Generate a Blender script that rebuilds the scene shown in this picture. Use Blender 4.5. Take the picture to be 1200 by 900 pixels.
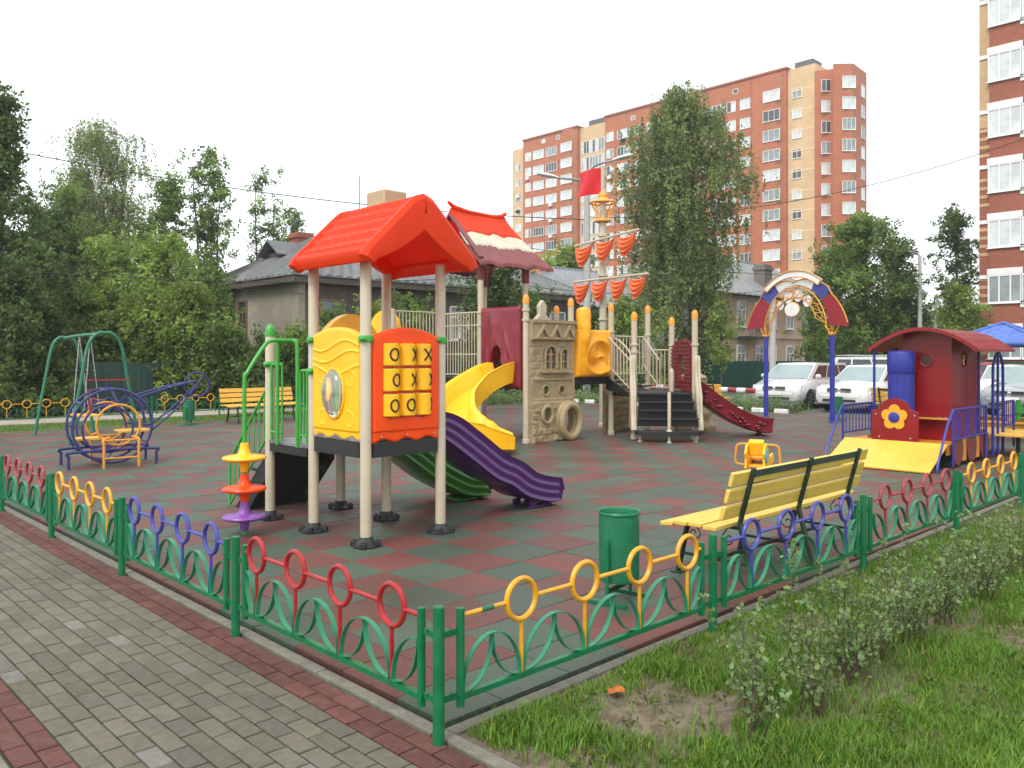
import bpy, bmesh, math, random
import numpy as np
from mathutils import Vector, Matrix, noise
for o in list(bpy.data.objects): bpy.data.objects.remove(o, do_unlink=True)
SC = bpy.context.scene
COL = SC.collection
R = math.radians
rnd = random.Random(7)

# ---------------------------------------------------------------- camera, sky, sun, exposure
CAMX, CAMY, CAMZ = -2.313, -2.847, 1.70
cd = bpy.data.cameras.new('camera'); cam = bpy.data.objects.new('camera', cd); COL.objects.link(cam)
cam.location = (CAMX, CAMY, CAMZ)
cam.rotation_euler = (R(90), 0, -math.atan2(.697, .717))
cd.sensor_width = 36; cd.lens = 963/1200*36; cd.shift_y = -32/1200
cd.clip_start = .05; cd.clip_end = 3000
SC.camera = cam

W = bpy.data.worlds.new('World'); SC.world = W; W.use_nodes = True
nt = W.node_tree; nt.nodes.clear()
wo = nt.nodes.new('ShaderNodeOutputWorld')
sky = nt.nodes.new('ShaderNodeTexSky'); sky.sky_type = 'NISHITA'; sky.sun_disc = False
SUN_EL, SUN_AZ = R(50), R(255)      # azimuth measured clockwise from +Y
sky.sun_elevation = SUN_EL; sky.sun_rotation = SUN_AZ; sky.air_density = 1.0; sky.dust_density = 3.0
bg1 = nt.nodes.new('ShaderNodeBackground'); bg1.inputs['Strength'].default_value = .05
bg2 = nt.nodes.new('ShaderNodeBackground'); bg2.inputs['Strength'].default_value = 1.08
tc = nt.nodes.new('ShaderNodeTexCoord'); sx = nt.nodes.new('ShaderNodeSeparateXYZ')
cr = nt.nodes.new('ShaderNodeValToRGB')
cr.color_ramp.elements[0].position = 0.0; cr.color_ramp.elements[0].color = (.84, .86, .86, 1)
cr.color_ramp.elements[1].position = 1.0; cr.color_ramp.elements[1].color = (1.0, 1.0, .98, 1)
e = cr.color_ramp.elements.new(.12); e.color = (.92, .93, .93, 1)
nz = nt.nodes.new('ShaderNodeTexNoise'); nz.inputs['Scale'].default_value = 1.6; nz.inputs['Detail'].default_value = 4
mm = nt.nodes.new('ShaderNodeMath'); mm.operation = 'MULTIPLY_ADD'; mm.inputs[1].default_value = .10; 
nt.links.new(tc.outputs['Generated'], nz.inputs['Vector']); nt.links.new(tc.outputs['Generated'], sx.inputs[0])
nt.links.new(nz.outputs['Fac'], mm.inputs[0]); nt.links.new(sx.outputs['Z'], mm.inputs[2])
nt.links.new(mm.outputs[0], cr.inputs['Fac']); nt.links.new(cr.outputs['Color'], bg2.inputs['Color'])
nt.links.new(sky.outputs['Color'], bg1.inputs['Color'])
ad = nt.nodes.new('ShaderNodeAddShader')
nt.links.new(bg1.outputs[0], ad.inputs[0]); nt.links.new(bg2.outputs[0], ad.inputs[1]); nt.links.new(ad.outputs[0], wo.inputs['Surface'])

sd = bpy.data.lights.new('sun', 'SUN'); sd.energy = 1.5; sd.angle = R(18); sd.color = (1, .975, .94)
so = bpy.data.objects.new('sun', sd); COL.objects.link(so)
sdir = Vector((math.sin(SUN_AZ)*math.cos(SUN_EL), math.cos(SUN_AZ)*math.cos(SUN_EL), math.sin(SUN_EL)))
so.rotation_euler = sdir.to_track_quat('Z', 'Y').to_euler(); so.location = sdir*60
vs = SC.view_settings; vs.view_transform = 'Standard'; vs.look = 'None'; vs.gamma = 1; vs.exposure = 0.40; vs.use_curve_mapping = False

# ---------------------------------------------------------------- plan helpers (metres; x runs along the right fence, y along the left one)
def C(px, d):
    X = (px-600)/963*d
    return (CAMX+d*.697+X*.717, CAMY+d*.717-X*.697)
def vat(px, u):
    r = (px-600)/963; U = u-CAMX
    return (.717*U-r*.697*U)/(.697+r*.717)+CAMY

# ---------------------------------------------------------------- materials
def mat(name, col, rough=.5, var=.08, scale=3.0, bump=0, bscale=60, metal=0, spec=.5, coat=0, col2=None, c2lo=.45, c2hi=.65, attr=None, transl=0, trans=0, coord='Object', dirt=0, vec=None):
    m = bpy.data.materials.new(name); m.use_nodes = True; n = m.node_tree; N = n.nodes; L = n.links
    b = N['Principled BSDF']; t = N.new('ShaderNodeTexCoord')
    src = t.outputs[coord]
    if vec:
        mp = N.new('ShaderNodeMapping'); mp.inputs['Scale'].default_value = vec; L.new(src, mp.inputs[0]); src = mp.outputs[0]
    nz = N.new('ShaderNodeTexNoise'); nz.inputs['Scale'].default_value = scale; nz.inputs['Detail'].default_value = 6; nz.inputs['Roughness'].default_value = .6
    L.new(src, nz.inputs['Vector'])
    c = (*col, 1)
    if col2:
        r = N.new('ShaderNodeValToRGB'); r.color_ramp.elements[0].position = c2lo; r.color_ramp.elements[1].position = c2hi
        r.color_ramp.elements[0].color = c; r.color_ramp.elements[1].color = (*col2, 1); L.new(nz.outputs['Fac'], r.inputs[0]); out = r.outputs[0]
    else:
        hv = N.new('ShaderNodeHueSaturation'); hv.inputs['Color'].default_value = c
        ma = N.new('ShaderNodeMapRange'); ma.inputs['From Min'].default_value = .3; ma.inputs['From Max'].default_value = .7
        ma.inputs['To Min'].default_value = 1-var*1.5; ma.inputs['To Max'].default_value = 1+var
        L.new(nz.outputs['Fac'], ma.inputs['Value']); L.new(ma.outputs[0], hv.inputs['Value']); out = hv.outputs[0]
    if attr:
        at = N.new('ShaderNodeAttribute'); at.attribute_name = 'tint'
        mx = N.new('ShaderNodeMix'); mx.data_type = 'RGBA'; mx.blend_type = 'MULTIPLY'; mx.inputs[0].default_value = 1
        L.new(out, mx.inputs[6]); L.new(at.outputs['Color'], mx.inputs[7]); out = mx.outputs[2]
    if dirt:
        n2 = N.new('ShaderNodeTexNoise'); n2.inputs['Scale'].default_value = 11; n2.inputs['Detail'].default_value = 8; L.new(t.outputs['Object'], n2.inputs['Vector'])
        r2 = N.new('ShaderNodeValToRGB'); r2.color_ramp.elements[0].position = .5; r2.color_ramp.elements[1].position = .78
        r2.color_ramp.elements[0].color = (0, 0, 0, 1); r2.color_ramp.elements[1].color = (dirt, dirt, dirt, 1); L.new(n2.outputs['Fac'], r2.inputs[0])
        mx = N.new('ShaderNodeMix'); mx.data_type = 'RGBA'; L.new(r2.outputs[0], mx.inputs[0]); L.new(out, mx.inputs[6]); mx.inputs[7].default_value = (.13, .115, .09, 1); out = mx.outputs[2]
    L.new(out, b.inputs['Base Color'])
    b.inputs['Roughness'].default_value = rough; b.inputs['Metallic'].default_value = metal
    b.inputs['Specular IOR Level'].default_value = spec; b.inputs['Coat Weight'].default_value = coat
    mr = N.new('ShaderNodeMapRange'); mr.inputs['To Min'].default_value = max(.02, rough-.08); mr.inputs['To Max'].default_value = min(1, rough+.1)
    L.new(nz.outputs['Fac'], mr.inputs['Value']); L.new(mr.outputs[0], b.inputs['Roughness'])
    if trans: b.inputs['Transmission Weight'].default_value = trans
    if bump:
        n3 = N.new('ShaderNodeTexNoise'); n3.inputs['Scale'].default_value = bscale; n3.inputs['Detail'].default_value = 4; L.new(src, n3.inputs['Vector'])
        bp = N.new('ShaderNodeBump'); bp.inputs['Strength'].default_value = bump; bp.inputs['Distance'].default_value = .01
        L.new(n3.outputs['Fac'], bp.inputs['Height']); L.new(bp.outputs[0], b.inputs['Normal'])
    if transl:
        tl = N.new('ShaderNodeBsdfTranslucent'); L.new(out, tl.inputs['Color']); ms = N.new('ShaderNodeMixShader'); ms.inputs[0].default_value = transl
        L.new(b.outputs[0], ms.inputs[1]); L.new(tl.outputs[0], ms.inputs[2]); L.new(ms.outputs[0], N['Material Output'].inputs['Surface'])
    return m

def brickmat(name, c1, c2, mortar, scale, vertical=True, rough=.8):
    m = bpy.data.materials.new(name); m.use_nodes = True; n = m.node_tree; N = n.nodes; L = n.links
    b = N['Principled BSDF']; t = N.new('ShaderNodeTexCoord'); s = N.new('ShaderNodeSeparateXYZ'); cb = N.new('ShaderNodeCombineXYZ'); a = N.new('ShaderNodeMath')
    L.new(t.outputs['Object'], s.inputs[0]); L.new(s.outputs[0], a.inputs[0]); L.new(s.outputs[1], a.inputs[1]); L.new(a.outputs[0], cb.inputs[0]); L.new(s.outputs[2], cb.inputs[1])
    br = N.new('ShaderNodeTexBrick'); br.inputs['Color1'].default_value = (*c1, 1); br.inputs['Color2'].default_value = (*c2, 1); br.inputs['Mortar'].default_value = (*mortar, 1)
    br.inputs['Scale'].default_value = 1; br.inputs['Brick Width'].default_value = .25*scale; br.inputs['Row Height'].default_value = .075*scale; br.inputs['Mortar Size'].default_value = .006*scale; br.inputs['Bias'].default_value = 0
    L.new(cb.outputs[0], br.inputs['Vector'])
    nz = N.new('ShaderNodeTexNoise'); nz.inputs['Scale'].default_value = .5; nz.inputs['Detail'].default_value = 8; L.new(t.outputs['Object'], nz.inputs['Vector'])
    mr = N.new('ShaderNodeMapRange'); mr.inputs['To Min'].default_value = .75; mr.inputs['To Max'].default_value = 1.25; L.new(nz.outputs['Fac'], mr.inputs['Value'])
    hv = N.new('ShaderNodeHueSaturation'); L.new(br.outputs[0], hv.inputs['Color']); L.new(mr.outputs[0], hv.inputs['Value']); L.new(hv.outputs[0], b.inputs['Base Color'])
    b.inputs['Roughness'].default_value = rough
    return m

M = {}
M['green'] = mat('fence_green_paint', (.005, .150, .055), .30, .14, 9, .15, 140, spec=.4, dirt=.18)
M['green_l'] = mat('fence_scroll_green_paint', (.020, .215, .11), .34, .14, 9, .12, 140, dirt=.15)
M['red'] = mat('ring_red_paint', (.36, .012, .014), .30, .12, 12, .12, 120, dirt=.15)
M['dred'] = mat('ring_dark_red_paint', (.30, .03, .04), .42, .12, 12, .12, 120, dirt=.2)
M['yellow'] = mat('ring_yellow_paint', (.72, .34, .012), .36, .1, 12, .12, 120, dirt=.15)
M['blue'] = mat('ring_blue_paint', (.045, .05, .30), .36, .12, 12, .12, 120, dirt=.15)
M['p_beige'] = mat('post_beige_metal', (.50, .435, .32), .38, .05, 4, .04, 60, dirt=.12)
M['p_orange'] = mat('orange_red_plastic', (.92, .075, .004), .38, .05, 3, .05, 90, spec=.3, coat=.05)
M['p_orange_r'] = mat('orange_roof_plastic', (.92, .070, .006), .40, .07, 3, .08, 60, coat=.05, spec=.35, dirt=.05, transl=.45)
M['p_yellow'] = mat('yellow_plastic', (.95, .50, .006), .36, .06, 3, .05, 90, coat=.08, dirt=.02)
M['p_lime'] = mat('lime_green_paint', (.05, .36, .05), .35, .1, 6, .05, 90)
M['p_black'] = mat('black_coated_steel', (.016, .017, .018), .5, .2, 9, .3, 90)
M['deck'] = mat('grey_deck_coating', (.12, .125, .13), .55, .2, 9, .3, 120, col2=(.26, .27, .28))
M['rubber_black'] = mat('black_rubber', (.02, .02, .022), .45, .2, 20, .3, 80)
M['sl_green'] = mat('green_slide_plastic', (.035, .19, .02), .3, .08, 4, .04, 80, coat=.2, dirt=.05)
M['sl_purple'] = mat('purple_slide_plastic', (.075, .018, .135), .3, .08, 4, .04, 80, coat=.2, dirt=.05)
M['purple_l'] = mat('violet_plastic', (.24, .08, .38), .35, .08, 5, .05, 80)
M['p_burg'] = mat('burgundy_plastic', (.19, .010, .022), .32, .1, 4, .1, 50, coat=.15)
M['p_stone'] = mat('sandstone_plastic', (.33, .255, .14), .6, .16, 6, .5, 45, dirt=.2)
M['p_cream'] = mat('cream_roof_plastic', (.58, .55, .42), .5, .1, 5, .3, 40, dirt=.15)
M['p_maroon'] = mat('maroon_roof_plastic', (.20, .045, .045), .45, .18, 5, .3, 40)
M['sail'] = mat('orange_sail_plastic', (.74, .16, .05), .4, .08, 5, .1, 60)
M['flag'] = mat('red_flag_sheet', (.62, .006, .012), .45, .08, 8)
M['chim'] = mat('tan_chimney_plastic', (.44, .33, .20), .45, .06, 5)
M['clear'] = mat('clear_bubble_plastic', (.9, .93, .93), .12, .02, 5, trans=.85)
M['bench'] = mat('bench_yellow_boards', (.74, .52, .09), .42, .08, 1.2, .35, 30, vec=(1, 14, 14), dirt=.12)
M['bench_o'] = mat('bench_orange_yellow_boards', (.74, .42, .06), .45, .08, 1.2, .3, 30, vec=(1, 14, 14))
M['iron'] = mat('dark_green_iron', (.012, .032, .024), .42, .2, 12, .15, 90)
M['heli'] = mat('dark_blue_pipe_paint', (.03, .035, .16), .38, .15, 10, .1, 100, dirt=.12)
M['heli_y'] = mat('orange_yellow_pipe_paint', (.70, .30, .03), .4, .12, 10, .1, 100, dirt=.15)
M['swing'] = mat('swing_green_paint', (.02, .17, .09), .4, .12, 10, .1, 100, dirt=.12)
M['chain'] = mat('galvanised_steel', (.42, .43, .43), .4, .15, 20, metal=.7)
M['t_red'] = mat('train_red_panel', (.225, .004, .006), .34, .07, 4, .03, 60, coat=.1)
M['t_redroof'] = mat('train_red_boards', (.22, .020, .026), .45, .12, 3, .1, 60)
M['t_yellow'] = mat('train_yellow_plywood', (.80, .46, .06), .42, .08, 3, .08, 60, dirt=.2)
M['t_orange'] = mat('train_orange_plywood', (.66, .25, .02), .45, .08, 3, .08, 60, dirt=.1)
M['t_blue'] = mat('train_blue_paint', (.025, .035, .28), .36, .1, 6, .05, 70)
M['t_wheel'] = mat('train_maroon_wheel', (.17, .028, .02), .5, .12, 6, .1, 60)
M['roof_blue'] = mat('blue_roof_plastic', (.07, .14, .46), .42, .14, 5, .2, 50)
M['purple_post'] = mat('magenta_post_paint', (.27, .04, .25), .4, .08, 6)
M['teal'] = mat('teal_board_paint', (.02, .22, .17), .42, .1, 6)
M['concrete'] = mat('curb_concrete', (.165, .158, .125), .85, .22, 14, .7, 70, dirt=.35)
M['concrete_pole'] = mat('pole_concrete', (.40, .40, .37), .8, .12, 4, .4, 40)
M['lamp_metal'] = mat('lamp_grey_metal', (.30, .31, .32), .4, .08, 6, metal=.3)
M['white'] = mat('white_plastic_frame', (.80, .80, .79), .45, .04, 3)
M['white_s'] = mat('white_sheet', (.78, .78, .75), .45, .06, 3)
M['cable'] = mat('black_cable', (.02, .02, .02), .6, .1, 3)
M['wood_pole'] = mat('old_wood_pole', (.10, .085, .07), .85, .25, 3, .6, 30, vec=(8, 8, 1))
M['gfence'] = mat('dark_green_profiled_sheet', (.005, .042, .030), .42, .12, .6, coat=.05)
M['asphalt'] = mat('asphalt', (.13, .13, .13), .8, .2, 2, .5, 90)
M['sidewalk'] = mat('pale_sidewalk', (.36, .32, .26), .85, .14, 1.5, .4, 60)
M['bark'] = mat('bark', (.075, .06, .05), .9, .3, 6, .8, 25)
M['birchbark'] = mat('birch_bark', (.42, .41, .37), .8, .2, 3, .4, 25, col2=(.06, .06, .055), c2lo=.52, c2hi=.62, vec=(1, 1, 5))
M['stem'] = mat('shrub_stem', (.075, .045, .03), .8, .2, 10)
M['leafdead'] = mat('dead_leaf', (.42, .12, .02), .7, .2, 12)
M['tyre'] = mat('tyre_rubber', (.02, .02, .02), .75, .15, 12)
M['rim'] = mat('silver_rim', (.5, .5, .52), .3, .06, 8, metal=.8)
M['glass_car'] = mat('car_window_glass', (.22, .30, .30), .08, .1, 1, coat=.6)
M['glass_side'] = mat('car_side_glass', (.03, .035, .04), .05, .1, 1, coat=.6)
M['lightglass'] = mat('headlight_glass', (.6, .63, .65), .08, .1, 18, coat=.8)
M['darkpl'] = mat('dark_car_plastic', (.02, .022, .024), .5, .1, 9)
M['plate'] = mat('number_plate', (.75, .75, .72), .5, .03, 9)
M['ink'] = mat('black_marking', (.012, .010, .010), .5, .1, 9)

# ---------------------------------------------------------------- mesh builder
def frame_for(t, up=None):
    t = t.normalized()
    u = up if up is not None else (Vector((0, 0, 1)) if abs(t.z) < .95 else Vector((1, 0, 0)))
    s = t.cross(u)
    if s.length < 1e-5: s = t.cross(Vector((0, 1, 0)))
    s.normalize(); return s, s.cross(t).normalized()

class MB:
    def __init__(s): s.v = []; s.f = []; s.m = []; s.mi = 0
    def add(s, vs, fs):
        b = len(s.v); s.v += [tuple(v) for v in vs]
        for f in fs: s.f.append([b+i for i in f]); s.m.append(s.mi)
        return s
    def obox(s, c, a, b, d):
        c, a, b, d = map(Vector, (c, a, b, d))
        vs = [c+i*a+j*b+k*d for i in (-1, 1) for j in (-1, 1) for k in (-1, 1)]
        return s.add(vs, [(0, 1, 3, 2), (4, 6, 7, 5), (0, 4, 5, 1), (2, 3, 7, 6), (0, 2, 6, 4), (1, 5, 7, 3)])
    def box(s, x0, x1, y0, y1, z0, z1):
        return s.obox(((x0+x1)/2, (y0+y1)/2, (z0+z1)/2), ((x1-x0)/2, 0, 0), (0, (y1-y0)/2, 0), (0, 0, (z1-z0)/2))
    def beam(s, p, q, w, h, up=None):
        p, q = Vector(p), Vector(q); sd, u = frame_for(q-p, Vector(up) if up else None)
        return s.obox((p+q)/2, (q-p)/2, sd*w/2, u*h/2)
    def tube(s, pts, r, seg=8, closed=False, caps=True):
        pts = [Vector(p) for p in pts]; n = len(pts)
        rs = r if isinstance(r, (list, tuple)) else [r]*n
        sd = None; vs = []
        for i, p in enumerate(pts):
            if closed: t = pts[(i+1) % n]-pts[i-1]
            else: t = pts[min(i+1, n-1)]-pts[max(i-1, 0)]
            if t.length < 1e-9: t = Vector((0, 0, 1))
            t.normalize()
            if sd is None: sd, up = frame_for(t)
            else:
                sd = sd-t*sd.dot(t)
                if sd.length < 1e-4: sd, up = frame_for(t)
                sd.normalize(); up = sd.cross(t)
            for k in range(seg):
                a = 2*math.pi*k/seg; vs.append(p+(sd*math.cos(a)+up*math.sin(a))*rs[i])
        fs = []
        for i in range(n if closed else n-1):
            j = (i+1) % n
            for k in range(seg): l = (k+1) % seg; fs.append((i*seg+k, i*seg+l, j*seg+l, j*seg+k))
        if caps and not closed: fs.append(tuple(range(seg))[::-1]); fs.append(tuple((n-1)*seg+k for k in range(seg)))
        return s.add(vs, fs)
    def cyl(s, p, q, r, seg=12): return s.tube([p, q], r, seg)
    def lathe(s, c, prof, seg=24, axis=None):
        c = Vector(c); ax = Vector(axis) if axis else Vector((0, 0, 1)); a, b = frame_for(ax); vs = []; fs = []
        for r, z in prof:
            for k in range(seg):
                t = 2*math.pi*k/seg; vs.append(c+ax*z+(a*math.cos(t)+b*math.sin(t))*max(r, 1e-4))
        n = len(prof)
        for i in range(n-1):
            for k in range(seg): l = (k+1) % seg; fs.append((i*seg+k, i*seg+l, (i+1)*seg+l, (i+1)*seg+k))
        fs.append(tuple(range(seg))[::-1]); fs.append(tuple((n-1)*seg+k for k in range(seg)))
        return s.add(vs, fs)
    def prism(s, poly, o, ex, ey, d):
        o, ex, ey, d = map(Vector, (o, ex, ey, d)); n = len(poly)
        vs = [o+ex*x+ey*y for x, y in poly]+[o+ex*x+ey*y+d for x, y in poly]
        return s.add(vs, [tuple(range(n))[::-1], tuple(range(n, 2*n))]+[(i, (i+1) % n, n+(i+1) % n, n+i) for i in range(n)])
    def sphere(s, c, r, nu=12, nv=8, sc=(1, 1, 1)):
        c = Vector(c); pr = []
        vs = [c+Vector((r*sc[0]*math.sin(math.pi*j/nv)*math.cos(2*math.pi*i/nu), r*sc[1]*math.sin(math.pi*j/nv)*math.sin(2*math.pi*i/nu), r*sc[2]*math.cos(math.pi*j/nv))) for j in range(nv+1) for i in range(nu)]
        return s.add(vs, [(j*nu+i, (j+1)*nu+i, (j+1)*nu+(i+1) % nu, j*nu+(i+1) % nu) for j in range(nv) for i in range(nu)])
    def grid(s, fn, nu, nv, mask=None, flip=False):
        vs = [fn(i/nu, j/nv) for j in range(nv+1) for i in range(nu+1)]; fs = []
        for j in range(nv):
            for i in range(nu):
                if mask and not mask((i+.5)/nu, (j+.5)/nv): continue
                f = (j*(nu+1)+i, j*(nu+1)+i+1, (j+1)*(nu+1)+i+1, (j+1)*(nu+1)+i); fs.append(f[::-1] if flip else f)
        return s.add(vs, fs)
    def slab(s, fn, nu, nv, off, mask=None):
        """front surface fn, back surface fn+off, closed round its edge and round every hole"""
        off = Vector(off); b = (nu+1)*(nv+1)
        fr = [Vector(fn(i/nu, j/nv)) for j in range(nv+1) for i in range(nu+1)]
        bk = [Vector(fn(i/nu, j/nv, True))+off if fn.__code__.co_argcount > 2 else fr[j*(nu+1)+i]+off for j in range(nv+1) for i in range(nu+1)]
        ok = lambda i, j: 0 <= i < nu and 0 <= j < nv and (not mask or mask((i+.5)/nu, (j+.5)/nv))
        fs = []; ix = lambda i, j: j*(nu+1)+i
        for j in range(nv):
            for i in range(nu):
                if not ok(i, j): continue
                q = (ix(i, j), ix(i+1, j), ix(i+1, j+1), ix(i, j+1)); fs.append(q); fs.append(tuple(b+k for k in q[::-1]))
                for (di, dj, a, c) in ((-1, 0, q[3], q[0]), (1, 0, q[1], q[2]), (0, -1, q[0], q[1]), (0, 1, q[2], q[3])):
                    if not ok(i+di, j+dj): fs.append((c, a, b+a, b+c))
        return s.add(fr+bk, fs)
    def sweep(s, path, prof, up=(0, 0, 1), closed_prof=True, caps=True):
        path = [Vector(p) for p in path]; n = len(path); vs = []; up = Vector(up)
        for i, p in enumerate(path):
            t = (path[min(i+1, n-1)]-path[max(i-1, 0)]).normalized(); sd = t.cross(up).normalized(); u = sd.cross(t)
            pr = prof(i/(n-1)) if callable(prof) else prof
            for a, b in pr: vs.append(p+sd*a+u*b)
        m = len(vs)//n; fs = []
        for i in range(n-1):
            for k in range(m if closed_prof else m-1): l = (k+1) % m; fs.append((i*m+k, i*m+l, (i+1)*m+l, (i+1)*m+k))
        if caps and closed_prof: fs.append(tuple(range(m))[::-1]); fs.append(tuple((n-1)*m+k for k in range(m)))
        return s.add(vs, fs)

WM = {}
def setp(o, label=None, cat=None, group=None, kind=None):
    if label: o['label'] = label
    if cat: o['category'] = cat
    if group: o['group'] = group
    if kind: o['kind'] = kind
def thing(name, label, cat, loc=(0, 0, 0), rz=0, group=None):
    o = bpy.data.objects.new(name, None); COL.objects.link(o); o.empty_display_size = .2
    o.location = loc; o.rotation_euler = (0, 0, rz); setp(o, label, cat, group)
    WM[o.name] = Matrix.Translation(Vector(loc)) @ Matrix.Rotation(rz, 4, 'Z'); return o
SPLIT = {'bolts': 'bolt', 'slide_foot': 'slide_foot', 'cream_bands': 'cream_band', 'cream_stripes': 'cream_stripe', 'floor_bands': 'floor_band', 'cross_bars': 'cross_bar', 'tail_rungs': 'tail_rung', 'slide_knobs': 'slide_knob', 'deck_apron': 'deck_apron', 'seat_boards': 'seat_board', 'tender_legs': 'tender_leg', 'hand_knobs': 'hand_knob', 'wipers': 'wiper', 'side_boards': 'side_board', 'cream_brick_walls': 'cream_brick_wall', 'roof_housing': 'roof_housing', 'roof_lower_tier': 'roof_lower_tier', 'roof_top_tier': 'roof_top_tier', 'roof_middle_tier': 'roof_middle_tier', 'bars': 'bar', 'parapet': 'parapet', 'window_arches': 'window_arch', 'grille': 'grille_bar', 'plank_wall': 'plank_wall', 'eaves_board': 'eaves_board', 'chassis': 'chassis_beam', 'scroll': 'scroll'}
def comps(mb):
    p = list(range(len(mb.v)))
    def find(a):
        while p[a] != a: p[a] = p[p[a]]; a = p[a]
        return a
    for f in mb.f:
        r = find(f[0])
        for i in f[1:]: p[find(i)] = r
    G = {}
    for k, f in enumerate(mb.f): G.setdefault(find(f[0]), []).append(k)
    out = []
    for ks in G.values():
        m = MB(); ix = {}
        for k in ks:
            nf = []
            for i in mb.f[k]:
                if i not in ix: ix[i] = len(m.v); m.v.append(mb.v[i])
                nf.append(ix[i])
            m.f.append(nf); m.m.append(mb.m[k])
        out.append(m)
    return out
def ob(name, mb, mats, parent=None, **kw):
    if name in SPLIT:
        o = None
        for m in comps(mb): o = ob1(SPLIT[name], m, mats, parent, **kw)
        return o
    return ob1(name, mb, mats, parent, **kw)
def ob1(name, mb, mats, parent=None, label=None, cat=None, group=None, kind=None, bev=0, ang=35, local=False, origin=None, flat=False, recalc=True):
    me = bpy.data.meshes.new(name); me.from_pydata(mb.v, [], mb.f)
    if not isinstance(mats, (list, tuple)): mats = [mats]
    for m in mats: me.materials.append(m)
    if len(mats) > 1: me.polygons.foreach_set('material_index', mb.m)
    o = bpy.data.objects.new(name, me); COL.objects.link(o)
    if parent is not None:
        w = WM[parent.name]; WM[o.name] = w; o.parent = parent
        if not local: me.transform(w.inverted())
    elif origin is not None:
        T = Matrix.Translation(Vector(origin)); me.transform(T.inverted()); o.location = origin; WM[o.name] = T
    else: WM[o.name] = Matrix()
    if recalc:
        bm = bmesh.new(); bm.from_mesh(me); bmesh.ops.remove_doubles(bm, verts=bm.verts, dist=1e-5) if len(mb.v) < 60000 and not hasattr(mb, 'keep') else None
        bmesh.ops.recalc_face_normals(bm, faces=bm.faces); bm.to_mesh(me); bm.free()
    if not flat:
        me.polygons.foreach_set('use_smooth', [True]*len(me.polygons)); me.set_sharp_from_angle(angle=R(ang))
    if bev:
        b = o.modifiers.new('edge', 'BEVEL'); b.width = bev; b.segments = 2; b.limit_method = 'ANGLE'; b.angle_limit = R(40)
    setp(o, label, cat, group, kind); me.update(); return o
def copytree(o, parent=None):
    c = o.copy(); COL.objects.link(c)
    if parent is not None: c.parent = parent
    for ch in [x for x in bpy.data.objects if x.parent == o and x != c]: copytree(ch, c)
    return c
def ring(c, e1, e2, r, n=20, r2=None):
    c, e1, e2 = Vector(c), Vector(e1), Vector(e2); r2 = r2 or r
    return [c+e1*r*math.cos(2*math.pi*k/n)+e2*r2*math.sin(2*math.pi*k/n) for k in range(n)]
def smooth(pts, n=6):
    pts = [Vector(p) for p in pts]; out = []
    for i in range(len(pts)-1):
        p0 = pts[max(i-1, 0)]; p1 = pts[i]; p2 = pts[i+1]; p3 = pts[min(i+2, len(pts)-1)]
        for k in range(n):
            t = k/n; out.append(.5*((2*p1)+(-p0+p2)*t+(2*p0-5*p1+4*p2-p3)*t*t+(-p0+3*p1-3*p2+p3)*t**3))
    out.append(pts[-1]); return out
def lerp(a, b, t): return a+(b-a)*t
def fbm(x, y, z=0, o=4): return noise.fractal(Vector((x, y, z)), 1.0, 2.0, o)
# ================================================================ THE GROUND
UE, VE = 20.5, 18.2          # far edges of the rubber surface
g = MB()
def gz(x, y): return -.035
g.grid(lambda a, b: (lerp(-400, 900, a), lerp(-400, 900, b), -.045), 60, 60)
gm = mat('soil_and_turf', (.055, .085, .018), .95, .3, 1.2, 1.0, 40, col2=(.15, .115, .075), c2lo=.53, c2hi=.66)
ob('ground', g, gm, kind='structure')

def tiles(x0, x1, y0, y1, sx, sy, stagger, colf, top, gap, ch, depth, jit=0, heightj=0):
    """slabs laid in rows along y; returns MB and per-vertex tint"""
    mb = MB(); cols = []; mb.keep = True
    nx = int(round((x1-x0)/sx))
    for i in range(nx):
        xa = x0+i*sx; off = (i % 2)*sy/2 if stagger else 0
        ny = int((y1-y0)/sy)+2
        for j in range(-1, ny):
            ya = y0+j*sy+off; yb = ya+sy
            ya = max(ya, y0); yb = min(yb, y1)
            if yb-ya < .02: continue
            c = colf(i, j, xa+sx/2, (ya+yb)/2)
            if c is None: continue
            h = top+rnd.uniform(-heightj, heightj); g2 = gap/2; tx = rnd.uniform(-jit, jit); ty = rnd.uniform(-jit, jit)
            X0, X1, Y0, Y1 = xa+g2, xa+sx-g2, ya+g2, yb-g2
            o = [(X0, Y0), (X1, Y0), (X1, Y1), (X0, Y1)]; inn = [(X0+ch, Y0+ch), (X1-ch, Y0+ch), (X1-ch, Y1-ch), (X0+ch, Y1-ch)]
            vs = [(a, b, h-depth) for a, b in o]+[(a, b, h-ch*.6) for a, b in o]+[(a, b, h+tx*(a-X0)+ty*(b-Y0)) for a, b in inn]
            fs = [(8, 9, 10, 11)]+[(4+k, 4+(k+1) % 4, 8+(k+1) % 4, 8+k) for k in range(4)]+[(k, (k+1) % 4, 4+(k+1) % 4, 4+k) for k in range(4)]
            mb.add(vs, fs); cols += [c]*12
    return mb, cols
def tint(o, cols):
    a = o.data.color_attributes.new('tint', 'FLOAT_COLOR', 'POINT'); arr = np.ones((len(cols), 4), dtype=np.float32); arr[:, :3] = np.array(cols)[:, :3]
    a.data.foreach_set('color', arr.ravel())

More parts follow.
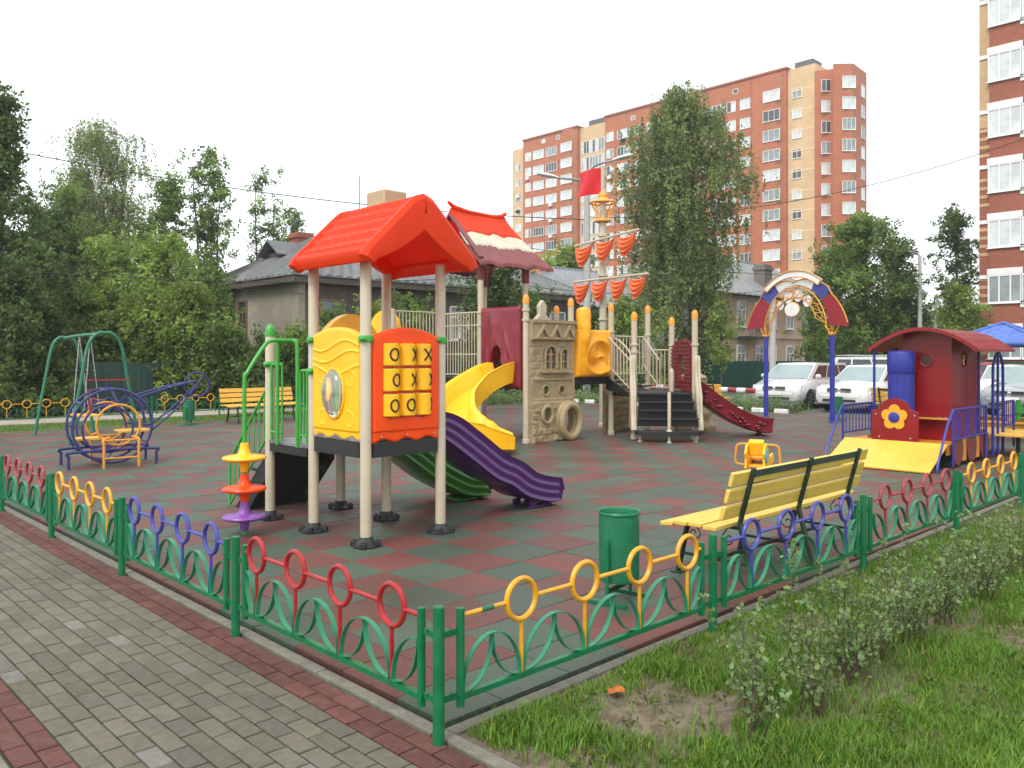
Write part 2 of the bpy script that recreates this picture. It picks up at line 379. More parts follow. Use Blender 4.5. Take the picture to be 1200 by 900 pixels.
# paving ----------------------------------------------------------
GREY = (.152, .143, .108); REDB = (.132, .054, .044)
def pavcol(i, j, x, y):
    n = rnd.random(); red = x > -.215 or (-1.41 < x < -1.19)
    b = REDB if red else GREY
    k = .84+.3*n
    if not red and rnd.random() < (.06 if y < 3.2 else .015): k *= 1.05; b = (.20, .195, .17)
    pat = noise.noise(Vector((x*1.1, y*.8, 3)));  k *= 1+.22*pat
    return (b[0]*k*rnd.uniform(.97, 1.03), b[1]*k, b[2]*k*rnd.uniform(.95, 1.05))
mb, cl = tiles(-1.41, .021, -2.6, 22, .1022, .204, True, pavcol, -.022, .0095, .006, .05, .012, .0018)
pm = mat('paving_brick', (1, 1, 1), .82, .14, 22, .9, 160, attr=True, dirt=.45)
pm.node_tree.nodes['Principled BSDF'].inputs['Specular IOR Level'].default_value = .28
o = ob('path', mb, pm, kind='structure', flat=True, recalc=False); tint(o, cl)
sd_ = MB(); sd_.box(-1.45, .03, -2.6, 22, -.06, -.0365); ob('path_bed', sd_, mat('sand_joint', (.075, .068, .04), .95, .3, 8, .8, 60, col2=(.06, .075, .03)), kind='structure')
# left of the path: kerb
kb = MB()
for k in range(24): kb.box(-1.50, -1.425, -2.6+k*1.0, -1.608+k*1.0, -.1, -.012)
ob('kerb_far_side', kb, M['concrete'], kind='structure', bev=.006)
kb = MB()
for k in range(21): kb.box(.036, .108, -2.9+k*1.0+.004, -1.904+k*1.0, -.1, rnd.uniform(-.019, -.014))
ob('kerb_path_side', kb, M['concrete'], kind='structure', bev=.006)
kb = MB()
for k in range(20): kb.box(.114+k*1.0, 1.108+k*1.0, .020, .092, -.1, rnd.uniform(-.018, -.012))
ob('kerb_lawn_side', kb, M['concrete'], kind='structure', bev=.006)
kb = MB()
for k in range(20): kb.box(.3+k*1.0, 1.294+k*1.0, VE+.01, VE+.08, -.1, .0)
for k in range(18): kb.box(UE+.01, UE+.08, .3+k*1.0, 1.294+k*1.0, -.1, .012)
ob('kerb_far_edges', kb, M['concrete'], kind='structure', bev=.006)
# rubber tiles -----------------------------------------------------
RG = (.046, .078, .054); RR = (.122, .036, .029)
def rubcol(i, j, x, y):
    red = (i+j) % 2 == 0
    if j <= 0: red = 1.5 < x < 3.4 or 4.6 < x < 6.1 or 8 < x < 9.4
    if i <= 0: red = .5 < y < 1.5 or 2.6 < y < 4.4 or 6 < y < 7.1 or 9 < y < 12
    if (abs(x-6.3) < .3 and 3 < y < 12): red = not red
    if rnd.random() < .012: red = not red
    b = RR if red else RG; k = rnd.uniform(.86, 1.14)
    return (b[0]*k*rnd.uniform(.95, 1.05), b[1]*k, b[2]*k)
def rtiles():
    mb = MB(); mb.keep = True; cols = []
    xs = [.13]+[.5*k for k in range(1, 42)]; ys = [.11]+[.5*k for k in range(1, 37)]
    for i in range(len(xs)-1):
        for j in range(len(ys)-1):
            X0, X1, Y0, Y1 = xs[i]+.003, xs[i+1]-.003, ys[j]+.003, ys[j+1]-.003; c = rubcol(i, j, (X0+X1)/2, (Y0+Y1)/2); ch = .004
            h = rnd.uniform(-.0012, .0012); q = [rnd.uniform(-.0025, .0025) for _ in range(4)]
            o = [(X0, Y0), (X1, Y0), (X1, Y1), (X0, Y1)]; n = [(X0+ch, Y0+ch), (X1-ch, Y0+ch), (X1-ch, Y1-ch), (X0+ch, Y1-ch)]
            mb.add([(a, b, -.036) for a, b in o]+[(a, b, h-ch*.8) for a, b in o]+[(a, b, h+q[k]) for k, (a, b) in enumerate(n)],
                   [(8, 9, 10, 11)]+[(4+k, 4+(k+1) % 4, 8+(k+1) % 4, 8+k) for k in range(4)]+[(k, (k+1) % 4, 4+(k+1) % 4, 4+k) for k in range(4)]); cols += [c]*12
    return mb, cols
mb, cl = rtiles()
rm = bpy.data.materials.new('rubber_crumb_tile'); rm.use_nodes = True; N = rm.node_tree.nodes; L = rm.node_tree.links; b = N['Principled BSDF']
t = N.new('ShaderNodeTexCoord'); at = N.new('ShaderNodeAttribute'); at.attribute_name = 'tint'
n1 = N.new('ShaderNodeTexNoise'); n1.inputs['Scale'].default_value = 190; n1.inputs['Detail'].default_value = 3; L.new(t.outputs['Object'], n1.inputs['Vector'])
n2 = N.new('ShaderNodeTexNoise'); n2.inputs['Scale'].default_value = .9; n2.inputs['Detail'].default_value = 7; L.new(t.outputs['Object'], n2.inputs['Vector'])
m1 = N.new('ShaderNodeMapRange'); m1.inputs['From Min'].default_value = .3; m1.inputs['From Max'].default_value = .7; m1.inputs['To Min'].default_value = .3; m1.inputs['To Max'].default_value = 2.0; L.new(n1.outputs['Fac'], m1.inputs['Value'])
m2 = N.new('ShaderNodeMapRange'); m2.inputs['From Min'].default_value = .35; m2.inputs['From Max'].default_value = .65; m2.inputs['To Min'].default_value = .8; m2.inputs['To Max'].default_value = 1.2; L.new(n2.outputs['Fac'], m2.inputs['Value'])
mu = N.new('ShaderNodeMath'); mu.operation = 'MULTIPLY'; L.new(m1.outputs[0], mu.inputs[0]); L.new(m2.outputs[0], mu.inputs[1])
hv = N.new('ShaderNodeHueSaturation'); L.new(at.outputs['Color'], hv.inputs['Color']); L.new(mu.outputs[0], hv.inputs['Value'])
n4 = N.new('ShaderNodeTexNoise'); n4.inputs['Scale'].default_value = .55; n4.inputs['Detail'].default_value = 9; n4.inputs['Roughness'].default_value = .68; L.new(t.outputs['Object'], n4.inputs['Vector'])
r4 = N.new('ShaderNodeMapRange'); r4.inputs['From Min'].default_value = .40; r4.inputs['From Max'].default_value = .68; r4.inputs['To Min'].default_value = .10; r4.inputs['To Max'].default_value = .55; L.new(n4.outputs['Fac'], r4.inputs['Value'])
x4 = N.new('ShaderNodeMix'); x4.data_type = 'RGBA'; L.new(r4.outputs[0], x4.inputs[0]); L.new(hv.outputs[0], x4.inputs[6]); x4.inputs[7].default_value = (.088, .074, .062, 1); L.new(x4.outputs[2], b.inputs['Base Color'])
m3 = N.new('ShaderNodeMapRange'); m3.inputs['From Min'].default_value = .35; m3.inputs['From Max'].default_value = .62; m3.inputs['To Min'].default_value = .42; m3.inputs['To Max'].default_value = .72; L.new(n2.outputs['Fac'], m3.inputs['Value']); L.new(m3.outputs[0], b.inputs['Roughness'])
bp = N.new('ShaderNodeBump'); bp.inputs['Strength'].default_value = .5; bp.inputs['Distance'].default_value = .004; L.new(n1.outputs['Fac'], bp.inputs['Height']); L.new(bp.outputs[0], b.inputs['Normal'])
b.inputs['Specular IOR Level'].default_value = .42
o = ob('rubber_floor', mb, rm, kind='structure', flat=True, recalc=False); tint(o, cl)

# beyond the rubber: sidewalk, car park -----------------------------
s = MB(); s.box(-8, 40, 20.75, 23.3, -.06, -.012); ob('sidewalk', s, M['sidewalk'], kind='structure')
s = MB(); s.box(21.6, 31.8, -22, 19, -.06, -.018); ob('car_park', s, M['asphalt'], kind='structure')
s = MB(); s.box(31.8, 33.0, -22, 22, -.06, -.02); s.box(20.6, 21.55, .3, 18, -.06, -.02); ob('bare_soil_strip', s, mat('bare_soil', (.16, .12, .08), .95, .25, 2.5, .9, 40), kind='structure')
s = MB(); s.box(34.2, 46.5, -60, 60, -.06, -.022); ob('road', s, M['asphalt'], kind='structure')

def fn(a, b): x, y = lerp(.11, 14, a), lerp(-4, .018, b); return Vector((x, y, -.036+.010*fbm(x*3, y*3)+.012*fbm(x*17, y*17, 3)))
g = MB(); g.grid(fn, 420, 130); ob('lawn_soil', g, mat('crumbly_soil', (.10, .075, .048), .95, .3, 14, 1.0, 90, col2=(.19, .15, .105), c2lo=.4, c2hi=.62), kind='structure', recalc=False)
# ================================================================ LAWN (blades nobody could count)
def soilmask(x, y):
    n = noise.noise(Vector((x*1.3, y*1.6, 4)))+.5*noise.noise(Vector((x*3.5, y*3.5, 8)))
    d = math.hypot((x-1.05)/.50, (y+.55)/.34)+.45*noise.noise(Vector((x*5, y*5, 2)))+.25*noise.noise(Vector((x*14, y*14, 6)))
    if d < 1.15 and n < .75: return 1 if d < .8+.35*n else .6
    d2 = math.hypot((x-2.6)/1.3, (y+1.02)/.2)
    if d2 < 1: return .75
    if x < .3 and y < -.25: return .8
    if n < -.42: return .8
    return 0
def blades(name, label, regions, seed, matl, hmin, hmax):
    rs = np.random.RandomState(seed); P = []
    for (x0, x1, y0, y1, dens, fn) in regions:
        n = int((x1-x0)*(y1-y0)*dens); xs = rs.uniform(x0, x1, n); ys = rs.uniform(y0, y1, n)
        for x, y in zip(xs, ys):
            if fn and not fn(x, y, rs): continue
            P.append((x, y))
    P = np.array(P); n = len(P)
    clump = np.array([noise.noise(Vector((x*2.3, y*2.3, 1.7))) for x, y in P])
    h = rs.uniform(hmin, hmax, n)*(1+.7*np.clip(clump, -.7, 1)); w = rs.uniform(.0011, .0026, n)*(h/hmax+.6)
    a = rs.uniform(0, 2*np.pi, n); lean = rs.uniform(.1, .9, n)*h; la = a+rs.uniform(-.6, .6, n)
    dx, dy = np.cos(la)*lean, np.sin(la)*lean; sx_, sy_ = -np.sin(a)*w, np.cos(a)*w
    v = np.zeros((n, 5, 3), dtype=np.float32); z0 = -.042
    v[:, 0] = np.c_[P[:, 0]-sx_, P[:, 1]-sy_, np.full(n, z0)]; v[:, 1] = np.c_[P[:, 0]+sx_, P[:, 1]+sy_, np.full(n, z0)]
    v[:, 2] = np.c_[P[:, 0]+dx*.35+sx_*.8, P[:, 1]+dy*.35+sy_*.8, z0+h*.6]; v[:, 3] = np.c_[P[:, 0]+dx*.35-sx_*.8, P[:, 1]+dy*.35-sy_*.8, z0+h*.6]
    v[:, 4] = np.c_[P[:, 0]+dx, P[:, 1]+dy, z0+h*.95]
    me = bpy.data.meshes.new(name); me.vertices.add(5*n); me.vertices.foreach_set('co', v.ravel())
    base = (np.arange(n)*5)[:, None]; lp = np.concatenate([base+np.array([[0, 1, 2, 3]]), base+np.array([[3, 2, 4]])], axis=1).ravel().astype(np.int32)
    me.loops.add(7*n); me.loops.foreach_set('vertex_index', lp); me.polygons.add(2*n)
    st = np.stack([np.arange(n)*7, np.arange(n)*7+4], 1).ravel().astype(np.int32); me.polygons.foreach_set('loop_start', st)
    me.polygons.foreach_set('loop_total', np.tile([4, 3], n).astype(np.int32)); me.update(); me.validate()
    me.materials.append(matl); o = bpy.data.objects.new(name, me); COL.objects.link(o)
    k = rs.uniform(.7, 1.25, n); yel = (rs.rand(n) < .08)
    col = np.ones((n, 5, 4), dtype=np.float32); col[:, :, 0] = (k*np.where(yel, 2.2, 1))[:, None]; col[:, :, 1] = (k*np.where(yel, 1.1, 1))[:, None]; col[:, :, 2] = k[:, None]
    at = me.color_attributes.new('tint', 'FLOAT_COLOR', 'POINT'); at.data.foreach_set('color', col.ravel())
    o['kind'] = 'stuff'; o['label'] = label; o['category'] = 'grass'; return o
M['grass'] = mat('grass_blade', (.125, .255, .022), .5, .2, 1.4, attr=True, transl=.35)
def f1(x, y, rs):
    s_ = soilmask(x, y); return rs.rand() > s_*.97 and not (x < .16)
blades('lawn_grass', 'bright green rough lawn grass outside the coloured fence', [
    (.14, 3.2, -1.9, -.01, 18000, f1), (3.2, 7, -2.6, -.02, 9000, f1), (7, 14, -4, 0, 2600, f1), (-.0, 3, -3.0, -1.9, 1500, f1)], 3, M['grass'], .025, .075)
def f2(x, y, rs): return rs.rand() > .2+.4*(noise.noise(Vector((x, y, 0))) < -.1)
blades('verge_grass', 'strip of green grass in front of the far fence', [(-3, 16, VE+.1, 20.6, 1100, f2), (16, 21, VE+.1, 20.5, 500, f2), (-8, -1.5, 2, 24, 60, f2)], 5, M['grass'], .04, .11)

# ================================================================ RING FENCES
def fence_panel(parent, P0, e, L, colr, labelp, ns=4, bias=0.04, seg=8):
    P0 = Vector((*P0, 0)); e = Vector((*e, 0)).normalized(); n = Vector((-e.y, e.x, 0)); z = Vector((0, 0, 1))
    pt = lambda s, zz, o=0: P0+e*s+n*o+z*zz
    a0, a1 = .125, L-.125; g = MB()
    for s in (a0, a1): g.tube([pt(s, .11), pt(s, .558)], .0200, seg+2); 
    g.beam(pt(a0-.02, .155), pt(a1+.02, .155), .034, .026)
    for s, q in ((a0, .03), (a1, L-.03)):
        for zz in (.165, .455): g.beam(pt(s, zz), pt(q, zz), .006, .03); g.tube([pt((s+q)/2, zz+.014, -.01), pt((s+q)/2, zz+.014, .012)], .006, 6)
    sp = .44*(L/1.93) if L < 2 else .462; c0 = L/2-1.5*sp+bias; S = [c0+k*sp for k in range(ns)]
    def strip(pts):
        th = .0028; w = .0135; m = len(pts); vs = []
        for i, (s, zz) in enumerate(pts):
            q = pts[min(i+1, m-1)]; p = pts[max(i-1, 0)]; tx, tz = q[0]-p[0], q[1]-p[1]; l = math.hypot(tx, tz) or 1; nx, nz = -tz/l*th, tx/l*th
            for (k, o) in ((1, -w), (1, w), (-1, w), (-1, -w)): vs.append(pt(s+nx*k, zz+nz*k, o))
        fs = [(i*4+k, i*4+(k+1) % 4, i*4+4+(k+1) % 4, i*4+4+k) for i in range(m-1) for k in range(4)]
        g2.add(vs, fs+[(0, 1, 2, 3), (m*4-4, m*4-3, m*4-2, m*4-1)])
    g2 = MB(); zb, zt = .17, .408
    edges = [a0-.0]+S+[a1]
    for i in range(len(edges)-1):
        A, B = edges[i], edges[i+1]; first = i == 0 and B-A < .3; last = i == len(edges)-2 and B-A < .3
        half = sp/2; mid = (A+B)/2 if not (first or last) else (max(B-half, A+.02) if first else min(A+half, B-.02)); K = 12
        apex = zt+rnd.uniform(-.006, .006)
        if not last or True:
            if not first:      # left leaf: outer arc and inner arc between rod A and the apex
                w = mid-A-.012
                strip([(A+.012+w*(1-math.cos(t*math.pi/2)), zb+(apex-zb)*math.sin(t*math.pi/2)) for t in [k/K for k in range(K+1)]])
                strip([(A+.012+w*(math.sin(t*math.pi/2))**.9, zb+(apex-.004-zb)*(1-math.cos(t*math.pi/2))) for t in [k/K for k in range(K+1)]])
            if not last:
                w = B-.012-mid
                strip([(B-.012-w*(1-math.cos(t*math.pi/2)), zb+(apex-zb)*math.sin(t*math.pi/2)) for t in [k/K for k in range(K+1)]])
                strip([(B-.012-w*(math.sin(t*math.pi/2))**.9, zb+(apex-.004-zb)*(1-math.cos(t*math.pi/2))) for t in [k/K for k in range(K+1)]])
    pr = ob('fence_panel', g, M['green'], parent, label=labelp)
    ob('scroll_strips', g2, M['green_l'], pr)
    r = MB(); zc, RR_ = .522, .098
    for s in S:
        tl = rnd.uniform(-.02, .02)
        r.tube(ring(pt(s, zc), e*math.cos(tl)+n*math.sin(tl), z, RR_, 24), .0140, seg, closed=True)
        r.tube([pt(s, .165), pt(s, zc-RR_)], .0105, seg)
    xs = [a0+.01]+sum([[s-RR_, s+RR_] for s in S], [])+[a1-.01]
    for k in range(0, len(xs), 2):
        if xs[k+1]-xs[k] > .004: r.tube([pt(xs[k], zc), pt(xs[k+1], zc)], .0115, seg)
    rr = ob('ring_rail', r, colr, pr)
    return pr, pt, S
def fence_post(parent, p, seg=14):
    g = MB(); x, y = p; g.lathe((x, y, -.1), [(.0265, 0), (.0265, .686), (.023, .6875), (.023, .690), (0, .691)], seg)
    return ob('post', g, M['green'], parent)
F1 = thing('ring_fence', 'low green fence with coloured rings along the brick path', 'fence', (0, 3.86, 0))
cols = [('red', 'bright red ring panel beside the corner post'), ('blue', 'blue ring panel'), ('yellow', 'yellow ring panel'), ('dred', 'dark red ring panel'), ('yellow', 'yellow ring panel further along')]
ys = [0, 1.98, 3.95, 5.83, 7.72, 9.62]
for y in ys: fence_post(F1, (0, y))
for k, (c, lb) in enumerate(cols): fence_panel(F1, (0, ys[k]), (0, 1), ys[k+1]-ys[k], M[c], lb)
F2 = thing('ring_fence', 'low green fence with coloured rings between rubber floor and lawn', 'fence', (4.3, -.05, 0))
xs = [0, 2.17, 4.33, 6.42, 8.50, 10.6]; cols = [('yellow', 'yellow ring panel beside the corner post'), ('blue', 'blue ring panel'), ('dred', 'dark red ring panel'), ('yellow', 'yellow ring panel in front of the train'), ('blue', 'blue ring panel at the far end')]
for x in xs[1:]: fence_post(F2, (x, -.017*x))
for k, (c, lb) in enumerate(cols):
    pr, pt, S = fence_panel(F2, (xs[k], -.017*xs[k]), (1, -.017), xs[k+1]-xs[k], M[c], lb, bias=.118 if k == 0 else .07)
    if k == 0:
        q = MB(); q.tube([pt(.25, .522), pt(.325, .522)], .0124, 10); ob('green_paint_patch', q, M['green'], pr)
F3 = thing('ring_fence', 'far low green fence with coloured rings behind the swing and bench', 'fence', (6, 20.3, 0))
bc = ['dred', 'yellow', 'dred', 'yellow', 'blue', 'yellow', 'dred', 'blue', 'yellow', 'dred']; x0 = -3.24
for k in range(11): fence_post(F3, (x0+1.92*k+2*.0, 20.3), 8)
bc[2] = 'yellow'; bc[3] = 'yellow'
for k, c in enumerate(bc): fence_panel(F3, (x0+1.92*k, 20.3), (1, 0), 1.92, M[c], {'dred': 'dark red', 'yellow': 'yellow', 'blue': 'blue'}[c]+' ring panel', seg=6)
# ================================================================ NEAR PLAY TOWER
T = thing('play_tower', 'play tower with orange gabled roof and green and purple slides', 'play tower', (2.3, 4.2, 0))
PX0, PX1, PY0, PY1, PY2 = 1.875, 2.735, 3.34, 4.23, 5.10
def post(parent, x, y, h, cap=None, r=.05, shoe=True, clamps=()):
    g = MB(); g.lathe((x, y, .0), [(r, .02), (r, h), (r*.96, h+.004), (0, h+.006)], 20); p = ob('post', g, M['p_beige'], parent)
    if cap:
        c = MB(); c.lathe((x, y, h), [(r*1.06, -.05), (r*1.06, 0), (r*.95, .035), (r*.7, .062), (r*.35, .078), (0, .08)], 16); ob('cap', c, cap, p)
    if shoe:
        s = MB(); s.lathe((x, y, 0), [(.125, .003), (.125, .02), (.10, .028), (.078, .055), (.066, .085), (.052, .09)], 8)
        for k in range(4):
            a = R(45+90*k+rnd.uniform(-6, 6)); s.obox((x+.1*math.cos(a), y+.1*math.sin(a), .028), (.036*math.cos(a), .036*math.sin(a), 0), (-.028*math.sin(a), .028*math.cos(a), 0), (0, 0, .024))
            s.lathe((x+.105*math.cos(a), y+.105*math.sin(a), .05), [(.016, 0), (.016, .012), (0, .016)], 6)
        ob('bolt_down_shoe', s, M['rubber_black'], p, bev=.004)
    for (zz, m_) in clamps:
        c = MB(); c.lathe((x, y, zz), [(r+.002, -.03), (r+.016, -.026), (r+.02, 0), (r+.016, .026), (r+.002, .03)], 18)
        a = R(30)
        for q in (R(35), R(215)): c.sphere((x+(r+.03)*math.cos(q), y+(r+.03)*math.sin(q), zz), .028, 8, 6, (1, 1, .8))
        ob('clamp', c, m_, p)
    return p
LG = M['p_lime']
post(T, PX0, PY0, 2.60, clamps=[(1.86, LG)]); post(T, PX1, PY0, 2.58, clamps=[(1.86, LG)])
post(T, PX0, PY1, 2.58, clamps=[(1.86, LG), (1.56, LG)]); post(T, PX1, PY1, 2.56, clamps=[(1.86, LG)])
post(T, PX0, PY2, 1.96, cap=LG, clamps=[(1.62, LG)]); post(T, PX1, PY2, 1.96, cap=LG, clamps=[(1.62, LG)])
# roof: curved slopes with shingle courses
R1 = MB(); xc, hw, y0, y1 = 2.305, .565, 3.03, 4.32
def zt(t): return 3.19-.035*math.exp(-(t/.07)**2)-.54*t-.05*math.sin(t*math.pi)*0
nrow = 5
def shing(side):
    def fn(a, b, back=False):
        t = b; ph = t*nrow; row = min(int(ph), nrow-1); fr = ph-row
        x_ = a*8.0+.5*(row % 2); cell = x_ % 1; sc = 1-abs(2*cell-1)**3          # tongue shape of each shingle
        st = .004+.046*fr*(.35+.65*sc) if not back else 0
        return Vector((xc+side*hw*t, lerp(y0+.06, y1-.05, a), zt(t)+st))
    return fn
for side in (-1, 1): R1.slab(shing(side), 96, 60, (0, 0, -.03))
# deep rounded gable bands and eave lips
def band(yy, dy):
    n_ = 18; P = [(xc-hw*(1-k/n_), zt(1-k/n_)) for k in range(n_)]+[(xc+hw*k/n_, zt(k/n_)) for k in range(n_+1)]
    P = [(P[0][0]-.035, P[0][1]-.06)]+P+[(P[-1][0]+.035, P[-1][1]-.06)]
    path = [Vector((x, yy+dy/2, z-.05)) for x, z in P]; w = dy/2
    def prof(t):
        u = abs(2*t-1); dn = lerp(-.215, -.06, u**2.2)
        return [(-w, dn), (-w*1.2, dn*.5), (-w*1.15, .035), (-w*.5, .075), (w*.5, .075), (w*1.15, .035), (w*1.2, dn*.5), (w, dn)]
    R1.sweep(path, prof, up=(0, 0.0001, 1))
band(y0, .10); band(y1-.08, .08)
for side in (-1, 1):
    pr_ = []
    R1.sweep([(xc+side*(hw+.005), y0+.02, zt(1)-.035), (xc+side*(hw+.005), y1-.02, zt(1)-.035)], [(-.035, -.085), (.035, -.085), (.055, -.04), (.055, .01), (.03, .045), (-.03, .05), (-.055, .01), (-.055, -.04)])
rf = ob('roof', R1, M['p_orange_r'], T, ang=32)
c = MB(); c.box(2.26, 2.53, 3.60, 3.90, 3.0, 3.30); ob('chimney', c, M['chim'], rf, bev=.015)
# decks
d = MB(); d.box(PX0-.03, PX1+.03, PY0+.0, PY1-.04, .93, .965); dk = ob('deck', d, M['deck'], T, bev=.004)
a = MB(); a.box(PX0-.036, PX0-.008, PY0+.06, PY1-.07, .79, .928); a.box(PX0+.06, PX1-.06, PY0-.03, PY0-.004, .79, .928); a.box(PX1+.008, PX1+.036, PY0+.06, PY1-.07, .79, .928); a.box(PX0+.05, PX1-.05, PY1-.065, PY1-.05, .79, .928)
ob('deck_apron', a, mat('black_perforated_steel', (.012, .013, .014), .5, .6, 160, .4, 200, col2=(.05, .05, .05), c2lo=.56, c2hi=.6), dk)
d = MB(); d.box(PX0-.03, PX1+.03, PY1+.04, PY2+.02, .80, .835); dk2 = ob('deck', d, M['deck'], T, bev=.004)
a = MB(); a.box(PX0-.036, PX0-.008, PY1+.07, PY2-.06, .72, .798); a.box(PX1+.008, PX1+.036, PY1+.07, PY2-.06, .70, .798); ob('deck_apron', a, M['p_black'], dk2)
# stairs
st = MB(); sx0, sx1 = PX0+.09, PX1-.09
for k in range(5):
    yy = PY2+.05+k*.17; zz = .80-.165*k-.0
    st.box(sx0, sx1, yy, yy+.2, zz-.03, zz-.0) if zz > .05 else None
    if zz > .05: st.box(sx0, sx1, yy+.002, yy+.014, zz-.165, zz-.032)
for x in (sx0-.028, sx1+.004):
    st.prism([(PY2+.03, .82), (PY2+.92, .0), (PY2+.92, -.0), (PY2+.62, .0), (PY2+.03, .56)], (x, 0, 0), (0, 1, 0), (0, 0, 1), (.024, 0, 0))
ob('stairs', st, mat('black_perforated_treads', (.012, .013, .014), .5, .6, 110, .4, 200, col2=(.16, .16, .155), c2lo=.60, c2hi=.64), T)
for x in (PX0+.02, PX1-.02):
    r = MB(); A, B = Vector((x, PY2+.05, 1.42)), Vector((x, PY2+.98, .52)); A2, B2 = A-Vector((0, 0, .52)), B-Vector((0, 0, .50))
    r.tube([A, B], .016, 8); r.tube([A2, B2], .013, 8); r.tube([B, B-Vector((0, 0, .50))], .016, 8); r.tube([A, A2-Vector((0, 0, .1))], .016, 8)
    for k in range(1, 8): r.tube([A.lerp(B, k/8), A2.lerp(B2, k/8)], .008, 6)
    ob('stair_rail', r, LG, T)
# entrance frames and short barriers beside them on the long sides of the lower deck
for x, s_ in ((PX0-.02, 1), (PX1+.02, -1)):
    g = MB()
    if s_ == 1:
        g.tube(smooth([(x-.02, 4.47, .80), (x-.02, 4.47, 1.75), (x-.02, 4.52, 1.85), (x-.02, 4.60, 1.86)], 5), .019, 10)
        g.tube([(x-.02, 4.87, .80), (x-.02, 4.87, 1.86)], .019, 10); g.tube([(x-.02, 4.5, 1.86), (x-.02, 4.88, 1.86)], .019, 10)
    for (ya, yb, zz) in ((4.31, 4.45, 1.56), (4.80, 5.03, 1.62)):
        g.tube(smooth([(x, ya, zz), (x, yb-.03, zz), (x, yb, zz-.05), (x, yb, 1.2), (x, yb, .84)], 4), .015, 8)
        g.tube([(x, ya, .92), (x, yb, .92)], .013, 8); g.tube([(x, (ya+yb)/2, .92), (x, (ya+yb)/2, zz)], .011, 8); g.tube([(x, ya+.01, .84), (x, ya+.01, zz)], .011, 8)
    ob('entrance_rail', g, LG, T)
# disc climber standing beside the lower deck
cx, cy = 1.325, 4.56
g = MB(); g.tube(smooth([(cx, cy, 0), (cx, cy, .7), (cx, cy, 1.45), (cx+.03, cy, 1.55), (cx+.20, cy, 1.80), (cx+.28, cy, 1.855), (cx+.40, cy, 1.86), (PX0-.04, cy, 1.86)], 5), .0195, 12)
pole = ob('climber_pole', g, LG, T)
for z_, m_ in ((.735, M['p_yellow']), (.44, M['p_orange']), (.175, M['purple_l'])):
    g = MB(); g.lathe((cx, cy, z_), [(.031, -.135), (.036, -.13), (.05, -.05), (.075, -.028), (.165, -.028), (.197, -.014), (.205, .0), (.197, .013), (.16, .022), (.08, .028), (.055, .05), (.042, .10), (.038, .14), (.03, .142)], 32)
    ob('climbing_disc', g, m_, T, label={0: 'yellow top disc', 1: 'orange-red middle disc', 2: 'violet bottom disc'}[[.735, .44, .175].index(z_)])
# yellow side panel with a bubble window
def relief_y(s, z):
    d = 0
    for (f, off, amp) in ((7.5, .0, .05), (6.5, .10, .055), (7.0, .22, .045)):
        zc = 1.80-off+amp*math.sin(s*f+off*9); dz = abs(z-zc)
        if z > 1.5 and dz < .012: d += .010*(1-(dz/.012)**2)
    for (cx_, cz_) in ((.15, 1.13), (.60, 1.13), (.13, 1.5), (.62, 1.52)):
        q = abs(math.hypot(s-cx_, z-cz_)-.07); d += .006*max(0, 1-q/.012)
    return d
L_ = PY1-PY0-.10
def ytop(s): return 1.90+.075*math.sin(math.pi*s/L_)**.8
def ybot(s): return .945-.016*math.cos(s*2*math.pi/.26)
def fn(a, b, back=False):
    s = a*L_; z = lerp(ybot(s), ytop(s), b)
    e_ = min(a, 1-a)*L_; eb = min(b, 1-b); rim = -.018*max(0, 1-e_/.025)**2-.016*max(0, 1-eb/.025)**2+(-.012 if z < 1.02 else 0)
    return Vector((PX0-.045-(relief_y(s, z)+rim if not back else 0), PY0+.05+s, z))
g = MB(); g.slab(fn, 80, 110, (.045, 0, 0), mask=lambda a, b: ((a-.5)*L_/.165)**2+((lerp(.95, 1.95, b)-1.36)/.225)**2 > 1)
yp = ob('side_panel', g, M['p_yellow'], T, label='yellow panel with raised wavy lines and oval bubble window', ang=60)
g = MB(); g.tube(ring((PX0-.05, (PY0+PY1)/2, 1.36), (0, 1, 0), (0, 0, 1), .168, 32, .23), .014, 8, closed=True); ob('window_rim', g, M['p_yellow'], yp)
g = MB(); cc = Vector((PX0-.045, (PY0+PY1)/2, 1.36))
g.grid(lambda a, b: cc+Vector((-.10*math.cos(b*math.pi/2), .163*math.sin(b*math.pi/2)*math.cos(a*2*math.pi), .224*math.sin(b*math.pi/2)*math.sin(a*2*math.pi))), 32, 10)
ob('bubble_window', g, M['clear'], yp)
g = MB()
for s in (.1, .39, .68): g.sphere((PX0-.05, PY0+.05+s, .985), .009, 8, 6)
ob('bolts', g, M['chain'], yp)
# arched yellow hood between the two decks
g = MB()
def fn(a, b, back=False):
    s = a*.78; zt_ = 1.66+.47*math.sin(math.pi*(.08+.84*a))**.75; return Vector((PX0+.04+s, PY1-.02+.12*b*0, lerp(1.50, zt_, b)))
g.slab(fn, 40, 12, (0, .10, 0), mask=lambda a, b: not (abs(a-.5) < .36 and b < .62))
ob('arched_hood', g, M['p_yellow'], T)
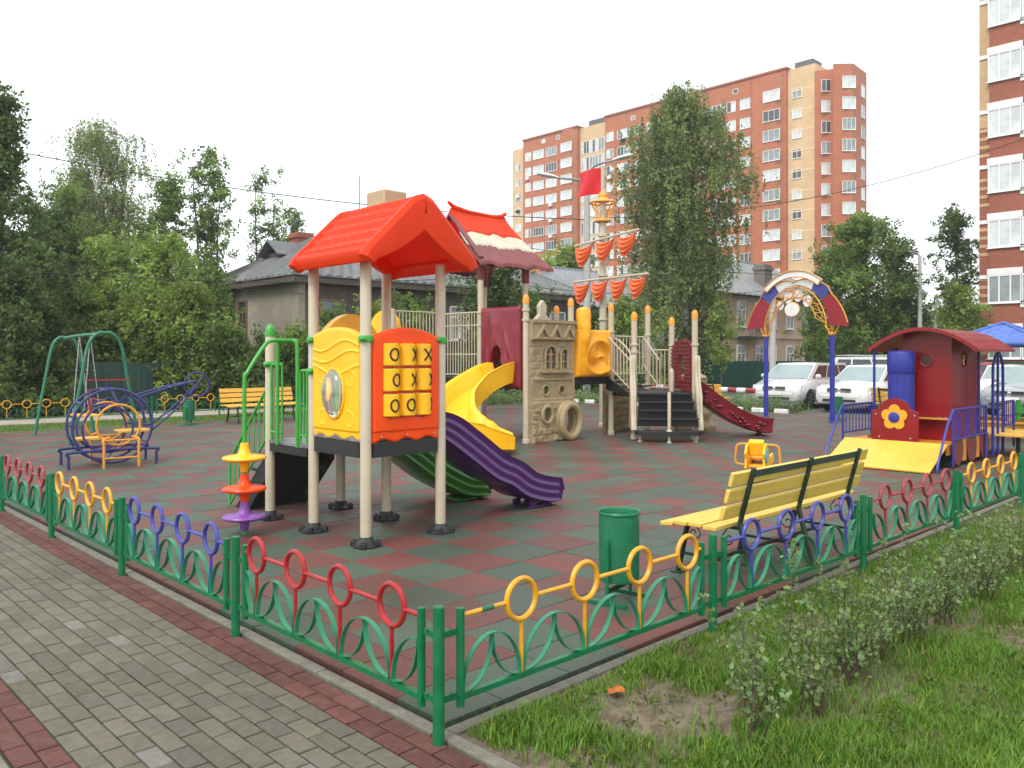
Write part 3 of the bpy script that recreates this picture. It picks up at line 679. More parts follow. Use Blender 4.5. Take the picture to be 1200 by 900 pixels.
# orange game panel: front
L2 = PX1-PX0-.10
def fn(a, b, back=False):
    s = a*L2; zt_ = 1.875+.095*math.sin(math.pi*a)**.8; zb_ = .93-.016*math.cos(s*2*math.pi/.25); z = lerp(zb_, zt_, b)
    e_ = min(a, 1-a)*L2; eb = min(b, 1-b); rim = -.016*max(0, 1-e_/.022)**2-.014*max(0, 1-eb/.022)**2+(-.012 if z < 1.02 else 0)
    return Vector((PX0+.05+s, PY0-.05-(rim if not back else 0), z))
g = MB(); g.slab(fn, 76, 120, (0, .05, 0), mask=lambda a, b: not (.135 < a < .865-.0 and 1.135 < lerp(.93, 1.875+.095*math.sin(math.pi*a)**.8, b) < 1.825))
gp = ob('game_panel', g, M['p_orange'], T, label='orange-red noughts and crosses panel', ang=60)
g = MB()
for s in (.08, .37, .68): g.sphere((PX0+.05+s, PY0-.058, .975), .010, 8, 6)
ob('bolts', g, M['chain'], gp)
gx0 = PX0+.05+.135*L2; cw = (.73*L2)/3; marks = [['O', 'X', 'X'], ['O', 'X', 'X'], ['O', 'O', 'X']]; rots = [[-3, 38, 8], [14, 30, 48], [0, 0, 62]]
for r_ in range(3):
    zz = 1.72-.232*r_
    for c_ in range(3):
        ccx, ccy, rad = gx0+cw*(c_+.5), PY0-.022, cw*.485
        g = MB(); g.lathe((ccx, ccy, zz-.102), [(rad-.008, 0), (rad, .008), (rad, .196), (rad-.008, .204)], 28)
        g.mi = 1; a0 = R(rots[r_][c_])
        P_ = lambda a, z: (ccx+(rad+.0012)*math.sin(a+a0), ccy-(rad+.0012)*math.cos(a+a0), zz+z)
        if marks[r_][c_] == 'O': g.tube([P_(.043*math.cos(t)/rad, .053*math.sin(t)) for t in [k/28*2*math.pi for k in range(28)]], .0088, 6, closed=True)
        else:
            for sg in (-1, 1): g.tube([P_(sg*.046*(1-2*k/10)/rad, .055*(1-2*k/10)) for k in range(11)], .0088, 6)
        # the opposite face of the drum carries the other mark
        P_ = lambda a, z: (ccx+(rad+.0012)*math.sin(a+a0+math.pi), ccy-(rad+.0012)*math.cos(a+a0+math.pi), zz+z)
        if marks[r_][c_] == 'X': g.tube([P_(.043*math.cos(t)/rad, .053*math.sin(t)) for t in [k/28*2*math.pi for k in range(28)]], .0088, 6, closed=True)
        ob('game_drum', g, [M['p_yellow'], M['ink']], gp)
    g = MB(); g.tube([(gx0-.02, PY0-.022, zz-.116), (gx0+3*cw+.02, PY0-.022, zz-.116)], .008, 8); ob('drum_rail', g, M['p_orange'], gp)
# slides
def slide(name, parent, path, w, hs, m_, label, grooves=3, flare=.02):
    n = len(path)
    def prof(t):
        h = hs(t) if callable(hs) else hs; o = []
        W2 = w/2
        out = [(-W2, -.06)]
        K = 14
        for k in range(K+1):
            f = k/K; o.append((-W2-.010-flare*f-.009*math.cos(f*2*math.pi*grooves), -.05+(h+.05)*f))
        o.append((-W2-flare-.030, h+.012)); o.append((-W2-flare+.012, h+.016)); o.append((-W2-flare*.2+.03, h-.02))
        o.append((-W2+.035, .05)); o.append((-W2+.09, .0)); o.append((0, -.008)); o.append((W2-.09, 0)); o.append((W2-.035, .05)); o.append((W2+flare*.2-.03, h-.02))
        o.append((W2+flare-.012, h+.016)); o.append((W2+flare+.030, h+.012))
        for k in range(K, -1, -1):
            f = k/K; o.append((W2+.010+flare*f+.009*math.cos(f*2*math.pi*grooves), -.05+(h+.05)*f))
        o.append((W2-.06, -.075)); o.append((-W2+.06, -.075)); return o
    g = MB(); g.sweep(path, prof); return ob(name, g, m_, parent, label=label, ang=55)
pp = smooth([(2.70, 3.77, .965), (2.92, 3.77, .94), (3.25, 3.77, .74), (3.65, 3.77, .47), (3.90, 3.77, .36), (4.15, 3.77, .21), (4.45, 3.77, .125), (4.66, 3.77, .10)], 7)
hs_ = lambda t: .21*min(1, (1-t)/.07+.35)*(.75+.25*min(1, t/.2))
sp_ = slide('slide', T, pp, .50, hs_, M['sl_purple'], 'purple wavy slide')
g = MB(); 
for x in (4.27, 4.46): g.box(x, x+.10, 3.62, 3.66, .0, .07); g.box(x, x+.10, 3.88, 3.92, .0, .07)
g.box(4.20, 4.60, 3.60, 3.68, .0, .02); ob('slide_foot', g, M['sl_purple'], sp_, bev=.006)
pp = smooth([(2.70, 4.66, .835), (2.90, 4.66, .80), (3.2, 4.66, .62), (3.55, 4.66, .38), (3.8, 4.66, .24), (4.05, 4.66, .13), (4.38, 4.66, .085)], 7)
sg_ = slide('slide', T, pp, .50, hs_, M['sl_green'], 'green wavy slide')
g = MB(); g.box(3.95, 4.25, 4.48, 4.84, .0, .035); ob('slide_foot', g, M['sl_green'], sg_, bev=.006)
# barrier across the slide mouths
for (ya, yb, zz) in ((PY0+.08, PY1-.08, .965), (PY1+.10, PY2-.08, .835)):
    g = MB(); g.tube(smooth([(PX1+.02, ya-.03, zz+.66), (PX1+.02, yb+.03, zz+.66)], 3), .016, 8)
    for y in (ya, ya+.08, yb-.08, yb): g.tube([(PX1+.02, y, zz), (PX1+.02, y, zz+.66)], .011, 8)
    ob('slide_gate', g, LG, T)
# ================================================================ SHIP-AND-CASTLE PLAY STRUCTURE
S_ = thing('play_castle', 'large beige castle and ship play structure with mast, sails and burgundy slide', 'play structure', (11, 9, 0))
BG = M['p_beige']; OC = mat('orange_post_cap', (.80, .30, .03), .4, .06, 6)
def spost(x, y, h, cap=True, r=.062, cl=(), base=True):
    g = MB(); g.lathe((x, y, 0), ([(r*1.25, .0), (r*1.25, .07), (r, .085)] if base else [(r, 0)])+[(r, h), (r*.9, h+.004)], 14)
    p = ob('post', g, BG, S_)
    if cap: c = MB(); c.lathe((x, y, h), [(r*1.1, -.10), (r*1.1, -.02), (r*.95, .03), (r*.6, .07), (0, .085)], 14); ob('cap', c, OC, p)
    for z in cl: c = MB(); c.lathe((x, y, z), [(r, -.025), (r+.022, -.02), (r+.022, .02), (r, .025)], 14); ob('clamp', c, BG, p)
    return p
AU, BU, CU, DU = 9.13, 10.45, 11.77, 13.10
AV, BV, CV_ = 8.53, 9.86, 11.20
spost(AU, AV, 2.84, cl=(2.62, 2.42)); spost(BU, AV, 2.84, cl=(2.42,)); spost(CU, AV, 2.80, cl=(2.25,)); spost(DU, AV, 2.80, cl=(2.2,)); spost(CU-.1, BV+.2, 2.80)
for (x, y) in ((AU, BV), (BU, BV), (AU, CV_), (BU, CV_)):
    p = spost(x, y, 3.55, cap=False, cl=(2.62, 2.36) if y < 10 or x < 10 else ())
    g = MB(); g.lathe((x, y, 3.3), [(.075, 0), (.085, .02), (.09, .45), (.10, .50)], 12); ob('roof_sleeve', g, M['p_maroon'], p)
spost(7.85, CV_, 2.7, cap=False)
# decks
def deck(poly, z, name='deck', m=None, th=.16):
    g = MB(); g.prism([(a, b) for a, b in poly], (0, 0, z-th), (1, 0, 0), (0, 1, 0), (0, 0, th)); return ob(name, g, m or M['p_black'], S_, bev=.008)
deck([(AU, AV), (CU, AV), (CU, BV), (BU, BV), (BU, CV_), (AU, CV_), (7.85, CV_), (7.85, CV_+1.2), (AU-.0, CV_+1.2), (BU, CV_+1.2), (BU, CV_), (AU, CV_)][:6], 1.27)
deck([(7.85, CV_-.0), (AU, CV_), (AU, CV_+1.2), (7.85, CV_+1.2)], 1.268)
Q1, Q2, Q4, Q3 = (11.35, 7.58), (12.18, 6.66), (13.0, 7.8), (DU, AV)
deck([Q1, Q2, Q4, Q3, (CU, AV)], .96, th=.10)
# railings with vertical bars
def rail(p, q, z0, z1, gap=.095, r=.012, mids=(), name='railing'):
    p, q = Vector((*p, 0)), Vector((*q, 0)); g = MB(); n = max(2, int((q-p).length/gap)); Z = Vector((0, 0, 1))
    zb = z0 if isinstance(z0, tuple) else (z0, z0); zt_ = z1 if isinstance(z1, tuple) else (z1, z1)
    g.tube([p+Z*zt_[0], q+Z*zt_[1]], r*1.5, 8); g.tube([p+Z*zb[0], q+Z*zb[1]], r*1.3, 8)
    for m_ in mids: g.tube([p+Z*m_, q+Z*m_], r*1.1, 8)
    for k in range(n+1): t = k/n; c = p.lerp(q, t); g.tube([c+Z*lerp(zb[0], zb[1], t), c+Z*lerp(zt_[0], zt_[1], t)], r, 6)
    return ob(name, g, BG, S_)
rail((AU, BV+.1), (AU, CV_-.1), 1.32, 2.63, .085, .011, (2.36, 1.75))
rail((7.95, CV_), (AU-.1, CV_), 1.32, 2.66, .085, .011, (2.1,))
rail((BU+.1, BV+.02), (CU-.15, BV+.15), 1.32, 2.2)
rail((CU+.08, AV), (DU-.08, AV), 1.32, 2.15, .11)
rail((DU, AV-.05), (Q4[0], Q4[1]+.08), 1.0, 1.85, .11)
# main gabled roof in three plastic tiers
g = [MB(), MB(), MB()]; ur0, ur1, vc = 8.86, 10.86, 10.53
def rz(t): return 4.80-1.16*(t**.78)
tiers = [(0, .34, M['p_orange_r'], .045), (.31, .60, M['p_cream'], .025), (.57, 1.0, M['p_maroon'], .0)]
rts = []
for k, (t0, t1, m_, lift) in enumerate(tiers):
    gb = MB()
    for side in (-1, 1):
        def fn(a, b, back=False):
            te = t1+(.022*math.sin(a*2*math.pi*(3.2 if k != 1 else 2.1)+k)+.012*math.sin(a*31)) if True else t1
            t = lerp(t0, te, b); ov = [.10, .05, 0][k]*(1-b*.4)*0; flare = .06*(t**2)
            uu = lerp(ur0-flare, 10.46+.52*t, a)
            rib = .010*math.sin(a*2*math.pi*13) if k == 2 else .004*fbm(a*9, b*4)
            return Vector((uu, vc+side*(1.02*t), rz(t)+lift+rib-(.03 if back else 0)))
        gb.slab(fn, 60, 8, (0, 0, -.04))
    if k == 0:
        gb.tube([(ur0-.05, vc, 4.97), (ur0+.1, vc, 4.88), (ur0+.5, vc, 4.82), (ur1-.75, vc, 4.80), (ur1-.50, vc, 4.84), (ur1-.36, vc, 4.93)], [.03, .05, .045, .045, .05, .03], 10)
    rts.append(ob(['roof_top_tier', 'roof_middle_tier', 'roof_lower_tier'][k], gb, m_, S_, label=['orange wavy-edged top tier', 'cream middle tier', 'maroon ribbed lower tier'][k], ang=60))
gb = MB()
for u0 in (ur0+.02,):
    for (ya, za, yb, zb_) in ((vc-.98, 3.72, vc, 4.72), (vc+.98, 3.72, vc, 4.72), (vc-.62, 3.72, vc, 4.42), (vc+.62, 3.72, vc, 4.42)): gb.beam((u0, ya, za), (u0, yb, zb_), .05, .11, up=(1, 0, 0))
    gb.box(u0, u0+.06, vc-.9, vc+.9, 3.68, 3.78)
for v0 in (BV, CV_): gb.box(ur0+.09, ur1-.3, v0-.04, v0+.04, 3.60, 3.70)
ob('roof_frame', gb, M['p_maroon'], S_, bev=.01)
# burgundy block with tree-shaped mouth where the yellow slide leaves
def bm_mask(a, b):
    s = a; zz = b
    w = .17+.13*max(0, .34-zz) if zz < .30 else .17*max(0, (1-((zz-.30)/.24)))**.6
    return not (zz < .54 and abs(s-.56-.05*math.sin(zz*9)) < w)
def fn(a, b, back=False):
    y = lerp(AV+.09, BV-.09, a); z = lerp(1.06, 2.70, b); d = 0
    if not back:
        q = abs(a-.56); d = .09*math.exp(-((a-.60)/.12)**2)*(b > .3)*min(1, (b-.3)/.15)*(1-max(0, b-.8)/.2*.8)
        d += .06*math.exp(-((abs(a-.56)-.22)/.07)**2)*math.exp(-((b-.30)/.28)**2)
        d += .045*max(0, math.sin((a*5-b*2.2)*6))**2*math.exp(-((b-.48)/.2)**2)*math.exp(-((a-.36)/.16)**2)
        d += .003*fbm(a*3, b*4); d -= .05*max(0, 1-min(a, 1-a, b, 1-b)/.04)**2
    return Vector((AU-.10-(d if not back else 0), y, z))
g = MB(); g.slab(fn, 60, 70, (.22, 0, 0), mask=bm_mask)
bp_ = ob('slide_portal', g, M['p_burg'], S_, ang=70)
# yellow curved slide
pp = smooth([(9.12, 9.12, 1.25), (8.75, 9.12, 1.17), (8.2, 9.10, .93), (7.68, 8.92, .66), (7.30, 8.52, .42), (7.25, 8.08, .27), (7.45, 7.72, .18), (7.74, 7.45, .16)], 7)
slide('slide', S_, pp, .62, lambda t: .34*min(1, .45+(1-t)*3), M['p_yellow'], 'yellow curved slide', grooves=0, flare=.05)
# sandstone wall panel: front between the first two posts
Lw = BU-AU-.06
def stone(s, z):
    row = int(z/.145); x = s/.30+.5*(row % 2); fx = abs((x % 1)-.5)*2; fz = abs(((z/.145) % 1)-.5)*2
    b_ = .03*(1-max(fx**6, fz**4))*(.55+.45*noise.noise(Vector((int(x)*1.7, row*2.3, 0)))); return b_+.012*fbm(s*7, z*7)
arches = [(.57, 1.46, .165), (.97, 1.46, .105)]
def in_arch(s, z):
    for (c_, z0, r_) in arches:
        if abs(s-c_) < r_ and z0 < z < z0+.30+math.sqrt(max(0, r_*r_-(s-c_)**2)):
            if abs(s-c_) < .014 or abs(z-z0-.14) < .014 or abs(z-z0-.29) < .014: return False
            return True
    return False
def wmask(a, b):
    s, z = a*Lw, b*2.43
    if in_arch(s, z): return False
    if math.hypot(s-.43, z-1.03) < .085 or math.hypot(s-.90, z-1.03) < .075: return False
    if math.hypot((s-.40)/.13, (z-.55)/.15) < 1: return False
    if math.hypot((s-1.0)/.22, (z-.40)/.27) < 1: return False
    return True
def fn(a, b, back=False):
    s, z = a*Lw, b*2.43; d = 0
    if not back:
        if z < .70: d = .10+1.3*stone(s, z)+.02*fbm(s*9, z*9)
        elif z < .80: d = .12
        elif z < 1.28: d = .05+(.03 if (s < .08 or s > Lw-.08 or z < .86 or z > 1.22) else 0)
        elif z < 2.02: d = .03+.9*stone(s, z)
        else:
            d = .10+.04*(z > 2.36)
    return Vector((AU+.03+s, AV-.05-(d if not back else 0), z+.0))
g = MB(); g.slab(fn, 96, 170, (0, .06, 0), mask=wmask)
wp = ob('castle_wall', g, M['p_stone'], S_, ang=45)
g = MB()
for (c_, z0, r_) in arches:
    pts = [(AU+.03+c_-r_, AV-.11, z0), (AU+.03+c_-r_, AV-.11, z0+.30)]+[(AU+.03+c_-r_*math.cos(t), AV-.11, z0+.30+r_*math.sin(t)) for t in [math.pi*k/10 for k in range(1, 10)]]+[(AU+.03+c_+r_, AV-.11, z0+.30), (AU+.03+c_+r_, AV-.11, z0)]
    g.tube(pts, .028, 8)
g.box(AU+.34, AU+1.16, AV-.20, AV-.06, 1.38, 1.44)
ob('window_arches', g, M['p_stone'], wp, ang=50)
for c_ in (.28, .66, 1.04): g = MB(); g.prism([(-.19, 0), (-.11, 0), (0, .17), (.11, 0), (.19, 0), (0, .27)], (AU+.03+c_, AV-.21, 2.08), (1, 0, 0), (0, 0, 1), (0, .07, 0)); ob('battlement_gable', g, M['p_stone'], wp, bev=.008)
g = MB(); g.box(AU+.05, BU-.05, AV-.20, AV-.14, 2.04, 2.085); ob('cornice', g, M['p_stone'], wp, bev=.01)
g = MB(); g.tube(ring((AU+.03+1.0, AV-.26, .40), (1, 0, 0), (0, 0, 1), .27, 28, .33), .075, 12, closed=True); g.tube(ring((AU+.03+1.0, AV-.16, .40), (1, 0, 0), (0, 0, 1), .27, 28, .33), .085, 12, closed=True); ob('crawl_ring', g, M['p_stone'], wp, ang=60)
g = MB(); g.tube(ring((AU+.03+.40, AV-.17, .55), (1, 0, 0), (0, 0, 1), .145, 24, .165), .038, 10, closed=True); ob('small_ring', g, M['p_stone'], wp, ang=60)
for c_, r_ in ((.43, .10), (.90, .09)): g = MB(); g.tube(ring((AU+.03+c_, AV-.10, 1.03), (1, 0, 0), (0, 0, 1), r_, 20), .022, 8, closed=True); ob('porthole_rim', g, M['p_stone'], wp, ang=60)
g = MB(); g.slab(lambda a, b: Vector((AU+.30+.65*a, AV+.30, 1.35+.75*b)), 6, 6, (0, .05, 0)); ob('inner_panel', g, mat('orange_inner_panel', (.72, .22, .02), .45), S_)
# yellow sculpted panel between second and third posts
L3 = CU-BU-.14
def fn(a, b, back=False):
    s = a*L3; z = 1.27+b*(1.0); d = 0
    if not back:
        d = .10*math.exp(-(((a-.15)/.22)**2))*(.3+b)
        th = math.atan2(b-.42, a-.55); r_ = math.hypot(a-.55, b-.42)
        d += .11*(.5+.5*math.sin(th*2+r_*13))*math.exp(-(r_/.42)**2)+.09*math.exp(-((a-.75)/.16)**2-((b-.25+a*.15)/.12)**2)
        d += .05*math.exp(-((r_-.36)/.05)**2); d -= .05*max(0, 1-min(a, 1-a, b, 1-b)/.05)**2
    return Vector((BU+.07+s, AV-.08-(d if not back else 0), z))
g = MB(); g.slab(fn, 60, 56, (0, .14, 0)); 
yf = ob('sculpted_panel', g, mat('orange_yellow_plastic', (.92, .40, .008), .36, .07, 4, .05, 50, coat=.05), S_, ang=70, label='yellow sculpted panel with twisted horn')
g = MB(); g.tube(smooth([(BU+.26, AV-.10, 1.75), (BU+.25, AV-.16, 2.1), (BU+.26, AV-.13, 2.4), (BU+.28, AV-.10, 2.62), (BU+.30, AV-.08, 2.70)], 5), [.10]*4+[.13]*4+[.15]*4+[.16]*5+[.15, .13, .10, .06], 16); ob('horn', g, yf.data.materials[0], yf, ang=70)
# stone finial panel behind the second post
g = MB(); g.prism([(-.30, 0), (.30, 0), (.30, .3), (.22, .42), (.24, .62), (.10, .74), (.12, .92), (0, 1.05), (-.12, .92), (-.10, .74), (-.24, .62), (-.22, .42), (-.30, .3)], (10.2, AV+.55, 1.85), (1, 0, 0), (0, 0, 1), (0, .1, 0)); ob('finial_panel', g, BG, S_, bev=.02)
# mast
mx, my = 13.10, 9.86
g = MB(); g.lathe((mx, my, 0), [(.11, 0), (.11, .08), (.085, .10), (.085, 5.45), (.05, 5.47), (.045, 5.55), (.045, 6.30), (0, 6.32)], 14); ms = ob('mast', g, BG, S_)
for z in (4.62, 3.66, 5.0, 2.6): c = MB(); c.lathe((mx, my, z), [(.085, -.03), (.12, -.02), (.12, .02), (.085, .03)], 14); ob('clamp', c, BG, ms)
MY = mat('crow_nest_orange', (.78, .36, .06), .4, .06, 6)
g = MB(); g.tube(ring((mx, my, 4.98), (1, 0, 0), (0, 1, 0), .17, 20), .035, 8, closed=True); g.tube(ring((mx, my, 5.42), (1, 0, 0), (0, 1, 0), .30, 24), .028, 8, closed=True)
for k in range(8):
    a = k*math.pi/4; g.tube(smooth([(mx+.17*math.cos(a), my+.17*math.sin(a), 4.98), (mx+.18*math.cos(a), my+.18*math.sin(a), 5.2), (mx+.30*math.cos(a), my+.30*math.sin(a), 5.42)], 4), .016, 6)
ob('crows_nest', g, MY, ms)
g = MB(); g.lathe((mx, my, 5.44), [(.17, 0), (.15, .06), (.10, .10), (.11, .16), (.06, .24), (.05, .26)], 16); ob('mast_finial', g, MY, ms)
def fn(a, b, back=False):
    o = .035*math.sin(a*6+b*2.5)*(1-a*.0); q = Vector((mx+.02+o, my+.05+.74*a+.06*math.sin(b*3.1)*(-1)*a+.07*a*(1-b)*1.0, 5.66+.62*b+.03*math.sin(a*4)*a)); return q
g = MB(); g.slab(fn, 20, 20, (.008, 0, 0)); ob('flag', g, M['flag'], ms, ang=70)
def yard(z0, z1, a, b, n, drop):
    A = Vector((mx-.10, my+a, z0)); B = Vector((mx-.10, my-b, z1)); g = MB(); g.tube([A, B], .028, 8); yd = ob('yard', g, BG, ms)
    for k in range(n):
        p, q = A.lerp(B, (k+.03)/n), A.lerp(B, (k+.97)/n)
        def fn(s, t, back=False):
            c = p.lerp(q, s); sag = 1-(2*s-1)**2; dd = drop*(.08+.92*min(1,sag*1.25)**.8); f = .035*math.sin(t*2*math.pi*4.2+0)*sag
            inn = (s-.5)*(1-.12*t); c = p.lerp(q, .5+inn)
            return c+Vector((-.03-.12*math.sin(t*math.pi*.8)*sag-f, 0, -drop*(.04+sag**.65*(.16+.84*t))))
        gs = MB(); gs.slab(fn, 18, 34, (.02, 0, 0)); ob('sail', gs, M['sail'], yd, ang=80)
        for e_ in (p, q): pass
    return yd
yard(4.44, 4.64, .82, 1.15, 3, .56); yard(3.55, 3.60, .84, 1.42, 4, .54)
# lower entry: hexagon steps facing the lawn
ctr = Vector(((Q1[0]+Q2[0])/2, (Q1[1]+Q2[1])/2, 0)); wdir = (Vector((*Q2, 0))-Vector((*Q1, 0))).normalized(); out = Vector((wdir.y, -wdir.x, 0)); 
if out.x > 0: out = -out
st = MB(); hw = .54
for k in range(4):
    z = .96-.16*(k+1); c0 = ctr+out*(.10+.14*k)
    st.obox(c0+out*.09+Vector((0, 0, z+.145)), wdir*(hw+.02*k), out*.09, (0, 0, .012)); st.obox(c0+out*.015+Vector((0, 0, z+.06)), wdir*(hw+.02*k), out*.008, (0, 0, .072))
    st.obox(c0+out*.178+Vector((0, 0, z+.145)), wdir*(hw+.02*k), out*.006, (0, 0, .018))
c0 = ctr+out*.56
stp = ob('entry_steps', st, M['p_black'], S_, label='black entry steps')
pl = MB(); pol = [c0-wdir*.66, c0+wdir*.66, c0+wdir*.60+out*.14, c0+out*.30, c0-wdir*.60+out*.14]
pl.prism([(p.x, p.y) for p in pol], (0, 0, .14), (1, 0, 0), (0, 1, 0), (0, 0, .09)); ob('entry_plate', pl, M['p_black'], stp, bev=.008)
for p in (c0-wdir*.55, c0+wdir*.55, c0+out*.22): f = MB(); f.lathe((p.x, p.y, 0), [(.05, 0), (.05, .02), (.025, .03), (.025, .14)], 10); ob('plate_foot', f, BG, stp)
f = MB(); p = c0+out*.22; f.lathe((p.x, p.y, .23), [(.06, 0), (.05, .02), (.034, .03), (.034, .74), (.02, .775)], 10); ob('grab_post', f, BG, stp)
for sg in (-1, 1):
    q0 = ctr+wdir*sg*(hw+.09)
    f = MB(); P_ = [(0, .20), (0, 1.75), (-.09, 1.75), (.10, 1.62), (.13, 1.45), (.20, 1.20), (.36, .98), (.42, .75), (.46, .40), (.60, .22)]
    P_ = [(-.05, .22), (-.05, 1.72), (.06, 1.72), (.10, 1.45), (.16, 1.15), (.34, .92), (.36, .60), (.44, .45), (.50, .22)]
    f.prism(P_, q0-wdir*.06+wdir*sg*.03, out, (0, 0, 1), wdir*.12); ob('side_cheek', f, BG, stp, bev=.012)
    f = MB(); f.tube(smooth([q0+Vector((0, 0, 1.72)), q0+out*.10+Vector((0, 0, 1.66)), q0+out*.16+Vector((0, 0, 1.30)), q0+out*.36+Vector((0, 0, .98)), q0+out*.42+Vector((0, 0, .60)), q0+out*.52+Vector((0, 0, .23))], 5), .020, 8); ob('handrail', f, BG, stp)
spost(Q1[0], Q1[1], 2.55, cl=(1.95, 1.80)); spost(Q2[0], Q2[1], 2.58, cl=(1.95,)); spost(Q4[0], Q4[1], 2.5, cl=(1.95,))
# short flight between the low and the high deck
st = MB()
for k in range(2): z = .96+.105*(k+1); st.box(11.8, 12.7, AV-.42+.16*k+.0, AV-.26+.16*k, z-.03, z)
st.prism([(AV-.62, .93), (AV+.02, 1.27), (AV+.02, 1.0), (AV-.3, .90)], (11.62, 0, 0), (0, 1, 0), (0, 0, 1), (.04, 0, 0)); ob('upper_steps', st, M['p_black'], S_)
for (a_, b_) in (((11.55, 8.42), (11.40, 7.72)), ((12.85, 8.45), (12.75, 7.95))):
    rail(a_, b_, (1.50, 1.02), (2.12, 1.62), .10, .011, name='step_railing')
g = MB(); g.tube(smooth([(11.77, 8.45, 2.10), (11.55, 8.1, 2.02), (11.38, 7.7, 1.75), (11.36, 7.64, 1.3), (11.5, 7.8, 1.1)], 5), .018, 8); ob('handrail', g, BG, S_)
# slatted burgundy panel with an oval opening, and the burgundy slide
pd = (Vector((*Q4, 0))-Vector((*Q2, 0))); Lp = pd.length; pd.normalize(); pn = Vector((pd.y, -pd.x, 0)); pn = pn if pn.dot(Vector((1, -1, 0))) > 0 else -pn
def pm_(a, b): return ((a-.5)/.20)**2+((b-.42)/.27)**2 > 1 and (b < .72 or ((a-.5)/.5)**2+((b-.72)/.28)**2 < 1)
def fn(a, b, back=False):
    z = 1.0+1.08*b; d = .028*(math.sin(b*2*math.pi*13) > -.2); q = Vector((*Q2, 0))+pd*(.12+(Lp-.24)*a); q.z = z; return q-pn*(d if not back else 0)-pn*.04
g = MB(); g.slab(fn, 36, 104, pn*.08, mask=pm_); ob('slatted_panel', g, M['p_burg'], S_, label='burgundy slatted panel with oval opening')
sm = Vector((*Q2, 0)).lerp(Vector((*Q4, 0)), .5)
dv = Vector((14.05-sm.x, 6.05-sm.y, 0)).normalized()
Ls = (Vector((14.05, 6.05, 0))-sm).length
pp = smooth([sm+dv*(Ls*t)+Vector((0, 0, z)) for t, z in ((0.02, .97), (.12, .93), (.3, .68), (.5, .43), (.7, .25), (.85, .16), (1.0, .14))], 7)
bs = slide('slide', S_, pp, .50, lambda t: .24*min(1, .6+(1-t)*2.5)+(.10*(t-.86)/.14 if t > .86 else 0), M['p_burg'], 'burgundy slide with knobbly sides', grooves=1, flare=.04)
g = MB()
for k in range(26):
    t = .2+.72*rnd.random(); i = int(t*(len(pp)-1)); c = pp[i]; nn = Vector((dv.y, -dv.x, 0)); nn = nn if nn.dot(Vector((-1, -1, 0))) > 0 else -nn
    g.sphere(c+nn*.285+Vector((0, 0, rnd.uniform(0, .16))), rnd.uniform(.03, .06), 8, 6, (1, 1, .7))
ob('slide_knobs', g, M['p_burg'], bs, ang=70)
g = MB(); q = pp[-6]; g.lathe((q.x, q.y, 0), [(.12, 0), (.12, .02), (.05, .04), (.05, .12)], 10); ob('slide_foot', g, M['p_burg'], bs)
# boulder climbing wall behind the slide
def fn(a, b):
    th = a*2*math.pi; r_ = (.52-.20*b)*(1+.16*fbm(math.cos(th)*2, math.sin(th)*2, b*5)+.07*math.sin(b*22)); return Vector((13.75+r_*math.cos(th)*1.1, 7.75+r_*math.sin(th)*.8, 1.28*b+.0+.03*fbm(a*8, b*8)))
g = MB(); g.grid(fn, 40, 30); g.lathe((13.75, 7.75, 1.22), [(.33, 0), (.2, .10), (0, .12)], 16); ob('climbing_rock', g, M['p_stone'], S_, ang=60)
def fn(a, b, back=False): return Vector((lerp(12.0, 12.95, a), AV+.35-(stone(a*.95, b*1.1) if not back else 0), 1.18*b))
g = MB(); g.slab(fn, 30, 40, (0, .08, 0)); ob('under_deck_wall', g, M['p_stone'], S_)
g = MB(); g.lathe((12.35, 7.35, .96), [(.055, 0), (.055, .42), (.045, .46), (0, .50)], 12); ob('deck_bollard', g, BG, S_)
# yellow tube slide far left behind the railing
pp = smooth([(8.2, CV_+.55, 1.75), (7.9, CV_+.55, 1.72), (7.3, CV_+.6, 1.45), (6.9, CV_+.9, 1.05), (6.75, CV_+1.3, .62), (6.9, CV_+1.7, .42)], 5)
g = MB(); g.tube(pp[:4], .50, 20); g.tube(pp[3:], .40, 20); 
g2 = MB()
def fn(a, b, back=False):
    return Vector((8.05, lerp(CV_+.12, CV_+1.1, a), lerp(1.3, 2.35+.35*math.sin(math.pi*a)**.6, b)))
g2.slab(fn, 20, 14, (.12, 0, 0)); ob('tunnel_hood', g2, M['p_yellow'], S_, ang=60)
# ================================================================ SWING
SWG = thing('swing_set', 'green tube swing frame behind the blue climbing helicopter', 'swing', (3.2, 15.7, 0))
def uframe(ya, x0, x1, top):
    g = MB(); xm = (x0+x1)/2
    g.tube(smooth([(x0, ya, 0), (x0+.20, ya, top*.55), (x0+.33, ya, top*.88), (xm-.14, ya, top-.02), (xm, ya, top), (xm+.14, ya, top-.02), (x1-.33, ya, top*.88), (x1-.20, ya, top*.55), (x1, ya, 0)], 5), .033, 12)
    ob('frame', g, M['swing'], SWG)
uframe(14.35, 2.58, 3.86, 2.17); uframe(17.05, 2.66, 3.86, 2.12)
g = MB(); g.tube(smooth([(3.22, 14.38, 2.15), (3.22, 15.5, 2.15), (3.25, 16.6, 2.13), (3.25, 17.03, 2.09)], 4), .033, 12); ob('top_bar', g, M['swing'], SWG)
for y in (15.25, 15.95):
    for x_ in (3.10, 3.42):
        g = MB(); pts = []
        g.tube([(3.23, y, 2.13), (x_, y, .50)], .010, 6); 
        for k in range(16): c = Vector((3.23, y, 2.13)).lerp(Vector((x_, y, .50)), k/16); g.tube(ring(c, (1, 0, 0) if k % 2 else (0, 1, 0), (0, 0, 1), .014, 8, .022), .004, 4, closed=True)
        ob('chain', g, M['chain'], SWG)
g = MB(); 
for k in range(4): g.box(3.05+.105*k, 3.145+.105*k, 15.20, 16.0, .47, .50)
ob('seat', g, M['bench_o'], SWG, bev=.004)
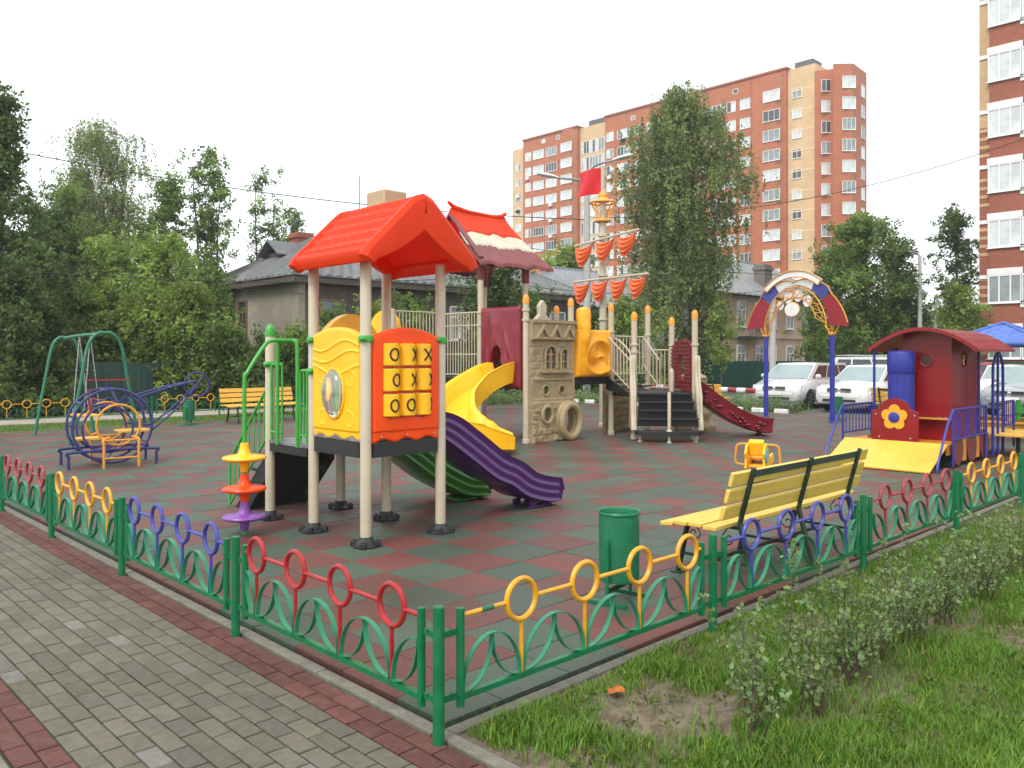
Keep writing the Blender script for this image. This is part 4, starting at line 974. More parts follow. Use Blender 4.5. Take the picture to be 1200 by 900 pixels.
g = MB(); g.tube([(3.45, 15.2, .52), (3.50, 15.2, .80), (3.50, 16.0, .80), (3.45, 16.0, .52)], .014, 6); ob('backrest', g, M['dred'], SWG)

# ================================================================ CLIMBING HELICOPTER
H = thing('climbing_helicopter', 'dark blue pipe climbing helicopter with yellow side rings and red rotor', 'climbing frame', (2.2, 10.9, 0), R(-7))
HM = M['heli']; hx, hy = 2.2, 10.9
def hp(x, y, z): x *= .9; z *= .93; c, s = math.cos(R(-7)), math.sin(R(-7)); return Vector((hx+x*c-y*s, hy+x*s+y*c, z))
ex, ey = (hp(1, 0, 0)-hp(0, 0, 0)).normalized(), (hp(0, 1, 0)-hp(0, 0, 0)).normalized()
for y in (-.24, .24):
    g = MB(); g.tube(ring(hp(-.02, y, .67), ex, (0, 0, 1), .57, 40), .021, 10, closed=True); ob('main_ring', g, HM, H)
    g = MB(); g.tube(ring(hp(-.10, y*1.02, .62), ex, (0, 0, 1), .36, 32), .017, 8, closed=True); ob('inner_ring', g, HM, H)
    for k, (a, b) in enumerate((((-.655, .67), (-.50, .67)), ((.28, .67), (.615, .67)))): g = MB(); g.tube([hp(a[0], y, a[1]), hp(b[0], y, b[1])], .016, 8); ob('bar', g, HM, H)
for y in (-.34, .34):
    g = MB(); g.tube(smooth([hp(-.72, y, 0), hp(-.72, y, .20), hp(-.66, y, .27), hp(.60, y, .27), hp(.66, y, .20), hp(.66, y, 0)], 4), .022, 10); ob('skid', g, HM, H)
g = MB()
for a in (60, 100, 140, 215, 250, 290, 330, 20):
    c = Vector(hp(-.02, 0, .67))+ex*.57*math.cos(R(a))+Vector((0, 0, 1))*.57*math.sin(R(a)); g.tube([c-ey*.24, c+ey*.24], .014, 8)
for x in (-.28, .28): g.tube([hp(x, -.34, .27), hp(x, .34, .27)], .016, 8)
g.tube([hp(-.14, -.24, .10), hp(.14, .24, .27)], .014, 6); g.tube([hp(-.02, 0, 1.30), hp(.10, -.22, .98)], .016, 8)
ob('cross_bars', g, HM, H)
for y in (-.11, .11):
    g = MB(); g.tube(smooth([hp(.40, y*2, 1.14), hp(.9, y*1.5, 1.28), hp(1.32, y, 1.37), hp(1.42, y*.8, 1.37), hp(1.44, y*.8, 1.29), hp(1.05, y*1.3, .90), hp(.60, y*2, .55)], 5), .016, 8); ob('tail_boom', g, HM, H)
g = MB(); 
for x, z in ((1.0, 1.30), (1.2, 1.34), (.95, .82), (1.25, 1.1)): g.tube([hp(x, -.15, z), hp(x, .15, z)], .012, 6)
ob('tail_rungs', g, HM, H)
g = MB(); c = hp(1.42, -.14, 1.33); g.tube(ring(c, ex, (0, 0, 1), .20, 28), .015, 8, closed=True); g.tube([c-ex*.12-Vector((0, 0, .16)), c+ex*.12+Vector((0, 0, .16))], .013, 6); ob('tail_rotor_ring', g, HM, H)
g = MB(); g.tube([hp(-.05, 0, 1.30), hp(-.05, 0, 1.43)], .02, 8); ob('rotor_mast', g, HM, H)
g = MB(); g.obox(hp(-.05, 0, 1.435), ex*.33, ey*.035, (0, 0, .010)); ob('rotor_blade', g, M['red'], H)
g = MB(); g.tube(ring(hp(-.33, 0, 1.02), ey, (0, 0, 1), .10, 16), .012, 6, closed=True); g.tube([hp(-.33, 0, 1.12), hp(-.33, 0, 1.29)], .012, 6); ob('steering_wheel', g, M['dred'], H)
for y, s in ((-.45, -1), (.45, 1)):
    g = MB(); g.tube(ring(hp(.02, y, .70), ex, (0, 0, 1), .31, 32), .018, 10, closed=True); yr = ob('side_ring', g, M['heli_y'], H)
    g = MB()
    for x in (-.22, .33): g.tube(smooth([hp(x+(.10 if x < 0 else -.10), y, .50), hp(x, y+s*.04, .46), hp(x, y+s*.06, .38), hp(x, y+s*.07, 0)], 4), .021, 10)
    g.tube([hp(-.20, y+s*.05, .45), hp(.31, y+s*.05, .45)], .015, 8); g.tube([hp(-.22, y+s*.07, .16), hp(.33, y+s*.07, .16)], .014, 8)
    ob('step_ladder', g, M['heli_y'], H)
g = MB()
for k in range(2): g.obox(hp(.36+.0*k, -.12+.24*k, .56), ex*.24, ey*.10, (0, 0, .014))
ob('seat_boards', g, M['bench_o'], H, bev=.003)
g = MB(); g.obox(hp(-.36, 0, .46), ex*.20, ey*.20, (0, 0, .014)); ob('seat_boards', g, M['bench_o'], H, bev=.003)

# ================================================================ BENCHES
def bench(name, label, x0, y0, L, rz, wood, ng=3, curls=True, group='slatted yellow benches'):
    """front of the seat faces +y locally; backrest towards -y"""
    B = thing(name, label, 'bench', (x0, y0, 0), rz, group); g0 = WM[B.name]
    Pt = lambda x, y, z: tuple(g0 @ Vector((x, y, z)))
    X = (g0.to_3x3() @ Vector((1, 0, 0))); Y = (g0.to_3x3() @ Vector((0, 1, 0)))
    for k in range(4):
        y = .20+.125*k; z = .455-.008*abs(k-1.2)+(-.012 if k == 3 else 0); tl = (-.02, .0, -.02, -.10)[k]
        g = MB(); g.obox(Pt(L/2, y+.055, z), X*(L/2+.0), Y*.057+Vector((0, 0, tl*.057)), (0, 0, .0165)); ob('seat_board', g, wood, B, bev=.006)
    for k in range(3):
        z = .565+.125*k; y = .155-.035*k; g = MB(); up = (Vector((0, 0, 1))-Y*.27).normalized(); nn = up.cross(X)
        g.obox(Pt(L/2, y, z), X*(L/2-.02), up*.052, nn*.0165); ob('back_board', g, wood, B, bev=.006)
    for k in range(ng):
        x = .26+(L-.52)*k/(ng-1); g = MB()
        P = [(.30, .0), (.215, .41), (.16, .50), (.03, .89)]
        g.beam(Pt(x, .03, .0), Pt(x, .155, .47), .028, .04, up=X); g.beam(Pt(x, .155, .45), Pt(x, .036, .885), .028, .034, up=X)
        g.beam(Pt(x, .70, .0), Pt(x, .60, .43), .028, .04, up=X); g.beam(Pt(x, .14, .425), Pt(x, .70, .425), .028, .03, up=X); g.beam(Pt(x, .08, .16), Pt(x, .67, .16), .022, .022, up=X)
        for yy in (.03, .70): g.obox(Pt(x, yy, .006), X*.045, Y*.045, (0, 0, .006))
        lg = ob('leg_frame', g, M['iron'], B, bev=.003)
        if curls:
            c = MB()
            for cy, sg in ((.25, 1), (.55, -1)):
                pts = [Pt(x, cy+sg*(.012+.045*t)*math.cos(t*6.5), .33+(.012+.045*t)*math.sin(t*6.5)) for t in [q/16 for q in range(17)]]; c.tube(pts, .005, 6)
                c.tube([Pt(x, cy+sg*.05, .35), Pt(x, cy+sg*.0, .42)], .005, 6)
            ob('scroll', c, M['iron'], lg)
    g = MB(); g.beam(Pt(.26, .062, .835), Pt(L-.26, .062, .835), .012, .05); g.beam(Pt(.26, .36, .16), Pt(L-.26, .36, .16), .022, .022); ob('rail', g, M['iron'], B)
    return B
bench('bench', 'yellow slatted bench with back to the fence beside the green bin', 2.90, .20, 2.36, R(0), M['bench'])
bench('bench', 'yellow bench by the far fence beside a small green bin', 9.15, 17.75, 2.1, R(180), M['bench_o'], ng=2, curls=False)
bench('bench', 'yellow bench in front of the parked white cars', 19.9, 6.30, 1.9, R(-95), M['bench_o'], ng=2, curls=False)
bench('bench', 'small yellow bench seen behind the burgundy slide', 19.2, 11.9, 1.5, R(-90), M['bench_o'], ng=2, curls=False)

# ================================================================ BINS
bm_ = mat('perforated_green_bin_steel', (.010, .19, .085), .42, .12, 9, .1, 90, coat=.1)
def _perf(m):
    N = m.node_tree.nodes; L = m.node_tree.links; t = N.new('ShaderNodeTexCoord'); s = N.new('ShaderNodeSeparateXYZ'); L.new(t.outputs['Object'], s.inputs[0])
    at = N.new('ShaderNodeMath'); at.operation = 'ARCTAN2'; L.new(s.outputs[1], at.inputs[0]); L.new(s.outputs[0], at.inputs[1])
    m1 = N.new('ShaderNodeMath'); m1.operation = 'MULTIPLY'; m1.inputs[1].default_value = 9; L.new(at.outputs[0], m1.inputs[0]); m2 = N.new('ShaderNodeMath'); m2.operation = 'MULTIPLY'; m2.inputs[1].default_value = 62; L.new(s.outputs[2], m2.inputs[0])
    cb = N.new('ShaderNodeCombineXYZ'); L.new(m1.outputs[0], cb.inputs[0]); L.new(m2.outputs[0], cb.inputs[1])
    vo = N.new('ShaderNodeTexVoronoi'); vo.inputs['Scale'].default_value = 1; vo.inputs['Randomness'].default_value = 0; L.new(cb.outputs[0], vo.inputs['Vector'])
    bp = N.new('ShaderNodeBump'); bp.inputs['Strength'].default_value = .7; bp.inputs['Distance'].default_value = .004; r = N.new('ShaderNodeMapRange'); r.inputs['From Min'].default_value = .2; r.inputs['From Max'].default_value = .34; L.new(vo.outputs['Distance'], r.inputs['Value']); L.new(r.outputs[0], bp.inputs['Height']); L.new(bp.outputs[0], N['Principled BSDF'].inputs['Normal'])
    b = N['Principled BSDF']; src = b.inputs['Base Color'].links[0].from_socket; mx = N.new('ShaderNodeMix'); mx.data_type = 'RGBA'; mx.blend_type = 'MULTIPLY'; mx.inputs[0].default_value = .8
    rc = N.new('ShaderNodeCombineColor'); 
    r3 = N.new('ShaderNodeMapRange'); r3.inputs['From Min'].default_value = .2; r3.inputs['From Max'].default_value = .3; r3.inputs['To Min'].default_value = .3; L.new(vo.outputs['Distance'], r3.inputs['Value'])
    for k in range(3): L.new(r3.outputs[0], rc.inputs[k])
    L.new(src, mx.inputs[6]); L.new(rc.outputs[0], mx.inputs[7]); L.new(mx.outputs[2], b.inputs['Base Color'])
_perf(bm_)
bi = thing('litter_bin', 'green perforated round litter bin beside the near bench', 'bin', (2.24, .76, 0), R(10), 'green litter bins')
g = MB(); g.lathe((0, 0, 0), [(.0, .14), (.138, .14), (.140, .145), (.142, .60), (.150, .605), (.152, .615), (.148, .622), (.140, .618), (.136, .60), (.132, .16), (0, .155)], 40); ob('bucket', g, bm_, bi, local=True)
for x in (-.17, .17):
    g = MB(); g.tube([(x, 0, .02), (x, 0, .44)], .014, 8); g.beam((x, -.15, .012), (x, .17, .012), .028, .02); g.tube([(x, 0, .40), (x*.84, 0, .40)], .009, 6); ob('stand_post', g, M['iron'] if 0 else M['green'], bi, local=True)
g = MB(); g.beam((-.17, 0, .09), (.17, 0, .09), .025, .02); ob('cross_bar', g, M['iron'], bi, local=True)
for (x, y, rz, lb) in ((6.18, 17.44, .8, 'small green litter bin left of the far yellow bench'), (19.45, 6.95, .8, 'green litter bin beside the arch pole in front of the cars')):
    b2 = copytree(bi); b2.location = (x, y, 0); b2.rotation_euler = (0, 0, rz); b2['label'] = lb; WM[b2.name] = Matrix.Translation((x, y, 0))

# ================================================================ SPRING RIDER behind the near bench
SR = thing('spring_rider', 'yellow spring rider with looped handles behind the near bench', 'spring rider', (7.86, 2.80, -.13), R(20))
g = MB(); g.tube([(.10*math.cos(t*.7), .10*math.sin(t*.7), .15+.0037*t) for t in range(60)], .014, 8); ob('spring', g, M['p_black'], SR, local=True)
g = MB(); g.prism([(-.42, .36), (.36, .36), (.40, .44), (.30, .50), (.12, .47), (-.05, .50), (-.12, .62), (-.20, .68), (-.34, .66), (-.44, .56), (-.40, .48)], (0, -.13, 0), (1, 0, 0), (0, 0, 1), (0, .03, 0)); g.prism([(-.42, .36), (.36, .36), (.40, .44), (.30, .50), (.12, .47), (-.05, .50), (-.12, .62), (-.20, .68), (-.34, .66), (-.44, .56), (-.40, .48)], (0, .10, 0), (1, 0, 0), (0, 0, 1), (0, .03, 0)); ob('side_boards', g, M['p_yellow'], SR, local=True, bev=.006)
g = MB(); g.box(-.1, .3, -.10, .10, .44, .47); g.box(-.3, .3, -.10, .10, .36, .39); ob('seat', g, M['p_yellow'], SR, local=True, bev=.006)
g = MB(); g.lathe((-.32, -.135, .52), [(.09, 0), (.09, .012), (0, .014)], 20, axis=(0, -1, 0)); ob('round_badge', g, mat('sky_blue_plastic', (.06, .35, .62), .4), SR, local=True)
g = MB(); g.obox((-.26, 0, .62), (.03, 0, .02), (0, .10, 0), (-.03, 0, .10)); ob('neck_board', g, M['p_yellow'], SR, local=True, bev=.02)
for s in (-1, 1): g = MB(); g.tube(smooth([(-.22, s*.08, .64), (-.20, s*.16, .66), (-.18, s*.26, .64), (-.18, s*.28, .56), (-.18, s*.28, .40), (-.18, s*.14, .38)], 4), .016, 8); ob('handle', g, M['heli_y'], SR, local=True)
SR2 = copytree(SR); SR2.location = (14.9, 17.0, 0); SR2['label'] = 'small spring rider far behind the curved yellow slide'; SR['group'] = SR2['group'] = 'spring riders'

# ================================================================ ENTRANCE ARCH
A_ = thing('entrance_arch', 'tall arch on blue poles with white, blue and red fan wings', 'arch', (18.8, 7.75, 0))
pa, pb = Vector((19.2, 8.9, 0)), Vector((18.4, 6.6, 0)); ax = (pb-pa).normalized(); an = Vector((-ax.y, ax.x, 0)); Wd = (pb-pa).length; mid = (pa+pb)/2
for p in (pa, pb):
    g = MB(); g.lathe((p.x, p.y, 0), [(.12, 0), (.12, .02), (.065, .03), (.065, 2.25), (0, 2.26)], 14); ob('pole', g, M['t_blue'], A_)
    g = MB(); g.tube(ring((p.x, p.y, 2.30), ax, an, .09, 14), .02, 6, closed=True)
    for k in range(6): t = k*math.pi/3; g.tube([(p.x, p.y, 2.2), tuple(p+ax*.26*math.cos(t)+an*.10*math.sin(t)+Vector((0, 0, 2.52)))], .014, 6)
    ob('bracket', g, M['yellow'], A_)
def arc(r, n, a0=180, a1=0, cz=2.42, o=0): return [mid+ax*r*math.cos(R(lerp(a0, a1, k/n)))+Vector((0, 0, cz+r*math.sin(R(lerp(a0, a1, k/n)))*1.02))+an*o for k in range(n+1)]
g = MB()
for o in (-.12, .12):
    g.tube(arc(Wd/2-.08, 26, o=o), .018, 6); 
    g.tube(arc(Wd/2-.42, 22, 165, 15, o=o, cz=2.50), .014, 6)
q1, q2 = arc(Wd/2-.08, 26, o=-.12), arc(Wd/2-.08, 26, o=.12)
for k in range(0, 27, 2): g.tube([q1[k], q2[k]], .010, 5)
q3 = arc(Wd/2-.42, 26, 165, 15, o=-.12, cz=2.50)
for k in range(1, 26, 2): g.tube([q1[k], q3[k-1]], .009, 5); g.tube([q1[k], q3[min(26, k+1)]], .009, 5)
ob('arch_truss', g, M['heli_y'], A_)
fan_m = [M['white_s'], mat('fan_blue_sheet', (.07, .075, .30), .4), mat('fan_red_sheet', (.30, .022, .035), .4, .08, 4)]
for sgn in (-1, 1):
    bands = [(92, 60), (60, 38), (38, 4)]
    for bi_, (a0, a1) in enumerate(bands):
        def fn(a, b, back=False):
            t = R(lerp(a0, a1, a)); r0 = Wd/2-.02; ex_ = .10+.60*(1-lerp(a0, a1, a)/92)**1.0; r_ = r0+ex_*b
            return mid+ax*sgn*(r_*math.cos(t))+Vector((0, 0, 2.44+r_*math.sin(t)*(1.0-.02*b)-.10*b*(bi_ == 2)))+an*(-.10-.03*b)
        g = MB(); g.slab(fn, 14, 4, an*.012); ob('fan_panel', g, fan_m[bi_], A_)
    g = MB(); g.tube([mid+ax*sgn*((Wd/2-.02+.10+.60*(1-d/92)**1.0)*math.cos(R(d)))+Vector((0, 0, 2.44+(Wd/2-.02+.10+.60*(1-d/92)**1.0)*math.sin(R(d))*.98-(.10 if d < 40 else 0)))-an*.13 for d in range(92, 3, -5)], .016, 6); ob('fan_edge', g, M['heli_y'], A_)
g = MB()
def fn(a, b, back=False): t = R(lerp(132, 52, a)); r_ = Wd/2+.14+.17*b; return mid+ax*r_*1.08*math.cos(t)+Vector((0, 0, 2.50+r_*math.sin(t)))-an*.16
g.slab(fn, 24, 3, an*.03); ob('name_board', g, M['white_s'], A_)
g = MB(); g.tube([mid+ax*(Wd/2+.14+d[1])*1.08*math.cos(R(d[0]))+Vector((0, 0, 2.50+(Wd/2+.14+d[1])*math.sin(R(d[0]))))-an*.18 for d in [(132-4*k, 0) for k in range(21)]+[(52+4*k, .17) for k in range(21)]], .014, 6, closed=True); ob('board_edge', g, M['heli_y'], A_)
g = MB(); g.prism([(.27*math.cos(k*math.pi/14), .19*math.sin(k*math.pi/14)) for k in range(28)], mid+Vector((0, 0, 2.98))-an*.2, ax, (0, 0, 1), an*.03); ov = ob('oval_sign', g, M['white_s'], A_)
g = MB(); g.tube(ring(mid+Vector((0, 0, 2.98))-an*.19, ax, (0, 0, 1), .27, 28, .19), .013, 6, closed=True); g.tube([mid+Vector((0, 0, 3.17))-an*.19, mid+Vector((0, 0, 3.50))-an*.12], .012, 6); ob('sign_rim', g, M['heli_y'], ov)
for k, (a, z, r_) in enumerate(((-.55, 3.12, .13), (-.25, 3.30, .15), (.12, 3.33, .15), (.45, 3.18, .15))):
    g = MB(); g.lathe(mid+ax*a+Vector((0, 0, z))-an*.1, [(r_, 0), (r_, .02), (0, .021)], 18, axis=tuple(an)); ob('white_disc', g, M['white_s'], A_)

# ================================================================ PLAY TRAIN
TR = thing('play_train', 'wooden play train with red cab, blue boiler and yellow ramp', 'play train', (11.5, 2.2, 0))
VA, VB = 1.45, 3.02
g = MB(); g.obox(((10.25+11.02)/2, (VA+VB)/2, .195), ((11.02-10.25)/2, 0, .175), (0, (VB-VA)/2, 0), (-.004, 0, .012)); ob('ramp', g, M['t_yellow'], TR, bev=.004)
g = MB(); g.box(11.03, 13.15, VA+.02, VB, .32, .36); g.box(11.05, 13.15, VA+.02, VA+.05, .20, .318); ob('platform', g, M['t_orange'], TR, bev=.004)
g = MB(); g.box(11.2, 13.1, VA+.12, VA+.17, .02, .31); g.box(11.2, 13.1, VB-.2, VB-.12, .02, .31); g.box(10.5, 10.55, VA+.05, VB-.05, 0, .06); ob('chassis', g, M['p_black'], TR)
def wheelboard(u, hw_, z0, z1, name='wheel_board'):
    g = MB(); n = 20; g.prism([(u+hw_*math.cos(2*math.pi*k/n), (z0+z1)/2+(z1-z0)/2*math.sin(2*math.pi*k/n)) for k in range(n)], (0, VA-.035, 0), (1, 0, 0), (0, 0, 1), (0, .03, 0)); return ob(name, g, M['t_wheel'], TR, bev=.004)
for u in (11.38, 12.02, 12.66): wheelboard(u, .23, .03, .52)
for u in (11.70, 12.34): g = MB(); g.box(u-.09, u+.09, VA-.02, VA+.01, .08, .42); ob('wheel_gap_board', g, M['t_orange'], TR)
# nose board with flower
g = MB(); NP = [(-.36, .37), (.36, .37), (.36, .84), (.24, .87)]+[(.24*math.cos(R(a)), .86+.18*math.sin(R(a))) for a in range(10, 180, 17)]+[(-.24, .87), (-.36, .84)]
g.prism(NP, (11.10, 2.26, 0), (0, -1, 0), (0, 0, 1), (.025, 0, 0)); nb = ob('nose_board', g, M['t_red'], TR, bev=.004)
fl = []
for k in range(80):
    a = 2*math.pi*k/80; best = .09
    for j in range(5):
        c_ = math.pi/2+j*2*math.pi/5; da = a-c_; D, rr_ = .118, .086; q = rr_*rr_-(D*math.sin(da))**2
        if q > 0 and math.cos(da) > 0: best = max(best, D*math.cos(da)+math.sqrt(q))
    fl.append((best*math.cos(a), .74+best*math.sin(a)))
g = MB(); g.prism(fl, (11.095, 2.26, 0), (0, -1, 0), (0, 0, 1), (-.018, 0, 0)); ob('flower', g, mat('flower_orange_yellow', (.85, .38, .02), .4), nb, bev=.003)
g = MB(); g.lathe((11.077, 2.26, .74), [(.085, 0), (.085, .014), (.075, .02), (0, .021)], 24, axis=(-1, 0, 0)); ob('flower_centre', g, M['t_blue'], nb)
g = MB()
for (y, z) in ((2.02, .42), (2.50, .42), (1.96, .78), (2.55, .78)): g.lathe((11.1, y, z), [(.016, 0), (.014, .01), (0, .014)], 8, axis=(-1, 0, 0))
ob('bolts', g, M['chain'], nb)
g = MB(); g.lathe((11.48, 2.30, .36), [(.19, 0), (.19, 1.06), (.205, 1.08), (.212, 1.10), (.212, 1.38), (.20, 1.42), (.16, 1.435), (0, 1.44)], 28)
for k in range(12):
    a = k*math.pi/6; g.tube([(11.48+.19*math.cos(a), 2.30+.19*math.sin(a), .37), (11.48+.19*math.cos(a), 2.30+.19*math.sin(a), 1.43)], .012, 5)
ob('boiler', g, M['t_blue'], TR)
# cab
cu0, cu1, cv0, cv1 = 11.72, 13.02, 1.62, 2.36
g = MB()
def cabf(a, b, back=False): return Vector((cu0, lerp(cv0, cv1, a), lerp(.74, 2.07, b)))
g.slab(cabf, 34, 60, (.022, 0, 0), mask=lambda a, b: math.hypot((a-.50)*(cv1-cv0), (b-.675)*1.33) > .095); cf = ob('cab_front', g, M['t_red'], TR)
g = MB(); g.tube(ring((cu0-.002, (cv0+cv1)/2, .74+.675*1.33), (0, 1, 0), (0, 0, 1), .100, 28), .014, 8, closed=True); ob('window_rim', g, M['t_red'], cf)
g = MB()
def cabs(a, b, back=False): return Vector((lerp(cu0+.023, cu1, a), cv0, lerp(.38, 2.05, b)))
g.slab(cabs, 60, 70, (0, .022, 0), mask=lambda a, b: math.hypot((a-.45)*(cu1-cu0), (b-.76)*1.67) > .115); cf = ob('cab_side', g, M['t_red'], TR)
g = MB(); g.tube(ring((lerp(cu0+.023, cu1, .45), cv0, .38+.76*1.67), (1, 0, 0), (0, 0, 1), .122, 28), .014, 8, closed=True); ob('window_rim', g, M['t_red'], cf)
g = MB(); g.slab(lambda a, b: Vector((lerp(cu0+.023, cu1, a), cv1-.022, lerp(.38, 2.05, b))), 60, 70, (0, .022, 0), mask=lambda a, b: math.hypot((a-.5)*(cu1-cu0), (b-.76)*1.67) > .13); ob('cab_side', g, M['t_red'], TR)
g = MB(); g.box(cu0-.14, cu0+.0, cv0-.02, cv1, .70, .725); ob('cab_shelf', g, M['t_orange'], TR, bev=.003)
g = MB(); g.box(cu0+.0, cu0+.02, cv0, cv1, .365, .695); ob('cab_lower_board', g, M['t_red'], TR)
g = MB()
def rff(a, b, back=False):
    t = (a-.5)*2; return Vector((lerp(11.40, 13.36, b), 1.97+.81*t, 2.15-.34*t*t+(.006*(math.sin(a*2*math.pi*9) > 0) if not back else 0)))
g.slab(rff, 72, 2, (0, 0, -.03)); rfo = ob('roof', g, M['t_redroof'], TR, ang=20)
g = MB(); g.sweep([(11.385, 1.97+.82*t, 2.145-.34*t*t) for t in [k/10-1 for k in range(21)]], [(-.02, -.035), (.02, -.035), (.02, .02), (-.02, .02)]); ob('roof_edge', g, M['t_red'], rfo)
for (u, v) in ((12.64, 1.50), (11.45, 2.72), (12.4, 2.72), (13.3, 1.40), (13.25, 2.62)):
    g = MB(); g.tube([(u, v+(.22 if v < 2 else 0), .05), (u, v+(.22 if v < 2 else 0), .9), (u, v, 1.86)] if 0 else [(u, v, .02), (u, v, 1.84)], .022, 10); ob('roof_post', g, M['t_blue'], TR)
def trail(v, u0, u1, name='side_railing'):
    g = MB(); g.tube([(u0, v, .90), (u1, v, .90)], .018, 8); g.tube([(u0, v, .45), (u1, v, .45)], .015, 8); g.tube([(u0, v, .04), (u0, v, .90)], .02, 8); g.tube([(u1, v, .04), (u1, v, .90)], .02, 8); n = int((u1-u0)/.12)
    for k in range(1, n): u = lerp(u0, u1, k/n); g.tube([(u, v, .45), (u, v, .90)], .009, 6)
    g.tube(smooth([(u0, v, .90), (u0-.25, v, .66), (u0-.62, v, .16), (u0-.68, v, .02)], 5), .019, 8)
    ob(name, g, M['t_blue'], TR)
trail(VA-.06, 11.05, 12.62); trail(VB+.05, 11.05, 12.2)
g = MB(); g.tube(smooth([(13.1, 1.42, .05), (13.1, 1.42, 1.35), (13.16, 1.42, 1.62), (13.38, 1.42, 1.78), (13.60, 1.42, 1.62), (13.66, 1.42, 1.35), (13.66, 1.42, .05)], 5), .024, 10); ob('hoop', g, M['t_blue'], TR)
g = MB(); g.tube([(13.66, 1.42, .92), (14.3, 1.42, .92)], .018, 8); g.tube([(13.66, 1.42, .50), (14.3, 1.42, .50)], .014, 8); g.tube([(14.3, 1.42, .1), (14.3, 1.42, .92)], .02, 8)
for k in range(1, 6): g.tube([(13.66+.107*k, 1.42, .5), (13.66+.107*k, 1.42, .92)], .009, 6)
ob('side_railing', g, M['t_blue'], TR)
g = MB(); g.box(13.2, 14.5, 1.0, 2.9, .36, .395); g.box(13.2, 14.5, 2.86, 2.9, .40, .62); ob('tender_floor', g, M['t_yellow'], TR, bev=.004)
g = MB(); g.box(13.4, 13.46, 1.1, 1.16, 0, .36); g.box(14.3, 14.36, 1.1, 1.16, 0, .36); ob('tender_legs', g, M['p_black'], TR)
for (u, z1_) in ((13.72, .62), (14.05, .98), (14.35, .75)):
    g = MB(); g.prism([(u-.19, .28), (u+.19, .28), (u+.19, .28+(z1_-.28)*.55), (u+.13, .28+(z1_-.28)*.8), (u, z1_), (u-.13, .28+(z1_-.28)*.8), (u-.19, .28+(z1_-.28)*.55)], (0, .98, 0), (1, 0, 0), (0, 0, 1), (0, .03, 0)); ob('pointed_board', g, M['t_wheel'], TR, bev=.01)
g = MB()
for k, v in enumerate((2.55, 2.78)): g.lathe((11.16+.3*k, v, .36), [(.05, 0), (.045, .04), (.02, .06), (0, .062)], 12)
ob('hand_knobs', g, M['t_wheel'], TR)

# ================================================================ GAZEBO SANDPIT (blue hip roof, magenta posts)
gx, gy = C(1176, 17.4)
GZ = thing('gazebo', 'blue tiled hip roof gazebo on magenta posts behind the train', 'gazebo', (gx, gy, 0))
g = MB(); e_ = 1.05; ze, zp = 1.96, 2.40; h_ = .98
cs = [(gx-e_, gy-e_), (gx+e_, gy-e_), (gx+e_, gy+e_), (gx-e_, gy+e_)]
for k in range(4):
    a, b = Vector((*cs[k], ze)), Vector((*cs[(k+1) % 4], ze)); top = Vector((gx, gy, zp))
    def fn(s, t, back=False):
        p = a.lerp(b, s); q = p.lerp(top, t*.985); row = int(t*6); st = .022*(1-(t*6-row)) if not back else 0
        st -= (.016 if abs(((s-.5)*(1-t)*e_*2/.30+.5*(row % 2)) % 1-.5) > .46 else 0) if not back else 0
        return q+Vector((0, 0, st))
    g.slab(fn, 48, 30, (0, 0, -.05))
gr = ob('roof', g, M['roof_blue'], GZ)
g = MB()
for k in range(4): g.tube([(*cs[k], ze), (*cs[(k+1) % 4], ze)], .055, 8); g.tube([(*cs[k], ze), (gx, gy, zp+.02)], .03, 8)
ob('roof_edge', g, mat('blue_fascia', (.05, .13, .42), .4), gr)
for (x, y) in [(gx+sx_*.82, gy+sy_*.82) for sx_ in (-1, 1) for sy_ in (-1, 1)]: g = MB(); g.tube([(x, y, 0), (x, y, 1.98)], .05, 12); ob('post', g, M['purple_post'], GZ)
for k in range(4):
    a, b = Vector((gx+(-.82 if k in (0, 3) else .82), gy+(-.82 if k in (0, 1) else .82), 0)), Vector((gx+(.82 if k in (0, 1) else -.82), gy+(-.82 if k in (0, 3) else .82)*1, 0))
pts = [(-.82, -.82), (.82, -.82), (.82, .82), (-.82, .82)]
for k in range(4):
    a = Vector((gx+pts[k][0], gy+pts[k][1], .22)); q = pts[(k+1) % 4]; b = Vector((gx+q[0], gy+q[1], .22)); g = MB(); g.beam(a, b, .04, .26); ob('side_board', g, [M['teal'], M['t_yellow'], M['teal'], M['t_yellow']][k], GZ)
    g = MB(); g.beam(a+Vector((0, 0, .145)), b+Vector((0, 0, .145)), .24, .025); ob('bench_board', g, M['t_orange'], GZ)
g = MB(); g.tube([(gx-.9, gy-.9, 0), (gx-.9, gy-.9, 1.98)], .06, 12); ob('post', g, M['purple_post'], GZ)
for dx in (-.3, .3): g = MB(); g.lathe((gx+dx, gy-.2, .36), [(.05, 0), (.05, .12), (.09, .14), (.09, .34), (.05, .36), (.05, .42)], 12); ob('bobbin', g, M['t_yellow'] if dx < 0 else LG, GZ)
